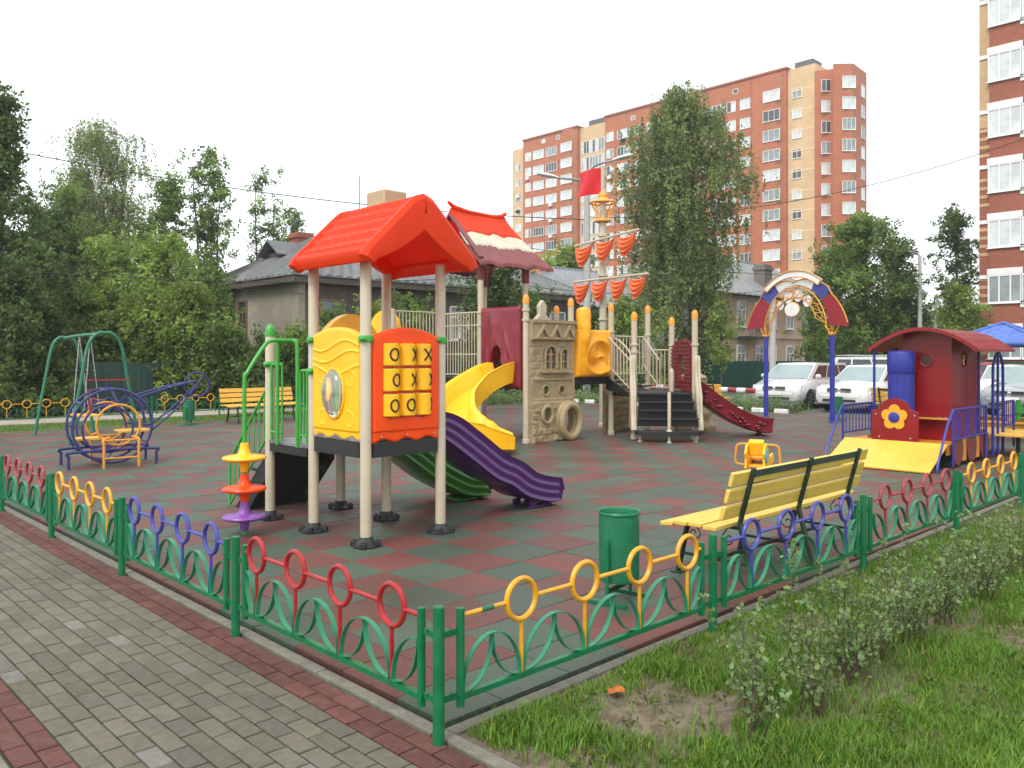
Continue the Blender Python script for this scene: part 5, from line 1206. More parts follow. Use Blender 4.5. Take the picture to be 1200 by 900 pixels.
# ================================================================ BUILDINGS
brR = brickmat('orange_red_brick', (.47, .135, .052), (.40, .108, .042), (.38, .19, .11), 1.6)
brC = brickmat('cream_brick', (.66, .45, .24), (.60, .40, .21), (.55, .42, .28), 1.6)
brN = brickmat('near_red_brick', (.33, .085, .045), (.25, .06, .032), (.32, .20, .14), 1.0)
brNC = brickmat('near_cream_brick', (.55, .36, .18), (.48, .31, .155), (.45, .35, .25), 1.0)
pane_l = mat('window_pane_curtained', (.62, .66, .66), .06, .25, .8, coat=.5); pane_d = mat('window_pane_dark', (.05, .055, .06), .04, .1, 1, coat=.5); pane_m = mat('window_pane_grey', (.26, .30, .31), .05, .3, .8, coat=.5)
brown_fr = mat('window_frame_white', (.80, .81, .80), .45, .03, 1)
def win_mesh(w, h, cols, key, cache={}):
    """frame (set 6 cm deep) facing -x locally, pane behind it; returns meshes"""
    if key in cache: return cache[key]
    f = MB(); t = .075
    f.box(-.05, .03, -w/2, w/2, 0, t); f.box(-.05, .03, -w/2, w/2, h-t, h); f.box(-.05, .03, -w/2, -w/2+t, t+.002, h-t-.002); f.box(-.05, .03, w/2-t, w/2, t+.002, h-t-.002)
    for k in range(1, cols): y = -w/2+w*k/cols; f.box(-.045, .02, y-t*.45, y+t*.45, t+.002, h-t-.002)
    f.box(-.12, .03, -w/2-.05, w/2+.05, -.05, -.003)
    p = MB(); 
    for k in range(cols): p.mi = 0; p.box(-.012, .0, -w/2+w*k/cols+.02, -w/2+w*(k+1)/cols-.02, .05, h-.05)
    out = []
    for mb, m in ((f, brown_fr), (p, None)):
        me = bpy.data.meshes.new('window' if m else 'pane'); me.from_pydata(mb.v, [], mb.f); me.materials.append(m or pane_l); out.append(me)
    out.append(out[1].copy()); out[2].materials[0] = pane_d; out.append(out[1].copy()); out[3].materials[0] = pane_m
    cache[key] = out; return out
def put_win(parent, loc, rz, w, h, cols, r=None):
    ms = win_mesh(w, h, cols, (w, h, cols)); wi = WM[parent.name].inverted()
    o = bpy.data.objects.new('window', ms[0]); COL.objects.link(o); o.parent = parent; o.matrix_local = wi @ (Matrix.Translation(Vector(loc)) @ Matrix.Rotation(rz, 4, 'Z'))
    q = r if r is not None else rnd.random(); p = bpy.data.objects.new('pane', ms[1] if q < .62 else (ms[3] if q < .86 else ms[2])); COL.objects.link(p); p.parent = o
# ---- far high-rise: front faces -x at u=118, runs along y
HR = thing('apartment_tower', 'distant orange-red and cream brick high-rise behind the big birch', 'building', (124, 85, 0))
U0 = 118.0; g = MB(); Hh = 46.0
def seg(mb, v0, v1, u0, z1, u1=132): mb.box(u0, u1, v0, v1, -.2, z1)
gR, gC = MB(), MB()
seg(gC, 117.6, 121.4, U0+.6, 45.2); seg(gR, 102.8, 117.59, U0, 46.3); seg(gC, 95.8, 102.79, U0+.9, 46.2); seg(gR, 59.4, 95.79, U0, 46.7, 130); seg(gC, 54.9, 59.39, U0+.5, 46.6, 128)
E0, E1, E2, E3, E4 = C(954.5, 125.2), C(976, 124.2), C(978.5, 122.9), C(1000, 122.7), C(1015.5, 127)
gR.prism([E0, E1, C(977.5, 124.1), C(979.5, 140), C(955.5, 136)], (0, 0, -.2), (1, 0, 0), (0, 1, 0), (0, 0, 45.4))
gR.prism([C(976.2, 122.9), E3, E4, C(1012, 140), C(976.5, 138)], (0, 0, -.2), (1, 0, 0), (0, 1, 0), (0, 0, 45.7))
# bay projections
for v0, v1 in ((103.2, 106.6), (60.0, 65.6)): gR.prism([(U0-.01, v0), (U0-.8, v0+.8), (U0-.8, v1-.8), (U0-.01, v1)], (0, 0, -.2), (1, 0, 0), (0, 1, 0), (0, 0, 46.3))
ob('red_brick_walls', gR, brR, HR, flat=True); ob('cream_brick_walls', gC, brC, HR, flat=True)
g = MB()
for k in range(14):
    z = 2.9+3.14*k
    if z < 45: g.box(U0-.06, U0-.0, 65.7, 95.7, z, z+.16); g.box(U0-.06, U0, 106.7, 117.5, z, z+.16)
ob('floor_bands', g, brR, HR, flat=True, label='thin brick string courses')
g = MB()
for k in range(14):
    z = 2.2+3.14*k; g.box(U0+.47, U0+.499, 54.95, 59.3, z, z+.22)
ob('cream_bands', g, mat('pale_cream_course', (.74, .56, .34), .8), HR, flat=True)
g = MB()
g.box(U0-.25, 132.2, 102.6, 117.7, 46.31, 46.6); g.box(U0-.25, 130.2, 59.2, 95.9, 46.71, 47.0); ob('parapet', g, mat('parapet_brick', (.36, .12, .07), .8), HR)
g = MB(); g.box(U0+2, U0+5, 56, 59, 46.6, 48.0); g.box(U0+2, U0+5, 97.5, 101.5, 46.2, 47.6); ob('roof_housing', g, mat('dark_roof_sheet', (.09, .09, .095), .6), HR)
z0f = 42.8-.85
cols_near = [(vat(904, U0-.8), U0-.82, 2.9, 1.75, 3), (vat(877, U0), U0-.01, 3.0, 1.7, 4), (vat(934, U0+.5), U0+.49, 1.6, 1.5, 2)]
n_w = 0
for (v, u, w, h, c) in cols_near:
    for k in range(11): put_win(HR, (u, v, z0f-3.14*k), 0, w, h, c); n_w += 1
e34 = math.atan2(E4[1]-E3[1], E4[0]-E3[0])
for k in range(11):
    for (px, d, rz, w, c) in ((971, 124.35, R(45.8), 2.2, 3), (995, 122.7, R(45.8), 2.0, 3)): cx_, cy_ = C(px, d); put_win(HR, (cx_, cy_, z0f-3.14*k-.1), rz+R(0), w, 1.8, c); n_w += 1
    cx_, cy_ = lerp(E3[0], E4[0], .72), lerp(E3[1], E4[1], .72); put_win(HR, (cx_, cy_, z0f-3.14*k-.6), e34+R(90), 1.5, 1.9, 1); n_w += 1
for px, w, c in ((664, 2.9, 3),):
    for k in range(11): put_win(HR, (U0-.82, 104.9, z0f-3.14*k-.1), 0, w, 1.75, c); n_w += 1
for px, w, c in ((646, 3.0, 4), (631, 3.0, 4)):
    for k in range(11): put_win(HR, (U0-.01, vat(px, U0), z0f-3.14*k), 0, w, 1.75, c); n_w += 1
f = MB()
def addw(v, u, z, w, h, c):
    f.mi = 0; t = .08
    f.box(u-.05, u+.02, v-w/2, v+w/2, z, z+t); f.box(u-.05, u+.02, v-w/2, v+w/2, z+h-t, z+h)
    for k in range(c+1): y = v-w/2+w*k/c; f.box(u-.045, u+.02, y-t/2, y+t/2, z+t+.002, z+h-t-.002)
    for k in range(c):
        f.mi = rnd.choice((1, 1, 1, 2, 3)); f.box(u-.015, u, v-w/2+w*k/c+.05, v-w/2+w*(k+1)/c-.05, z+.06, z+h-.06)
for px, w, c in ((619, 1.6, 2), (715, 1.6, 2), (731, 3.0, 4), (748, 1.5, 2), (766, 3.0, 4), (785, 1.6, 2), (803, 3.0, 4), (822, 1.6, 2), (840, 3.0, 4), (857, 1.6, 2)):
    for k in range(12): addw(vat(px, U0), U0-.01, z0f-3.14*k, w, 1.75, c)
for k in range(12): addw(119.6, U0+.59, z0f-3.14*k-1.5, 1.5, 1.6, 2)
for px in (637, 654, 742, 862): addw(vat(px, U0), U0-.01, z0f+2.9, .9, .8, 1)
for k in range(13):
    for j in range(3): addw(97.1+2.2*j, U0+.89, z0f-3.14*k-1.0, 2.0, 2.5, 3)
o = ob('window', f, [brown_fr, pane_l, pane_m, pane_d], HR, kind='stuff', flat=True, recalc=False)
g = MB()
for k in range(22):
    v = rnd.choice([vat(619, U0), vat(646, U0), vat(715, U0), vat(731, U0), 119.6]); z = z0f-3.14*rnd.randint(0, 9)-.75; u_ = U0 if v < 118 else U0+.6
    g = MB(); g.box(u_-.45, u_-.02, v-.4, v+.4, z, z+.55); ob('air_conditioner', g, M['white'], HR)

# ---- near high-rise at the right: front faces -x at u=47.4
NR = thing('apartment_tower', 'nearby red brick tower with white window bands at the right edge', 'building', (54, 0, 0))
UN = 47.4; g = MB(); g.box(UN, 62, -14, 11.08, -.2, 34); ob('brick_wall', g, brN, NR, flat=True)
g = MB(); g.box(UN+.12, 62, 11.09, 11.62, 14.2, 34); ob('cream_strip', g, brNC, NR, flat=True)
g = MB(); g.box(UN+.12, 62, 11.09, 11.62, -.2, 14.19); w1 = ob('striped_corner', g, brN, NR, flat=True)
g = MB()
for k in range(30):
    z = .9+.45*k
    if z < 14 and (k % 6) > 1: g.box(UN+.10, UN+.118, 11.10, 11.61, z, z+.17)
ob('cream_stripes', g, brNC, w1, flat=True)
fl0 = 1.7+(418-347)*44/963     # sill of the lowest visible window
for c_, (v, w) in enumerate(((vat(1177.5, UN), 1.62), (vat(1215, UN), 1.4), (vat(1260, UN), 1.62))):
    for k in range(-1, 8):
        z = fl0+3.0*k-.35; put_win(NR, (UN-.0, v, z), 0, w, 1.52, 3 if c_ != 1 else 2, .8 if k < 1 else .3)
g = MB()
for c_, (v, w) in enumerate(((vat(1177.5, UN), 1.70), (vat(1215, UN), 1.5), (vat(1260, UN), 1.70))):
    for k in range(-1, 9):
        z = fl0+3.0*k+1.52-.34+(1.2 if c_ == 1 else 0)
        g = MB(); g.box(UN-.05, UN-.002, v-w/2, v+w/2, z, z+.34); ob('white_lintel', g, M['white_s'], NR)
for k in range(-1, 8): g = MB(); z = fl0+3.0*k+1.0; g.box(UN+.05, UN+.099, 11.09, 11.60, z, z+.20); ob('white_band', g, M['white_s'], NR)

# ---- old grey house behind the green sheet fence
OH = thing('old_house', 'old grey stucco house with corrugated hip roof and small dormer', 'building', (22, 30.5, 0))
stc = mat('grey_stucco', (.28, .25, .20), .9, .2, .7, .6, 12, col2=(.40, .36, .29)); dwl = mat('dark_weathered_planks', (.10, .085, .065), .85, .3, 2, .5, 8, vec=(6, 6, 1))
slate = mat('grey_corrugated_roof', (.125, .132, .132), .75, .22, .8, .3, 10, col2=(.20, .21, .21), dirt=.3)
HX0, HX1, HY0, HY1 = 14.2, 31.0, 26.2, 33.6
g = MB(); g.box(HX0, HX0+.3, HY0, HY1, 0, 4.85); ob('stucco_wall', g, stc, OH)
g = MB(); g.box(HX0+.31, HX1, HY0, HY0+.3, 0, 4.85); g.box(HX1-.3, HX1, HY0+.31, HY1, 0, 4.85); g.box(HX0+.31, HX1-.31, HY1-.3, HY1, 0, 4.85); ob('plank_wall', g, dwl, OH)
def roof4(x0, x1, y0, y1, ze, zr, inset, parent, m, ridges=.24):
    ym = (y0+y1)/2; A = Vector((x0+inset, ym, zr)); B = Vector((x1-inset, ym, zr)); g = MB()
    def face(p, q, r_, s_):   # eave p->q, ridge s->r
        n = max(4, int((q-p).length/ridges*2)); 
        def fn(a, b, back=False):
            e_ = p.lerp(q, a); rr = s_.lerp(r_, a); v = e_.lerp(rr, b); return v+Vector((0, 0, .04*math.sin(a*(q-p).length/ridges*2*math.pi*.5) if not back else 0))
        g.slab(fn, n*2, 1, (0, 0, -.08))
    c = [Vector((x0, y0, ze)), Vector((x1, y0, ze)), Vector((x1, y1, ze)), Vector((x0, y1, ze))]
    face(c[0], c[1], B, A); face(c[2], c[3], A, B); face(c[1], c[2], B, B+Vector((0, .01, 0))); face(c[3], c[0], A, A+Vector((0, -.01, 0)))
    g.tube([A, B], .09, 6)
    for q, e_ in ((c[0], A), (c[3], A), (c[1], B), (c[2], B)): g.tube([q, e_], .07, 6)
    return ob('roof', g, m, parent)
rh = roof4(HX0-.5, HX1+.5, HY0-.5, HY1+.5, 4.95, 7.1, 3.5, OH, slate)
g = MB(); g.box(HX0-.45, HX1+.45, HY0-.45, HY0-.38, 4.62, 4.84); g.box(HX0-.45, HX0-.38, HY0-.37, HY1+.4, 4.62, 4.84); ob('eaves_board', g, dwl, OH)
dx, dy, dz = 15.9, 30.6, 5.65
g = MB(); g.box(dx-.4, dx+2.2, dy-.55, dy+.55, dz-.1, dz+.65); dm = ob('dormer', g, dwl, rh)
g = MB(); g.prism([(-.95, .48), (0, 1.12), (.95, .48), (.95, .54), (0, 1.20), (-.95, .54)], (dx-.75, dy, dz), (0, 1, 0), (0, 0, 1), (3.2, 0, 0)); ob('dormer_roof', g, slate, dm)
g = MB(); g.box(dx+.9, dx+1.7, dy+.2, dy+1.0, dz+.2, dz+1.75); g.box(dx+.82, dx+1.78, dy+.12, dy+1.08, dz+1.5, dz+1.64); ob('chimney', g, brN, rh)
g = MB(); g.box(dx+.4, dx+.62, dy-.98, dy-.78, dz-.6, dz+.3); ob('vent_pipe', g, M['white_s'], rh)
g = MB(); g.tube([(19.5, 29.9, 6.9), (19.5, 29.9, 10.2)], .03, 5); ob('aerial', g, M['lamp_metal'], rh)
def simple_window(parent, c, ex_, n_, w, h, fm, r=.9):
    c, ex_, n_ = Vector(c), Vector(ex_), Vector(n_); f = MB(); t = .07; Z = Vector((0, 0, 1))
    for s in (-1, 1): f.obox(c+ex_*s*w/2+Z*h/2+n_*.02, ex_*t/2, n_*.05, Z*(h/2)); 
    for z in (0, h, h*.68): f.obox(c+Z*z+n_*.018, ex_*(w/2-.04), n_*.045, Z*t/2)
    f.obox(c+Z*h*.33+n_*.015, ex_*.025, n_*.04, Z*(h*.33-.04)); f.obox(c-Z*.07+n_*.05, ex_*(w/2+.08), n_*.10, Z*.025)
    o = ob('window', f, fm, parent); p = MB(); p.obox(c+Z*h/2+n_*.0, ex_*(w/2-.03), n_*.012, Z*(h/2-.03)); ob('pane', p, pane_d if r > .6 else pane_m, o)
wfr = mat('peeling_brown_frame', (.24, .13, .07), .8, .2, 5)
for y in (30.9, 32.2): simple_window(OH, (HX0-.0, y, 2.6), (0, 1, 0), (-1, 0, 0), .75, 1.5, wfr)
for x in (15.7, 19.3, 22.5, 26.2, 29.2): simple_window(OH, (x, HY0-.0, 2.5), (1, 0, 0), (0, -1, 0), 1.1, 1.5, wfr if x < 20 else M['white_s'], .5)

# ---- pink house behind the birch
pink = mat('faded_pink_stucco', (.50, .37, .29), .9, .12, .5, .3, 10, dirt=.15)
PH = thing('pink_house', 'two-storey faded pink house with grey roof behind the parked cars', 'building', (54, 31, 0))
g = MB(); g.box(44, 64, 27.5, 36, 0, 6.0); ob('wall', g, pink, PH)
g = MB(); g.box(43.9, 64.1, 27.40, 27.5-.003, 3.05, 3.2); ob('string_course', g, pink, PH)
rp = roof4(43.4, 64.6, 26.9, 36.6, 6.1, 9.3, 3.8, PH, mat('pale_grey_sheet_roof', (.22, .23, .23), .6, .15, .8, .2, 8), .4)
cxx, cyy = C(894, 62); g = MB(); g.box(cxx-.55, cxx+.55, cyy-.45, cyy+.45, 6.4, 8.6); g.box(cxx-.65, cxx+.65, cyy-.55, cyy+.55, 8.2, 8.42); ob('chimney', g, mat('sooty_chimney', (.16, .15, .13), .9), rp)
for px in (868, 889, 905, 925, 945, 965):
    r_ = (px-600)/963; w_ = 27.5-CAMY; x = (.697*w_+r_*.717*w_)/(.717-r_*.697)+CAMX
    for z in (.75, 3.85): simple_window(PH, (x, 27.5-.0, z), (1, 0, 0), (0, -1, 0), 1.05, 1.75, M['white_s'], .95)
g = MB(); bx = 49.2; g.box(bx, bx+3.0, 26.5, 27.49, 3.0, 3.15); 
for k in range(16): g.box(bx+.19*k, bx+.19*k+.03, 26.5, 26.53, 3.16, 4.0)
g.box(bx, bx+3, 26.48, 26.54, 4.0, 4.06); ob('balcony', g, mat('dark_balcony_rail', (.04, .045, .05), .6), PH)
# ---- low house between the mast and the birch
LH = thing('low_house', 'low pale house with light grey roof beyond the ship mast', 'building', (38, 33, 0))
g = MB(); g.box(33.5, 42.8, 29, 37, 0, 4.6); ob('wall', g, mat('pale_plaster', (.46, .42, .36), .9, .12, .6, .3, 10), LH)
roof4(33.0, 43.2, 28.5, 37.5, 4.7, 7.4, 3.2, LH, mat('light_grey_sheet_roof', (.22, .23, .24), .55, .15, .8, .2, 8), .4)
for x in (35, 37.6, 40.2): simple_window(LH, (x, 29, 1.7), (1, 0, 0), (0, -1, 0), 1.0, 1.4, M['white_s'])

# ================================================================ GREEN SHEET FENCE
def sheetfence(name, label, p, q, h, posts=2.5):
    F = thing(name, label, 'fence', ((p[0]+q[0])/2, (p[1]+q[1])/2, 0)); P, Q = Vector((*p, 0)), Vector((*q, 0)); L_ = (Q-P).length; e_ = (Q-P)/L_; n_ = Vector((-e_.y, e_.x, 0))
    m = int(L_/posts)
    for k in range(m):
        a, b = k*L_/m+.01, (k+1)*L_/m-.0
        def fn(s, t, back=False):
            x = lerp(a, b, s); ph = (x/.20) % 1; d = .011 if ph < .5 else 0; return P+e_*x+n_*(d if not back else d)+Vector((0, 0, lerp(.03, h+.015*math.sin(k*2.1), t)))
        g = MB(); g.slab(fn, int((b-a)/.05), 1, n_*.002); ob('sheet_panel', g, M['gfence'], F, ang=20)
        g = MB(); c = P+e_*a-n_*.0; g.obox(c+n_*.05+Vector((0, 0, h/2)), e_*.03, n_*.02, (0, 0, h/2)); ob('post', g, M['gfence'], F)
    return F
sheetfence('sheet_fence', 'dark green profiled metal fence in front of the old grey house', (-6, 24.5), (33, 24.5), 1.52)
sheetfence('sheet_fence', 'dark green profiled metal fence behind the car park', (33.1, 24.4), (33.1, -8), 1.50)

# ================================================================ CARS
def car(label, x, y, rz, Lc, Wc, Hc, paint, style='mpv', roofbars=False, detail=True, group='cars parked beyond the playground'):
    Cc = thing('parked_car', label, 'car', (x, y, 0), rz, group); hw = Wc/2; hl = Lc/2
    zb, hood, belt = .24, {'mpv': .93, 'hatch': .89, 'suv': .99}[style], {'mpv': .97, 'hatch': .93, 'suv': 1.03}[style]
    # front is at -x
    st = [(-hl, .40, .64, .80), (-hl+.04, .28, .715, .88), (-hl+.13, .24, .775, .94), (-hl+.32, .22, .83, .98), (-hl+.62, .22, hood-.02, 1.0), (-hl+1.0, .22, hood+.035, 1.0), (-.2, .22, belt, 1.0), (hl-1.0, .22, belt+.03, 1.0), (hl-.25, .24, belt+.04, .97), (hl-.05, .32, belt-.02, .93), (hl, .45, .80, .88)]
    if style == 'suv': st[0] = (-hl, .45, .80, .86); st[1] = (-hl+.08, .3, .92, .95)
    def sec(sx_, b, t, wf): 
        w = hw*wf; return [(sx_, -w*.90, b), (sx_, -w, b+.14), (sx_, -w*1.0, (b+t)/2+.05), (sx_, -w*.955, t-.05), (sx_, -w*.86, t), (sx_, 0, t+.035), (sx_, w*.86, t), (sx_, w*.955, t-.05), (sx_, w, (b+t)/2+.05), (sx_, w, b+.14), (sx_, w*.90, b)]
    S = []
    for i in range(len(st)-1):
        for k in range(3): S.append([lerp(st[i][j], st[i+1][j], (k/3)) for j in range(4)])
    S.append(list(st[-1]))
    R_ = .32; wx = (-hl+.82, hl-.80); g = MB(); vs = []; n = 11
    for q in S:
        s_ = sec(*q)
        for (a, b, c) in s_:
            if abs(b) > hw*.8:
                for w_ in wx:
                    d = abs(a-w_)
                    if d < R_+.05 and c < .7: c = max(c, min(q[2]-.1, .30+math.sqrt(max(0, (R_+.05)**2-d*d))))
            vs.append((a, b, c))
    fs = [(i*n+k, i*n+k+1, (i+1)*n+k+1, (i+1)*n+k) for i in range(len(S)-1) for k in range(n-1)]+[(i*n+n-1, i*n, (i+1)*n, (i+1)*n+n-1) for i in range(len(S)-1)]+[tuple(range(n)), tuple((len(S)-1)*n+k for k in range(n))[::-1]]
    g.add(vs, fs)
    # cabin
    b0, b1, r0, r1 = {'mpv': (-hl+.78, hl-.12, -hl+1.72, hl-.50), 'hatch': (-hl+1.0, hl-.10, -hl+1.9, hl-.65), 'suv': (-hl+1.45, hl-.10, -hl+2.0, hl-.30)}[style]
    zr = Hc; wr = hw*.76; wb = hw*.90
    zbf = hood+.01; zbr = belt+.03
    pts = [(b0, -wb, zbf), (b1, -wb, zbr), (b1, wb, zbr), (b0, wb, zbf), (r0, -wr, zr-.06), (r1, -wr, zr-.05), (r1, wr, zr-.05), (r0, wr, zr-.06)]
    N_ = 8
    def cab(a, b):   # along, up : side skin
        pass
    rows = []
    prof = [(0, 1.0), (.30, .97), (.62, .93), (.88, .87), (1.0, .80)]
    vs = []; m_ = 0
    ring_ = []
    for (t, wf) in prof:
        xa, xb = lerp(b0, r0, t), lerp(b1, r1, t); z = lerp(0, 1, t); za, zb2 = lerp(zbf, zr-.04, t), lerp(zbr, zr-.04, t); w = lerp(wb, wr, t)
        ring_.append([(xa, w, za), (xa-.05, 0, za), (xa, -w, za), (lerp(xa, xb, .33), -w*1.02, lerp(za, zb2, .33)), (lerp(xa, xb, .66), -w*1.02, lerp(za, zb2, .66)), (xb, -w, zb2), (xb+.04, 0, zb2), (xb, w, zb2), (lerp(xa, xb, .66), w*1.02, lerp(za, zb2, .66)), (lerp(xa, xb, .33), w*1.02, lerp(za, zb2, .33))])
    vs = [p for r_ in ring_ for p in r_]; k_ = 10
    fs = [(i*k_+j, i*k_+(j+1) % k_, (i+1)*k_+(j+1) % k_, (i+1)*k_+j) for i in range(len(prof)-1) for j in range(k_)]
    top = (len(prof)-1)*k_; vs.append(((r0+r1)/2-.2, 0, zr)); c_ = len(vs)-1; fs += [(top+j, top+(j+1) % k_, c_) for j in range(k_)]
    g.add(vs, fs)
    body = ob('body', g, paint, Cc, local=True, ang=62)
    # glass: windscreen, side panes, 4 mm proud
    def quadpanel(A, B, C_, D, off, name, m, parent=Cc, nx_=6):
        A, B, C_, D = map(Vector, (A, B, C_, D)); nn = (B-A).cross(D-A).normalized()*off; g = MB(); vs = []
        g.slab(lambda a, b, back=False: (A.lerp(B, a)).lerp(D.lerp(C_, a), b)+nn+Vector((-.05*math.sin(math.pi*a) if name == 'windscreen' else 0, 0, 0)), nx_, 3, -nn*.8); return ob(name, g, m, parent, local=True, ang=60)
    def at(t, side, s_):   # point on cabin: t up, s 0..1 along
        xa, xb = lerp(b0, r0, t), lerp(b1, r1, t); za, zb2 = lerp(zbf, zr-.04, t), lerp(zbr, zr-.04, t); w = lerp(wb, wr, t)*(1+.02*math.sin(math.pi*s_)); return (lerp(xa, xb, s_), side*w, lerp(za, zb2, s_))
    A, B = at(.06, 1, 0), at(.06, -1, 0); C_, D = at(.90, -1, 0), at(.90, 1, 0)
    A = (A[0], A[1]*.97, A[2]); B = (B[0], B[1]*.97, B[2]); C_ = (C_[0], C_[1]*.93, C_[2]); D = (D[0], D[1]*.93, D[2])
    quadpanel(A, B, C_, D, -.012 if 0 else .012, 'windscreen', M['glass_car'])
    for side in (-1, 1):
        for (s0, s1, i) in ((.06, .36, 0), (.39, .68, 1), (.71, .93, 2)):
            lo0, lo1 = at(.10, side, s0+(.02 if i == 0 else 0)), at(.10, side, s1); hi1, hi0 = at(.86, side, s1), at(.86, side, s0+(.03 if i == 0 else 0))
            quadpanel(lo0, lo1, hi1, hi0, .014 if side < 0 else -.014, 'side_window', M['glass_side'])
    for side in (-1, 1):
        g = MB(); g.sphere((b0+.42, side*(hw+.08), belt+.09), .10, 10, 8, (.6, 1, .75)); ob('mirror', g, paint, Cc, local=True)
        yy = side*hw*.66; 
        def fn(a, b, back=False): return Vector((-hl+.02+.17*abs(lerp(.48, .96, a))**3+.07*b-(.0 if back else .015), side*hw*lerp(.50, .95, a), lerp(.60, .755 if style != 'suv' else .80, b)+.03*a))
        g = MB(); g.slab(fn, 8, 4, (.06, 0, 0)); ob('headlight', g, M['lightglass'], Cc, local=True)
        g = MB(); g.box(hl-.10, hl-.01, side*hw*.72-.09, side*hw*.72+.09, .72, .96); ob('tail_light', g, M['red'], Cc, local=True)
        for w_ in wx:
            w0 = side*(hw-.19); g = MB(); g.lathe((w_, w0, .315), [(.20, 0), (.30, .01), (.315, .04), (.315, .15), (.30, .18), (.21, .185)], 26, axis=(0, side, 0)); tw = ob('wheel', g, M['tyre'], Cc, local=True)
            g = MB(); g.lathe((w_, w0+side*.165, .315), [(.205, 0), (.20, .012), (.17, .008), (.06, .018), (0, .02)], 20, axis=(0, side, 0))
            for q in range(7): a = q*2*math.pi/7; g.obox((w_+.12*math.cos(a), w0+side*.182, .315+.12*math.sin(a)), (.075*math.cos(a), 0, .075*math.sin(a)), (-.016*math.sin(a), 0, .016*math.cos(a)), (0, .006, 0))
            ob('rim', g, M['rim'], tw, local=True)
    gz_ = .62 if style != 'suv' else .70
    g = MB()
    for k in range(4): g.box(-hl-.012, -hl+.03, -hw*.44, -.05, gz_+.035*k, gz_+.018+.035*k); g.box(-hl-.012, -hl+.03, .05, hw*.44, gz_+.035*k, gz_+.018+.035*k)
    ob('grille', g, M['darkpl'], Cc, local=True)
    g = MB(); g.box(-hl-.014, -hl+.03, -hw*.6, hw*.6, .335, .41); ob('lower_grille', g, M['darkpl'], Cc, local=True)
    g = MB(); g.sphere((-hl-.005, 0, gz_+.065), .05, 10, 8, (.35, 1.0, .8)); ob('emblem', g, M['rim'], Cc, local=True)
    g = MB(); g.box(-hl-.03, -hl-.015, -.26, .26, .47, .58); ob('number_plate', g, M['plate'], Cc, local=True)
    g = MB(); g.box(-hl-.012, -hl+.14, -hw*.74, hw*.74, .41, .585); ob('bumper', g, paint, Cc, local=True, bev=.06)
    g = MB()
    for side in (-1, 1): g.tube([(b0+.02, side*.10, zbf+.03), (b0+.05, side*.62, zbf+.05)], .009, 5)
    ob('wipers', g, M['darkpl'], Cc, local=True)
    if roofbars:
        for side in (-1, 1): g = MB(); g.tube([(r0+.1, side*wr*.92, zr+.03), (r1, side*wr*.92, zr+.03)], .02, 6); ob('roof_rail', g, M['rim'], Cc, local=True)
        for xx in (r0+.3, r1-.4): g = MB(); g.tube([(xx, -wr*.92, zr+.05), (xx, wr*.92, zr+.05)], .018, 6); ob('roof_bar', g, M['rim'], Cc, local=True)
    return Cc
pw = mat('white_silver_car_paint', (.60, .61, .60), .22, .03, 1, coat=.8); pw2 = mat('white_car_paint', (.72, .73, .72), .25, .03, 1, coat=.7); pg = mat('grey_car_paint', (.30, .33, .35), .25, .04, 1, coat=.8, metal=.2); pr_ = mat('red_car_paint', (.32, .012, .016), .25, .04, 1, coat=.8); pgr = mat('pale_green_white_paint', (.60, .64, .60), .3, .04, 1, coat=.5)
car('silver-white minivan seen through the entrance arch', 24.5, 10.35, R(2), 4.6, 1.74, 1.52, pw, 'mpv')
car('white hatchback parked between the arch pole and the train boiler', 24.3, 8.0, R(-3), 4.3, 1.72, 1.46, pw2, 'hatch')
car('pale off-road car with roof rack behind the white hatchback', 31.2, 10.0, R(88), 4.6, 1.8, 1.72, pgr, 'suv', roofbars=True)
car('grey car at the right edge behind the gazebo', *C(1222, 24.0), R(-8), 4.4, 1.74, 1.48, pg, 'hatch')
car('dark red car behind the magenta gazebo posts', *C(1160, 31.5), R(96), 4.4, 1.74, 1.50, pr_, 'hatch')
car('white car half hidden between gazebo and grey car', *C(1183, 30), R(10), 4.4, 1.74, 1.42, pw2, 'hatch')

# striped barrier in front of the green fence
BR = thing('striped_barrier', 'low red and white striped barrier pipe beside the minivan', 'barrier', (22.8, 14.5, 0))
A, B = Vector((22.2, 10.9, .58)), Vector((23.6, 18.8, .58)); n = 21
for k in range(n): g = MB(); g.tube([A.lerp(B, k/n), A.lerp(B, (k+1)/n-.002)], .085, 10); ob('stripe', g, M['white_s'] if k % 2 else M['dred'], BR)
for t in (.02, .5, .98): g = MB(); c = A.lerp(B, t); g.tube([(c.x, c.y, -.04), (c.x, c.y, .5)], .04, 8); ob('leg', g, M['lamp_metal'], BR)

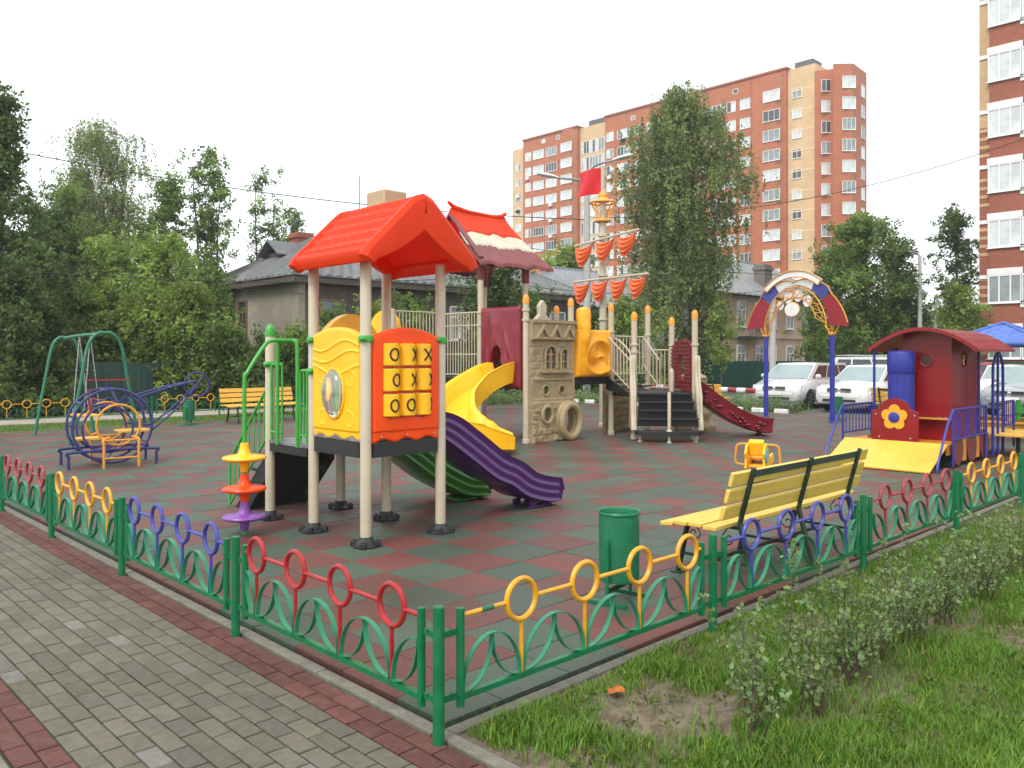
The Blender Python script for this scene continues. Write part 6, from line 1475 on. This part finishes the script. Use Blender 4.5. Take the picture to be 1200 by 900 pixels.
# ================================================================ LAMPS, POLES, CABLES
def lamp(label, x, y, H_, arms, r0, m=None, group='street lamps'):
    Lp_ = thing('street_lamp', label, 'street lamp', (x, y, 0), 0, group)
    g = MB(); g.tube([(x, y, -.04), (x, y, H_*.5), (x, y, H_)], [r0, r0*.85, r0*.62], 14); ob('pole', g, m or M['concrete_pole'], Lp_)
    for (dxy, le, rise) in arms:
        d = Vector((*dxy, 0)).normalized(); b = Vector((x, y, H_-.15)); g = MB(); pts = smooth([b, b+Vector((0, 0, rise*.55))+d*le*.06, b+Vector((0, 0, rise*.9))+d*le*.35, b+Vector((0, 0, rise))+d*le], 5); g.tube(pts, .045, 8); ar = ob('arm', g, M['lamp_metal'], Lp_)
        e_ = b+Vector((0, 0, rise))+d*le; u = (d+Vector((0, 0, .16 if rise < 1 else .28))).normalized(); n_ = Vector((-d.y, d.x, 0)); up = n_.cross(u)*-1
        if up.z < 0: up = -up
        g = MB()
        def fn(a, b_): th = a*2*math.pi; w = .16*math.sin(math.pi*min(1, .12+b_*.80))**.7; return e_+u*(b_*.85)+n_*w*math.cos(th)+up*(w*.55*math.sin(th)*(1 if math.sin(th) > 0 else .55))
        g.grid(fn, 16, 10); g.mi = 1
        g.add([e_+u*.28-up*.055+n_*s*.10+u*t for s, t in ((-1, 0), (1, 0), (1, .42), (-1, .42))], [(0, 1, 2, 3)])
        ob('lamp_head', g, [M['white_s'], M['lightglass']], ar, ang=60)
lx, ly = 21.9, 17.9
rv = Vector((.717, -.697, 0)); fwd = Vector((.697, .717, 0))
lamp('tall concrete lamp post with two heads behind the ship mast', lx, ly, 8.35, [(tuple(-rv*.9-fwd*.2)[:2], 1.15, .35), (tuple(rv*.9-fwd*.5)[:2], 1.05, .95)], .17)
lamp('grey street lamp with one arm right of the entrance arch', *C(1078, 45), 7.2, [(tuple(-rv)[:2], 1.5, .45)], .14)
for (px, d, h, r0, lb) in ((-1, 27.5, 8.6, .13, 'old wooden utility pole at the left edge among dark leaves'), (905, 31, 4.3, .13, 'grey wooden pole in front of the pink house'), (1096, 48, 5.2, .13, 'thin leaning pole beside the right street lamp')):
    x, y = C(px, d); U_ = thing('utility_pole', lb, 'pole', (x, y, 0)); g = MB(); g.tube([(x, y, -.04), (x+.03, y, h*.5), (x+.05, y, h)], [r0, r0*.9, r0*.75], 10); ob('pole', g, M['wood_pole'] if px < 900 else M['concrete_pole'], U_)
    if px < 10:
        for t in (0,): g = MB(); g.lathe((x+t+.05, y-t, h), [(.03, 0), (.05, .03), (.03, .06), (.045, .09), (0, .11)], 8); ob('insulator', g, M['white_s'], U_)
def cable(label, a, b, sag, r=.016):
    a, b = Vector(a), Vector(b); g = MB(); g.tube([a.lerp(b, k/30)-Vector((0, 0, sag*4*(k/30)*(1-k/30))) for k in range(31)], r, 5); o = ob('power_cable', g, M['cable'], label=label, cat='cable', origin=tuple((a+b)/2), group='overhead cables')
x0_, y0_ = C(-1, 27.5); cable('main black cable from left pole across the sky to the lamp post', (x0_+.05, y0_, 8.68), (lx, ly, 7.0), .45, .017)
a_ = C(1260, 26); cable('thin cable from the lamp post across the right sky', (lx, ly, 7.1), (a_[0], a_[1], 9.2), .9, .012)
a_, b_ = C(30, 24), C(560, 30); cable('low cable crossing in front of the old house roof', (*a_, 4.2), (*b_, 4.6), .25, .014)
a_, b_ = C(80, 26), C(470, 31); cable('lower service cable crossing the left trees', (*a_, 4.55), (*b_, 3.9), .2, .012)
a_, b_ = C(500, 31), C(960, 48); cable('thin cable sagging between mast and pink house roof', (*a_, 4.9), (*b_, 6.0), .8, .013)
a_, b_ = C(620, 34), C(1080, 45); cable('upper thin cable passing in front of the big birch', (*a_, 6.2), (*b_, 6.2), .5, .013)
ordn = ['first', 'second', 'third', 'fourth', 'fifth', 'sixth', 'seventh', 'eighth', 'ninth', 'tenth', 'eleventh', 'twelfth', 'thirteenth', 'fourteenth', 'fifteenth', 'sixteenth', 'seventeenth', 'eighteenth']
# ================================================================ TREES AND SHRUBS
def leafmat(name, col, transl=.48): return mat(name, col, .55, .18, .35, attr=True, transl=transl)
LM = {'dark': leafmat('dark_green_leaf', (0.100, 0.166, 0.044)), 'mid': leafmat('mid_green_leaf', (0.160, 0.262, 0.058)), 'light': leafmat('light_green_leaf', (0.230, 0.339, 0.074)), 'birch': leafmat('birch_leaf', (0.192, 0.262, 0.087)), 'pale': leafmat('pale_birch_leaf', (0.256, 0.320, 0.128)), 'grey': leafmat('shrub_grey_green_leaf', (0.218, 0.333, 0.141))}
def leaves(name, P, size, matl, parent, seed, tintv, drop=0.0, aspect=.55, up=None):
    rs = np.random.RandomState(seed); n = len(P); d = rs.normal(size=(n, 3)); d[:, 2] -= drop; d /= np.linalg.norm(d, axis=1)[:, None]
    q = rs.normal(size=(n, 3)); s = np.cross(d, q); s /= np.linalg.norm(s, axis=1)[:, None]+1e-9; L = (size*rs.uniform(.65, 1.35, n))[:, None]
    w = L*aspect*.5; nn = np.cross(d, s)*L*.12
    v = np.stack([P, P+d*L*.45+s*w+nn, P+d*L, P+d*L*.45-s*w+nn], 1).astype(np.float32)
    me = bpy.data.meshes.new(name); me.vertices.add(4*n); me.vertices.foreach_set('co', v.ravel()); me.loops.add(4*n); me.loops.foreach_set('vertex_index', np.arange(4*n, dtype=np.int32))
    me.polygons.add(n); me.polygons.foreach_set('loop_start', np.arange(n, dtype=np.int32)*4); me.polygons.foreach_set('loop_total', np.full(n, 4, dtype=np.int32)); me.update()
    me.materials.append(matl); k = (tintv*rs.uniform(.75, 1.25, n)); col = np.ones((n, 4, 4), dtype=np.float32); yl = rs.uniform(.9, 1.2, n)
    col[:, :, 0] = (k*yl)[:, None]; col[:, :, 1] = k[:, None]; col[:, :, 2] = (k*rs.uniform(.7, 1.1, n))[:, None]
    at = me.color_attributes.new('tint', 'FLOAT_COLOR', 'POINT'); at.data.foreach_set('color', col.ravel())
    o = bpy.data.objects.new(name, me); COL.objects.link(o); o.parent = parent; WM[o.name] = WM[parent.name]; w_ = WM[parent.name].inverted(); me.transform(w_); return o
DENS = .52
def tree(label, x, y, H_, Rr, zlo, kind='mid', nc=110, nl=230, leaf=.13, seed=1, tr=.14, shape='oval', bark='bark', rc=.55, strand=False, squash=1.0, name='tree', cat='tree', group=None, lean=0, stems=1, spread=None, jut=.35, trunk=True):
    T_ = thing(name, label, cat, (x, y, 0), 0, group); rs = np.random.RandomState(seed); rr = random.Random(seed)
    hgt = H_-zlo; cl = []
    while len(cl) < nc:
        t = rs.rand(); 
        env = {'oval': math.sin(math.pi*(.10+.86*t))**.7, 'cone': (1-t)**.75*.95+.12, 'column': (min(1, t/.12)**.5)*(1-t**5)**.6*(.85+.15*math.sin(t*9)), 'umbrella': math.sin(math.pi*(.25+.7*t))**.6, 'bush': (1-t**2.4)**.6, 'birchy': float(np.interp(t, [0, .12, .3, .5, .68, .85, .95, 1], [.45, .72, .80, .90, 1.0, .80, .50, .18])), 'spire': (1-t)**1.1+.10}[shape]
        a = rs.rand()*2*math.pi; f = noise.noise(Vector((math.cos(a)*1.3+seed, math.sin(a)*1.3, t*3.2)))
        r_ = Rr*env*(1-jut*.6+jut*1.5*f+jut*.3*rs.rand())*(rs.rand()**.42)
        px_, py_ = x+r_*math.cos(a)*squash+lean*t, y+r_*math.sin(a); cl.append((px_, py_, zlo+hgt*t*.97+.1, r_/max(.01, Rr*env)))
    # trunk and limbs
    g = MB(); tops = []
    for s_ in range(stems):
        a = s_*2.4+seed; sp = (spread if spread is not None else (.0 if stems == 1 else .12*Rr)); bx, by = x+sp*math.cos(a)*.3, y+sp*math.sin(a)*.3
        pts = [Vector((bx, by, -.06))]; hh = H_*(.93 if shape != 'bush' else .75)*(1-.12*s_)
        for k in range(1, 9): t = k/8; pts.append(Vector((bx+sp*math.cos(a)*t*1.1+rr.uniform(-.5, .5)*.02*H_*t+lean*max(0, (hh*t-zlo)/hgt), by+sp*math.sin(a)*t*1.1+rr.uniform(-.5, .5)*.02*H_*t, hh*t)))
        if trunk: g.tube(pts, [tr*(1-.86*(k/8))*(1.25 if k == 0 else 1) for k in range(9)], 8)
        tops.append(pts)
        for k in range(4, 9):
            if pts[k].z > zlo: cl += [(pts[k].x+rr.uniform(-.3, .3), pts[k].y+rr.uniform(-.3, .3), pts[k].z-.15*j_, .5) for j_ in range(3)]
    for i, c in enumerate(cl):
        if i % (2 if strand else 2): continue
        pts = tops[i % stems]; zt_ = max(.15*H_*(1 if shape != 'bush' else .2), c[2]-(.20+.35*rr.random())*math.hypot(c[0]-x, c[1]-y)*1.3-.2); k = min(7, max(0, int(zt_/pts[-1].z*8))); f = min(1, max(0, zt_/pts[-1].z*8-k)); b = pts[k].lerp(pts[k+1], f); e_ = Vector(c[:3]); m_ = b.lerp(e_, .5)+Vector((0, 0, .10*(e_-b).length*(1 if not strand else 1.6)))+Vector((rr.uniform(-.1, .1), rr.uniform(-.1, .1), 0))
        r_ = tr*.30*(1-.7*c[2]/H_)+.006; g.tube([b, m_, e_], [r_, r_*.6, .005], 5, caps=False)
    ob('trunk', g, M[bark], T_, ang=60, recalc=False)
    P, TV = [], []
    for c in cl:
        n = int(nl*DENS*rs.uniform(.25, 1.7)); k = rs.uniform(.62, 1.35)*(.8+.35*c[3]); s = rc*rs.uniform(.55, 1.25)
        if strand:
            m_ = max(2, int(n/22))
            for j in range(m_):
                ox, oy = rs.normal(0, s*.6, 2); Lz = rs.uniform(.5, 1.5)*s*1.9; q = rs.rand(22); dd = rs.normal(0, .035*s/.5, (22, 2))
                P.append(np.c_[c[0]+ox+dd[:, 0]+.1*q*ox, c[1]+oy+dd[:, 1]+.1*q*oy, c[2]+s*.3-q*Lz]); TV.append(np.full(22, k*rs.uniform(.85, 1.15)))
        else:
            m_ = max(2, n//16)      # twigs carrying leaves, not an even cloud
            ctr_ = rs.normal(0, 1, (m_, 3))*np.array([s*.55, s*.55, s*.38]); 
            for j in range(m_):
                dr = rs.normal(0, 1, 3); dr /= np.linalg.norm(dr); q = rs.uniform(0, s*.55, 16)[:, None]
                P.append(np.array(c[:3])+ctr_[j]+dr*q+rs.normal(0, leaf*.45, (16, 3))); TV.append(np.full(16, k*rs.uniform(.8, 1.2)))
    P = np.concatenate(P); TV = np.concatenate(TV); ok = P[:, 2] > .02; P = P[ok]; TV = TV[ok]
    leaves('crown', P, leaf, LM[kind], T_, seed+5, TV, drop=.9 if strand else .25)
    return T_
BT = 'trees beyond the playground'
tree('tall big weeping birch rising in front of the high-rise', 33.3, 21.1, 15.7, 3.6, .9, 'birch', 380, 400, .16, 11, .24, 'birchy', 'birchbark', .72, strand=True, group=BT, jut=.8)
tree('drooping outer boughs birch standing close behind the big birch', 34.9, 23.4, 14.4, 3.0, 4.0, 'birch', 120, 320, .15, 12, .18, 'oval', 'birchbark', .75, strand=True, group=BT, jut=.7, lean=-1.0)
tree('dark leafy tree filling the left edge of the picture', *C(0, 26), 10.1, 2.6, .2, 'dark', 150, 210, .15, 21, .2, 'cone', 'bark', .55, group=BT, jut=1.0)
tree('dark bushy maple at the left edge behind the far fence', *C(28, 25.5), 5.0, 2.0, .1, 'dark', 130, 260, .17, 22, .12, 'bush', 'bark', .6, group=BT, jut=.5)
tree('tall pale weeping birch at the upper left', 11.2, 39.8, 13.4, 2.4, 3.6, 'pale', 150, 460, .13, 31, .17, 'umbrella', 'birchbark', .75, strand=True, group=BT, jut=.7, stems=3, spread=.9)
tree('shorter weeping birch left of the tall pale birch', *C(80, 39), 10.6, 1.7, 3.5, 'birch', 80, 230, .13, 32, .12, 'oval', 'birchbark', .7, strand=True, group=BT, jut=.7)
tree('airy tree with forked top above the left bushes', *C(198, 36), 9.9, 1.3, 3.4, 'mid', 66, 130, .15, 33, .10, 'cone', 'bark', .5, group=BT, jut=.9, stems=2, spread=.6)
tree('airy taller tree left of the old house', *C(246, 36), 10.7, 1.5, 3.6, 'mid', 85, 125, .15, 34, .11, 'cone', 'bark', .5, group=BT, jut=.9, stems=2, spread=.5)
tree('thin sparse tree rising behind the house dormer', *C(308, 43), 11.6, 1.7, 4.2, 'mid', 52, 90, .15, 35, .10, 'oval', 'bark', .45, group=BT, jut=1.1, stems=2, spread=.5)
tree('low sparse tree leaning right of the house dormer', *C(345, 42), 9.2, 1.2, 5.6, 'mid', 26, 120, .15, 36, .09, 'oval', 'bark', .45, group=BT, jut=1.1)
tree('dark mid-height tree between left edge and pale birch', *C(58, 33), 7.6, 2.0, 1.2, 'dark', 110, 230, .17, 37, .13, 'oval', 'bark', .65, group=BT, jut=.6)
tree('airy green tree filling the gap right of the left edge tree', *C(74, 36), 9.0, 1.8, 2.0, 'mid', 90, 150, .15, 138, .12, 'oval', 'bark', .6, group=BT, jut=.9)
tree('loose mid-green tree between pale birch and forked tree', *C(168, 37), 7.6, 1.7, 2.0, 'mid', 80, 150, .15, 139, .11, 'oval', 'bark', .55, group=BT, jut=.9)
tree('mid-green tree below the tall pale birch', *C(132, 33), 6.3, 2.0, 1.0, 'light', 100, 200, .16, 38, .12, 'oval', 'bark', .6, group=BT, jut=.6)
tree('mid-green round tree left of the grey stucco wall', *C(198, 31.5), 6.2, 1.8, 1.0, 'light', 100, 200, .16, 39, .12, 'oval', 'bark', .6, group=BT, jut=.55)
tree('bright bushy tree touching the stucco wall corner', *C(238, 30), 5.0, 1.2, .4, 'mid', 100, 230, .15, 40, .10, 'oval', 'bark', .55, group=BT, jut=.5)
tree('dark dense bush right at the far fence in the left corner', *C(12, 23.3), 4.2, 1.25, .05, 'dark', 90, 260, .14, 151, .06, 'bush', 'bark', .5, group='dark bushes beside the far ring fence', name='bush', cat='bush', stems=3, jut=.5)
tree('lower dark bush behind the left leg of the swing', *C(50, 24.2), 3.1, 1.0, .05, 'dark', 70, 260, .14, 152, .06, 'bush', 'bark', .45, group='dark bushes beside the far ring fence', name='bush', cat='bush', stems=3, jut=.5)
bs_ = [(78, 28.5, 4.4, 1.7, 'light'), (128, 28.5, 4.1, 1.6, 'light'), (178, 28.3, 4.0, 1.6, 'light'), (222, 28.2, 4.2, 1.5, 'light'), (262, 28.0, 2.7, 1.1, 'mid')]
bl = ['broad bush behind the swing frame', 'pale green bush right of the swing frame', 'mid-green bush above the helicopter tail', 'pale bush above the small far bin', 'bush above the far yellow bench']
for i, (px, d, h, r_, kd) in enumerate(bs_): tree(bl[i], *C(px, d), h, r_, .1, kd, 95, 240, .15, 50+i, .07, 'bush', 'bark', .55, group='bushes along the green sheet fence', name='bush', cat='bush', stems=3, jut=.5)
hs2 = [(312, 27.6, 2.2, 1.0, 'dark', 'dark low bush in front of the grey stucco wall'), (352, 28.2, 2.5, .9, 'mid', 'small bush at the corner of the old house'), (392, 28.6, 3.2, .9, 'mid', 'leafy bush before the plank wall behind the yellow panel'), (436, 28.9, 3.4, 1.1, 'light', 'pale bush between the orange roof posts'), (478, 29.2, 4.2, 1.2, 'mid', 'tall bush behind the beige railing')]
for i, (px, d, h, r_, kd, lb) in enumerate(hs2): tree(lb, *C(px, d), h, r_, .1, kd, 60, 220, .13, 60+i, .06, 'bush', 'bark', .45, group='bushes in front of the old house', name='bush', cat='bush', stems=3, jut=.5)
tree('dark round tree behind the brown and orange roof', *C(582, 33), 5.6, 2.1, .5, 'dark', 150, 250, .15, 70, .14, 'oval', 'bark', .6, group=BT, jut=.35)
tree('yellow-green tree far behind the lamp post', *C(668, 62), 9.8, 3.0, 3.0, 'light', 90, 220, .24, 71, .15, 'oval', 'bark', .95, group=BT, jut=.5)
tree('light leafy bush below the ship sails', *C(735, 31.5), 4.2, 1.1, .3, 'light', 60, 220, .13, 72, .06, 'bush', 'bark', .5, group=BT, jut=.7, stems=2)
tree('small dark bush under the mast', *C(690, 32), 3.3, .9, .2, 'dark', 45, 220, .13, 73, .06, 'bush', 'bark', .45, group=BT, jut=.7, stems=2)
tree('broad tree right of the pink house', *C(1012, 46), 9.6, 2.7, .6, 'mid', 170, 260, .18, 80, .16, 'oval', 'bark', .75, group=BT, jut=.5)
tree('tree leaning over the pink house end', *C(978, 49), 8.2, 1.8, .8, 'mid', 100, 240, .18, 81, .14, 'oval', 'bark', .7, group=BT, jut=.55)
tree('tree behind the right street lamp', *C(1052, 47), 8.4, 1.8, .6, 'dark', 110, 240, .18, 82, .15, 'oval', 'bark', .7, group=BT, jut=.55)
tree('tall sparse tree beside the near brick tower', *C(1120, 50), 10.8, 1.9, 3.2, 'dark', 80, 170, .18, 83, .16, 'oval', 'bark', .6, group=BT, jut=.8)
tree('low yellow-green tree before the near brick tower', *C(1124, 44), 5.3, 1.5, .4, 'light', 70, 220, .17, 84, .08, 'bush', 'bark', .6, group=BT, jut=.5)
tree('slim climbing tree before the pink house windows', *C(955, 42), 4.9, .8, .5, 'mid', 46, 180, .13, 85, .07, 'column', 'bark', .4, group=BT, jut=.8)
tree('young tree at the foot of the big birch', *C(845, 36.5), 4.0, .8, 1.2, 'light', 30, 140, .13, 86, .05, 'oval', 'bark', .4, group=BT, jut=.9)
# distant tree line closing the horizon
def farwood():
    rs = np.random.RandomState(4); P = []; TV = []
    for k in range(900):
        a = rs.uniform(-38, 38); d = rs.uniform(95, 125) if abs(a) > 0 else 100; px = 600+963*math.tan(R(a)); c = C(px, d); 
        if c[0] > 112 and 44 < c[1] < 125: continue
        h = rs.uniform(1, 8.5)+2*noise.noise(Vector((a*.3, 0, 0))); n = 130; P.append(np.c_[rs.normal(c[0], 1.6, n), rs.normal(c[1], 1.6, n), np.abs(rs.normal(h*.8, 1.2, n))]); TV.append(np.full(n, rs.uniform(.7, 1.2)))
    e_ = bpy.data.objects.new('tmp', None); WM['tmp'] = Matrix(); P = np.concatenate(P); o = leaves('distant_wood', P, .55, LM['mid'], e_, 9, np.concatenate(TV)); o.parent = None; bpy.data.objects.remove(e_)
    o['kind'] = 'stuff'; o['label'] = 'distant line of green trees along the horizon'; o['category'] = 'trees'
farwood()
# flower bed between rubber floor and car park: plants nobody could count
def bed():
    rs = np.random.RandomState(8); P = []; TV = []; A, B = [], []
    for k in range(900):
        if rs.rand() < .55: x = rs.uniform(20.75, 21.45); y = rs.uniform(8.7, 18)
        else: x = rs.uniform(14, 21); y = rs.uniform(VE+.25, VE+.95)
        if x > 20.7 and 8.7 < y < 9.6 and rs.rand() < .5: continue
        h = rs.uniform(.15, .55); n = 26; q = rs.rand(n); P.append(np.c_[x+rs.normal(0, .10, n), y+rs.normal(0, .10, n), q*h]); TV.append(np.full(n, rs.uniform(.6, 1.5)))
    e_ = bpy.data.objects.new('tmp', None); WM['tmp'] = Matrix(); o = leaves('flower_bed', np.concatenate(P), .085, LM['grey'], e_, 10, np.concatenate(TV), aspect=.35); o.parent = None; bpy.data.objects.remove(e_)
    o['kind'] = 'stuff'; o['label'] = 'mixed low flower bed plants between rubber floor and cars'; o['category'] = 'flower bed'
bed()
g = MB()
for k in range(13): g = MB(); y = 9.0+.75*k; g.box(20.62, 20.74, y, y+.42, -.04, .13); ob('white_stone', g, M['white_s'], None, bev=.015, label='small white kerb block, %s from the car end of the flower bed' % ordn[k], cat='kerb block', group='white kerb blocks of the flower bed', origin=(20.68, y+.2, 0))

# ---------------------------------------------------------------- foreground hedge of young shrubs
def shrub(i, x, y, h, seed):
    T_ = thing('young_shrub', 'young leafy shrub on the lawn, %s from the near end of the hedge row' % ordn[i], 'shrub', (x, y, 0), 0, 'young shrubs planted in a row on the lawn')
    rr = random.Random(seed); g = MB(); P = []; TV = []
    for s in range(rr.randint(6, 10)):
        a = rr.uniform(0, 6.28); sp = rr.uniform(.05, .52)*h; hh = h*rr.uniform(.35, 1.12); b = Vector((x+rr.uniform(-.06, .06), y+rr.uniform(-.06, .06), -.05)); pts = [b]
        for k in range(1, 9): t = k/8; pts.append(b+Vector((math.cos(a)*sp*t**1.3+rr.uniform(-.012, .012), math.sin(a)*sp*t**1.3+rr.uniform(-.012, .012), (hh+.05)*t)))
        g.tube(pts, [.0042*(1-.75*k/8) for k in range(9)], 5, caps=False)
        for k in range(int(hh*rr.uniform(30, 52))):
            t = rr.uniform(.14, 1)**.85; j = min(7, int(t*8)); p = pts[j].lerp(pts[j+1], t*8-j) if j < 8 else pts[8]
            # side twigs
            if rr.random() < .45:
                aa = rr.uniform(0, 6.28); L_ = rr.uniform(.04, .15)*(1.25-t); q = p+Vector((math.cos(aa)*L_, math.sin(aa)*L_, L_*.6)); g.tube([p, q], [.0016, .0008], 4, caps=False)
                for m_ in range(4): f = (m_+1)/4; P.append(p.lerp(q, f)+Vector((rr.uniform(-.006, .006), rr.uniform(-.006, .006), 0))); TV.append(rr.uniform(.6, 1.35))
            else: P.append(p); TV.append(rr.uniform(.6, 1.3))
    ob('stems', g, M['stem'], T_, ang=60, recalc=False)
    leaves('foliage', np.array([tuple(p) for p in P]), .031, LM['grey'], T_, seed, np.array(TV), aspect=.68)
hx_ = [(1.03, -.96, .62), (1.26, -.84, .62), (1.50, -1.0, .50), (1.70, -.86, .66), (1.98, -1.0, .60), (2.22, -.90, .60), (2.50, -.93, .62), (2.80, -.98, .58), (3.10, -.88, .62), (3.42, -.98, .58), (3.78, -.92, .56), (4.12, -.98, .60), (4.5, -.92, .50), (4.95, -.96, .54), (5.4, -.95, .50), (5.8, -.98, .50)]
for i, (x, y, h) in enumerate(hx_): shrub(i, x, y, h, 200+i)
for (x, y, rz, lb) in ((.98, -.22, .4, 'orange dead leaf lying on the lawn near the fence corner'), (3.55, -1.55, 1.3, 'orange-brown dead leaf lying on the lawn right of the shrubs')):
    g = MB(); g.slab(lambda a, b: Vector((x+(a-.5)*.075*(1-.9*abs(2*b-1)**2)*math.cos(rz)-(b-.5)*.09*math.sin(rz), y+(a-.5)*.075*(1-.9*abs(2*b-1)**2)*math.sin(rz)+(b-.5)*.09*math.cos(rz), .0+.018*math.sin(a*3.1)+.012*math.sin(b*5))), 8, 8, (0, 0, -.001)); ob('fallen_leaf', g, M['leafdead'], label=lb, cat='leaf', origin=(x, y, 0), group='dead leaves on the lawn')

# ---------------------------------------------------------------- damp summer air
hz = MB(); hz.box(-60, 150, -70, 160, -1.2, 52)
hm = bpy.data.materials.new('thin_haze'); hm.use_nodes = True; N = hm.node_tree.nodes; N.remove(N['Principled BSDF']); pv = N.new('ShaderNodeVolumePrincipled'); pv.inputs['Color'].default_value = (.93, .95, .97, 1); pv.inputs['Density'].default_value = .0008; pv.inputs['Anisotropy'].default_value = .3
hm.node_tree.links.new(pv.outputs[0], N['Material Output'].inputs['Volume'])
ob('haze', hz, hm, kind='stuff', flat=True)

# broad-leaved weeds mixed in the lawn
def weeds():
    rs = np.random.RandomState(77); P = []; TV = []
    for k in range(420):
        x = .25+rs.rand()**1.3*6; y = -.12-rs.rand()*1.9; n = rs.randint(5, 12); a = rs.rand(n)*6.28; r_ = rs.uniform(.01, .05, n)
        P.append(np.c_[x+r_*np.cos(a), y+r_*np.sin(a), rs.uniform(-.03, .012, n)]); TV.append(np.full(n, rs.uniform(.3, .6)))
    e_ = bpy.data.objects.new('tmp', None); WM['tmp'] = Matrix(); o = leaves('lawn_weeds', np.concatenate(P), .026, LM['light'], e_, 31, np.concatenate(TV), drop=-.6, aspect=.6); o.parent = None; bpy.data.objects.remove(e_)
    o['kind'] = 'stuff'; o['label'] = 'small broad-leaved weeds scattered through the lawn'; o['category'] = 'weeds'
weeds()
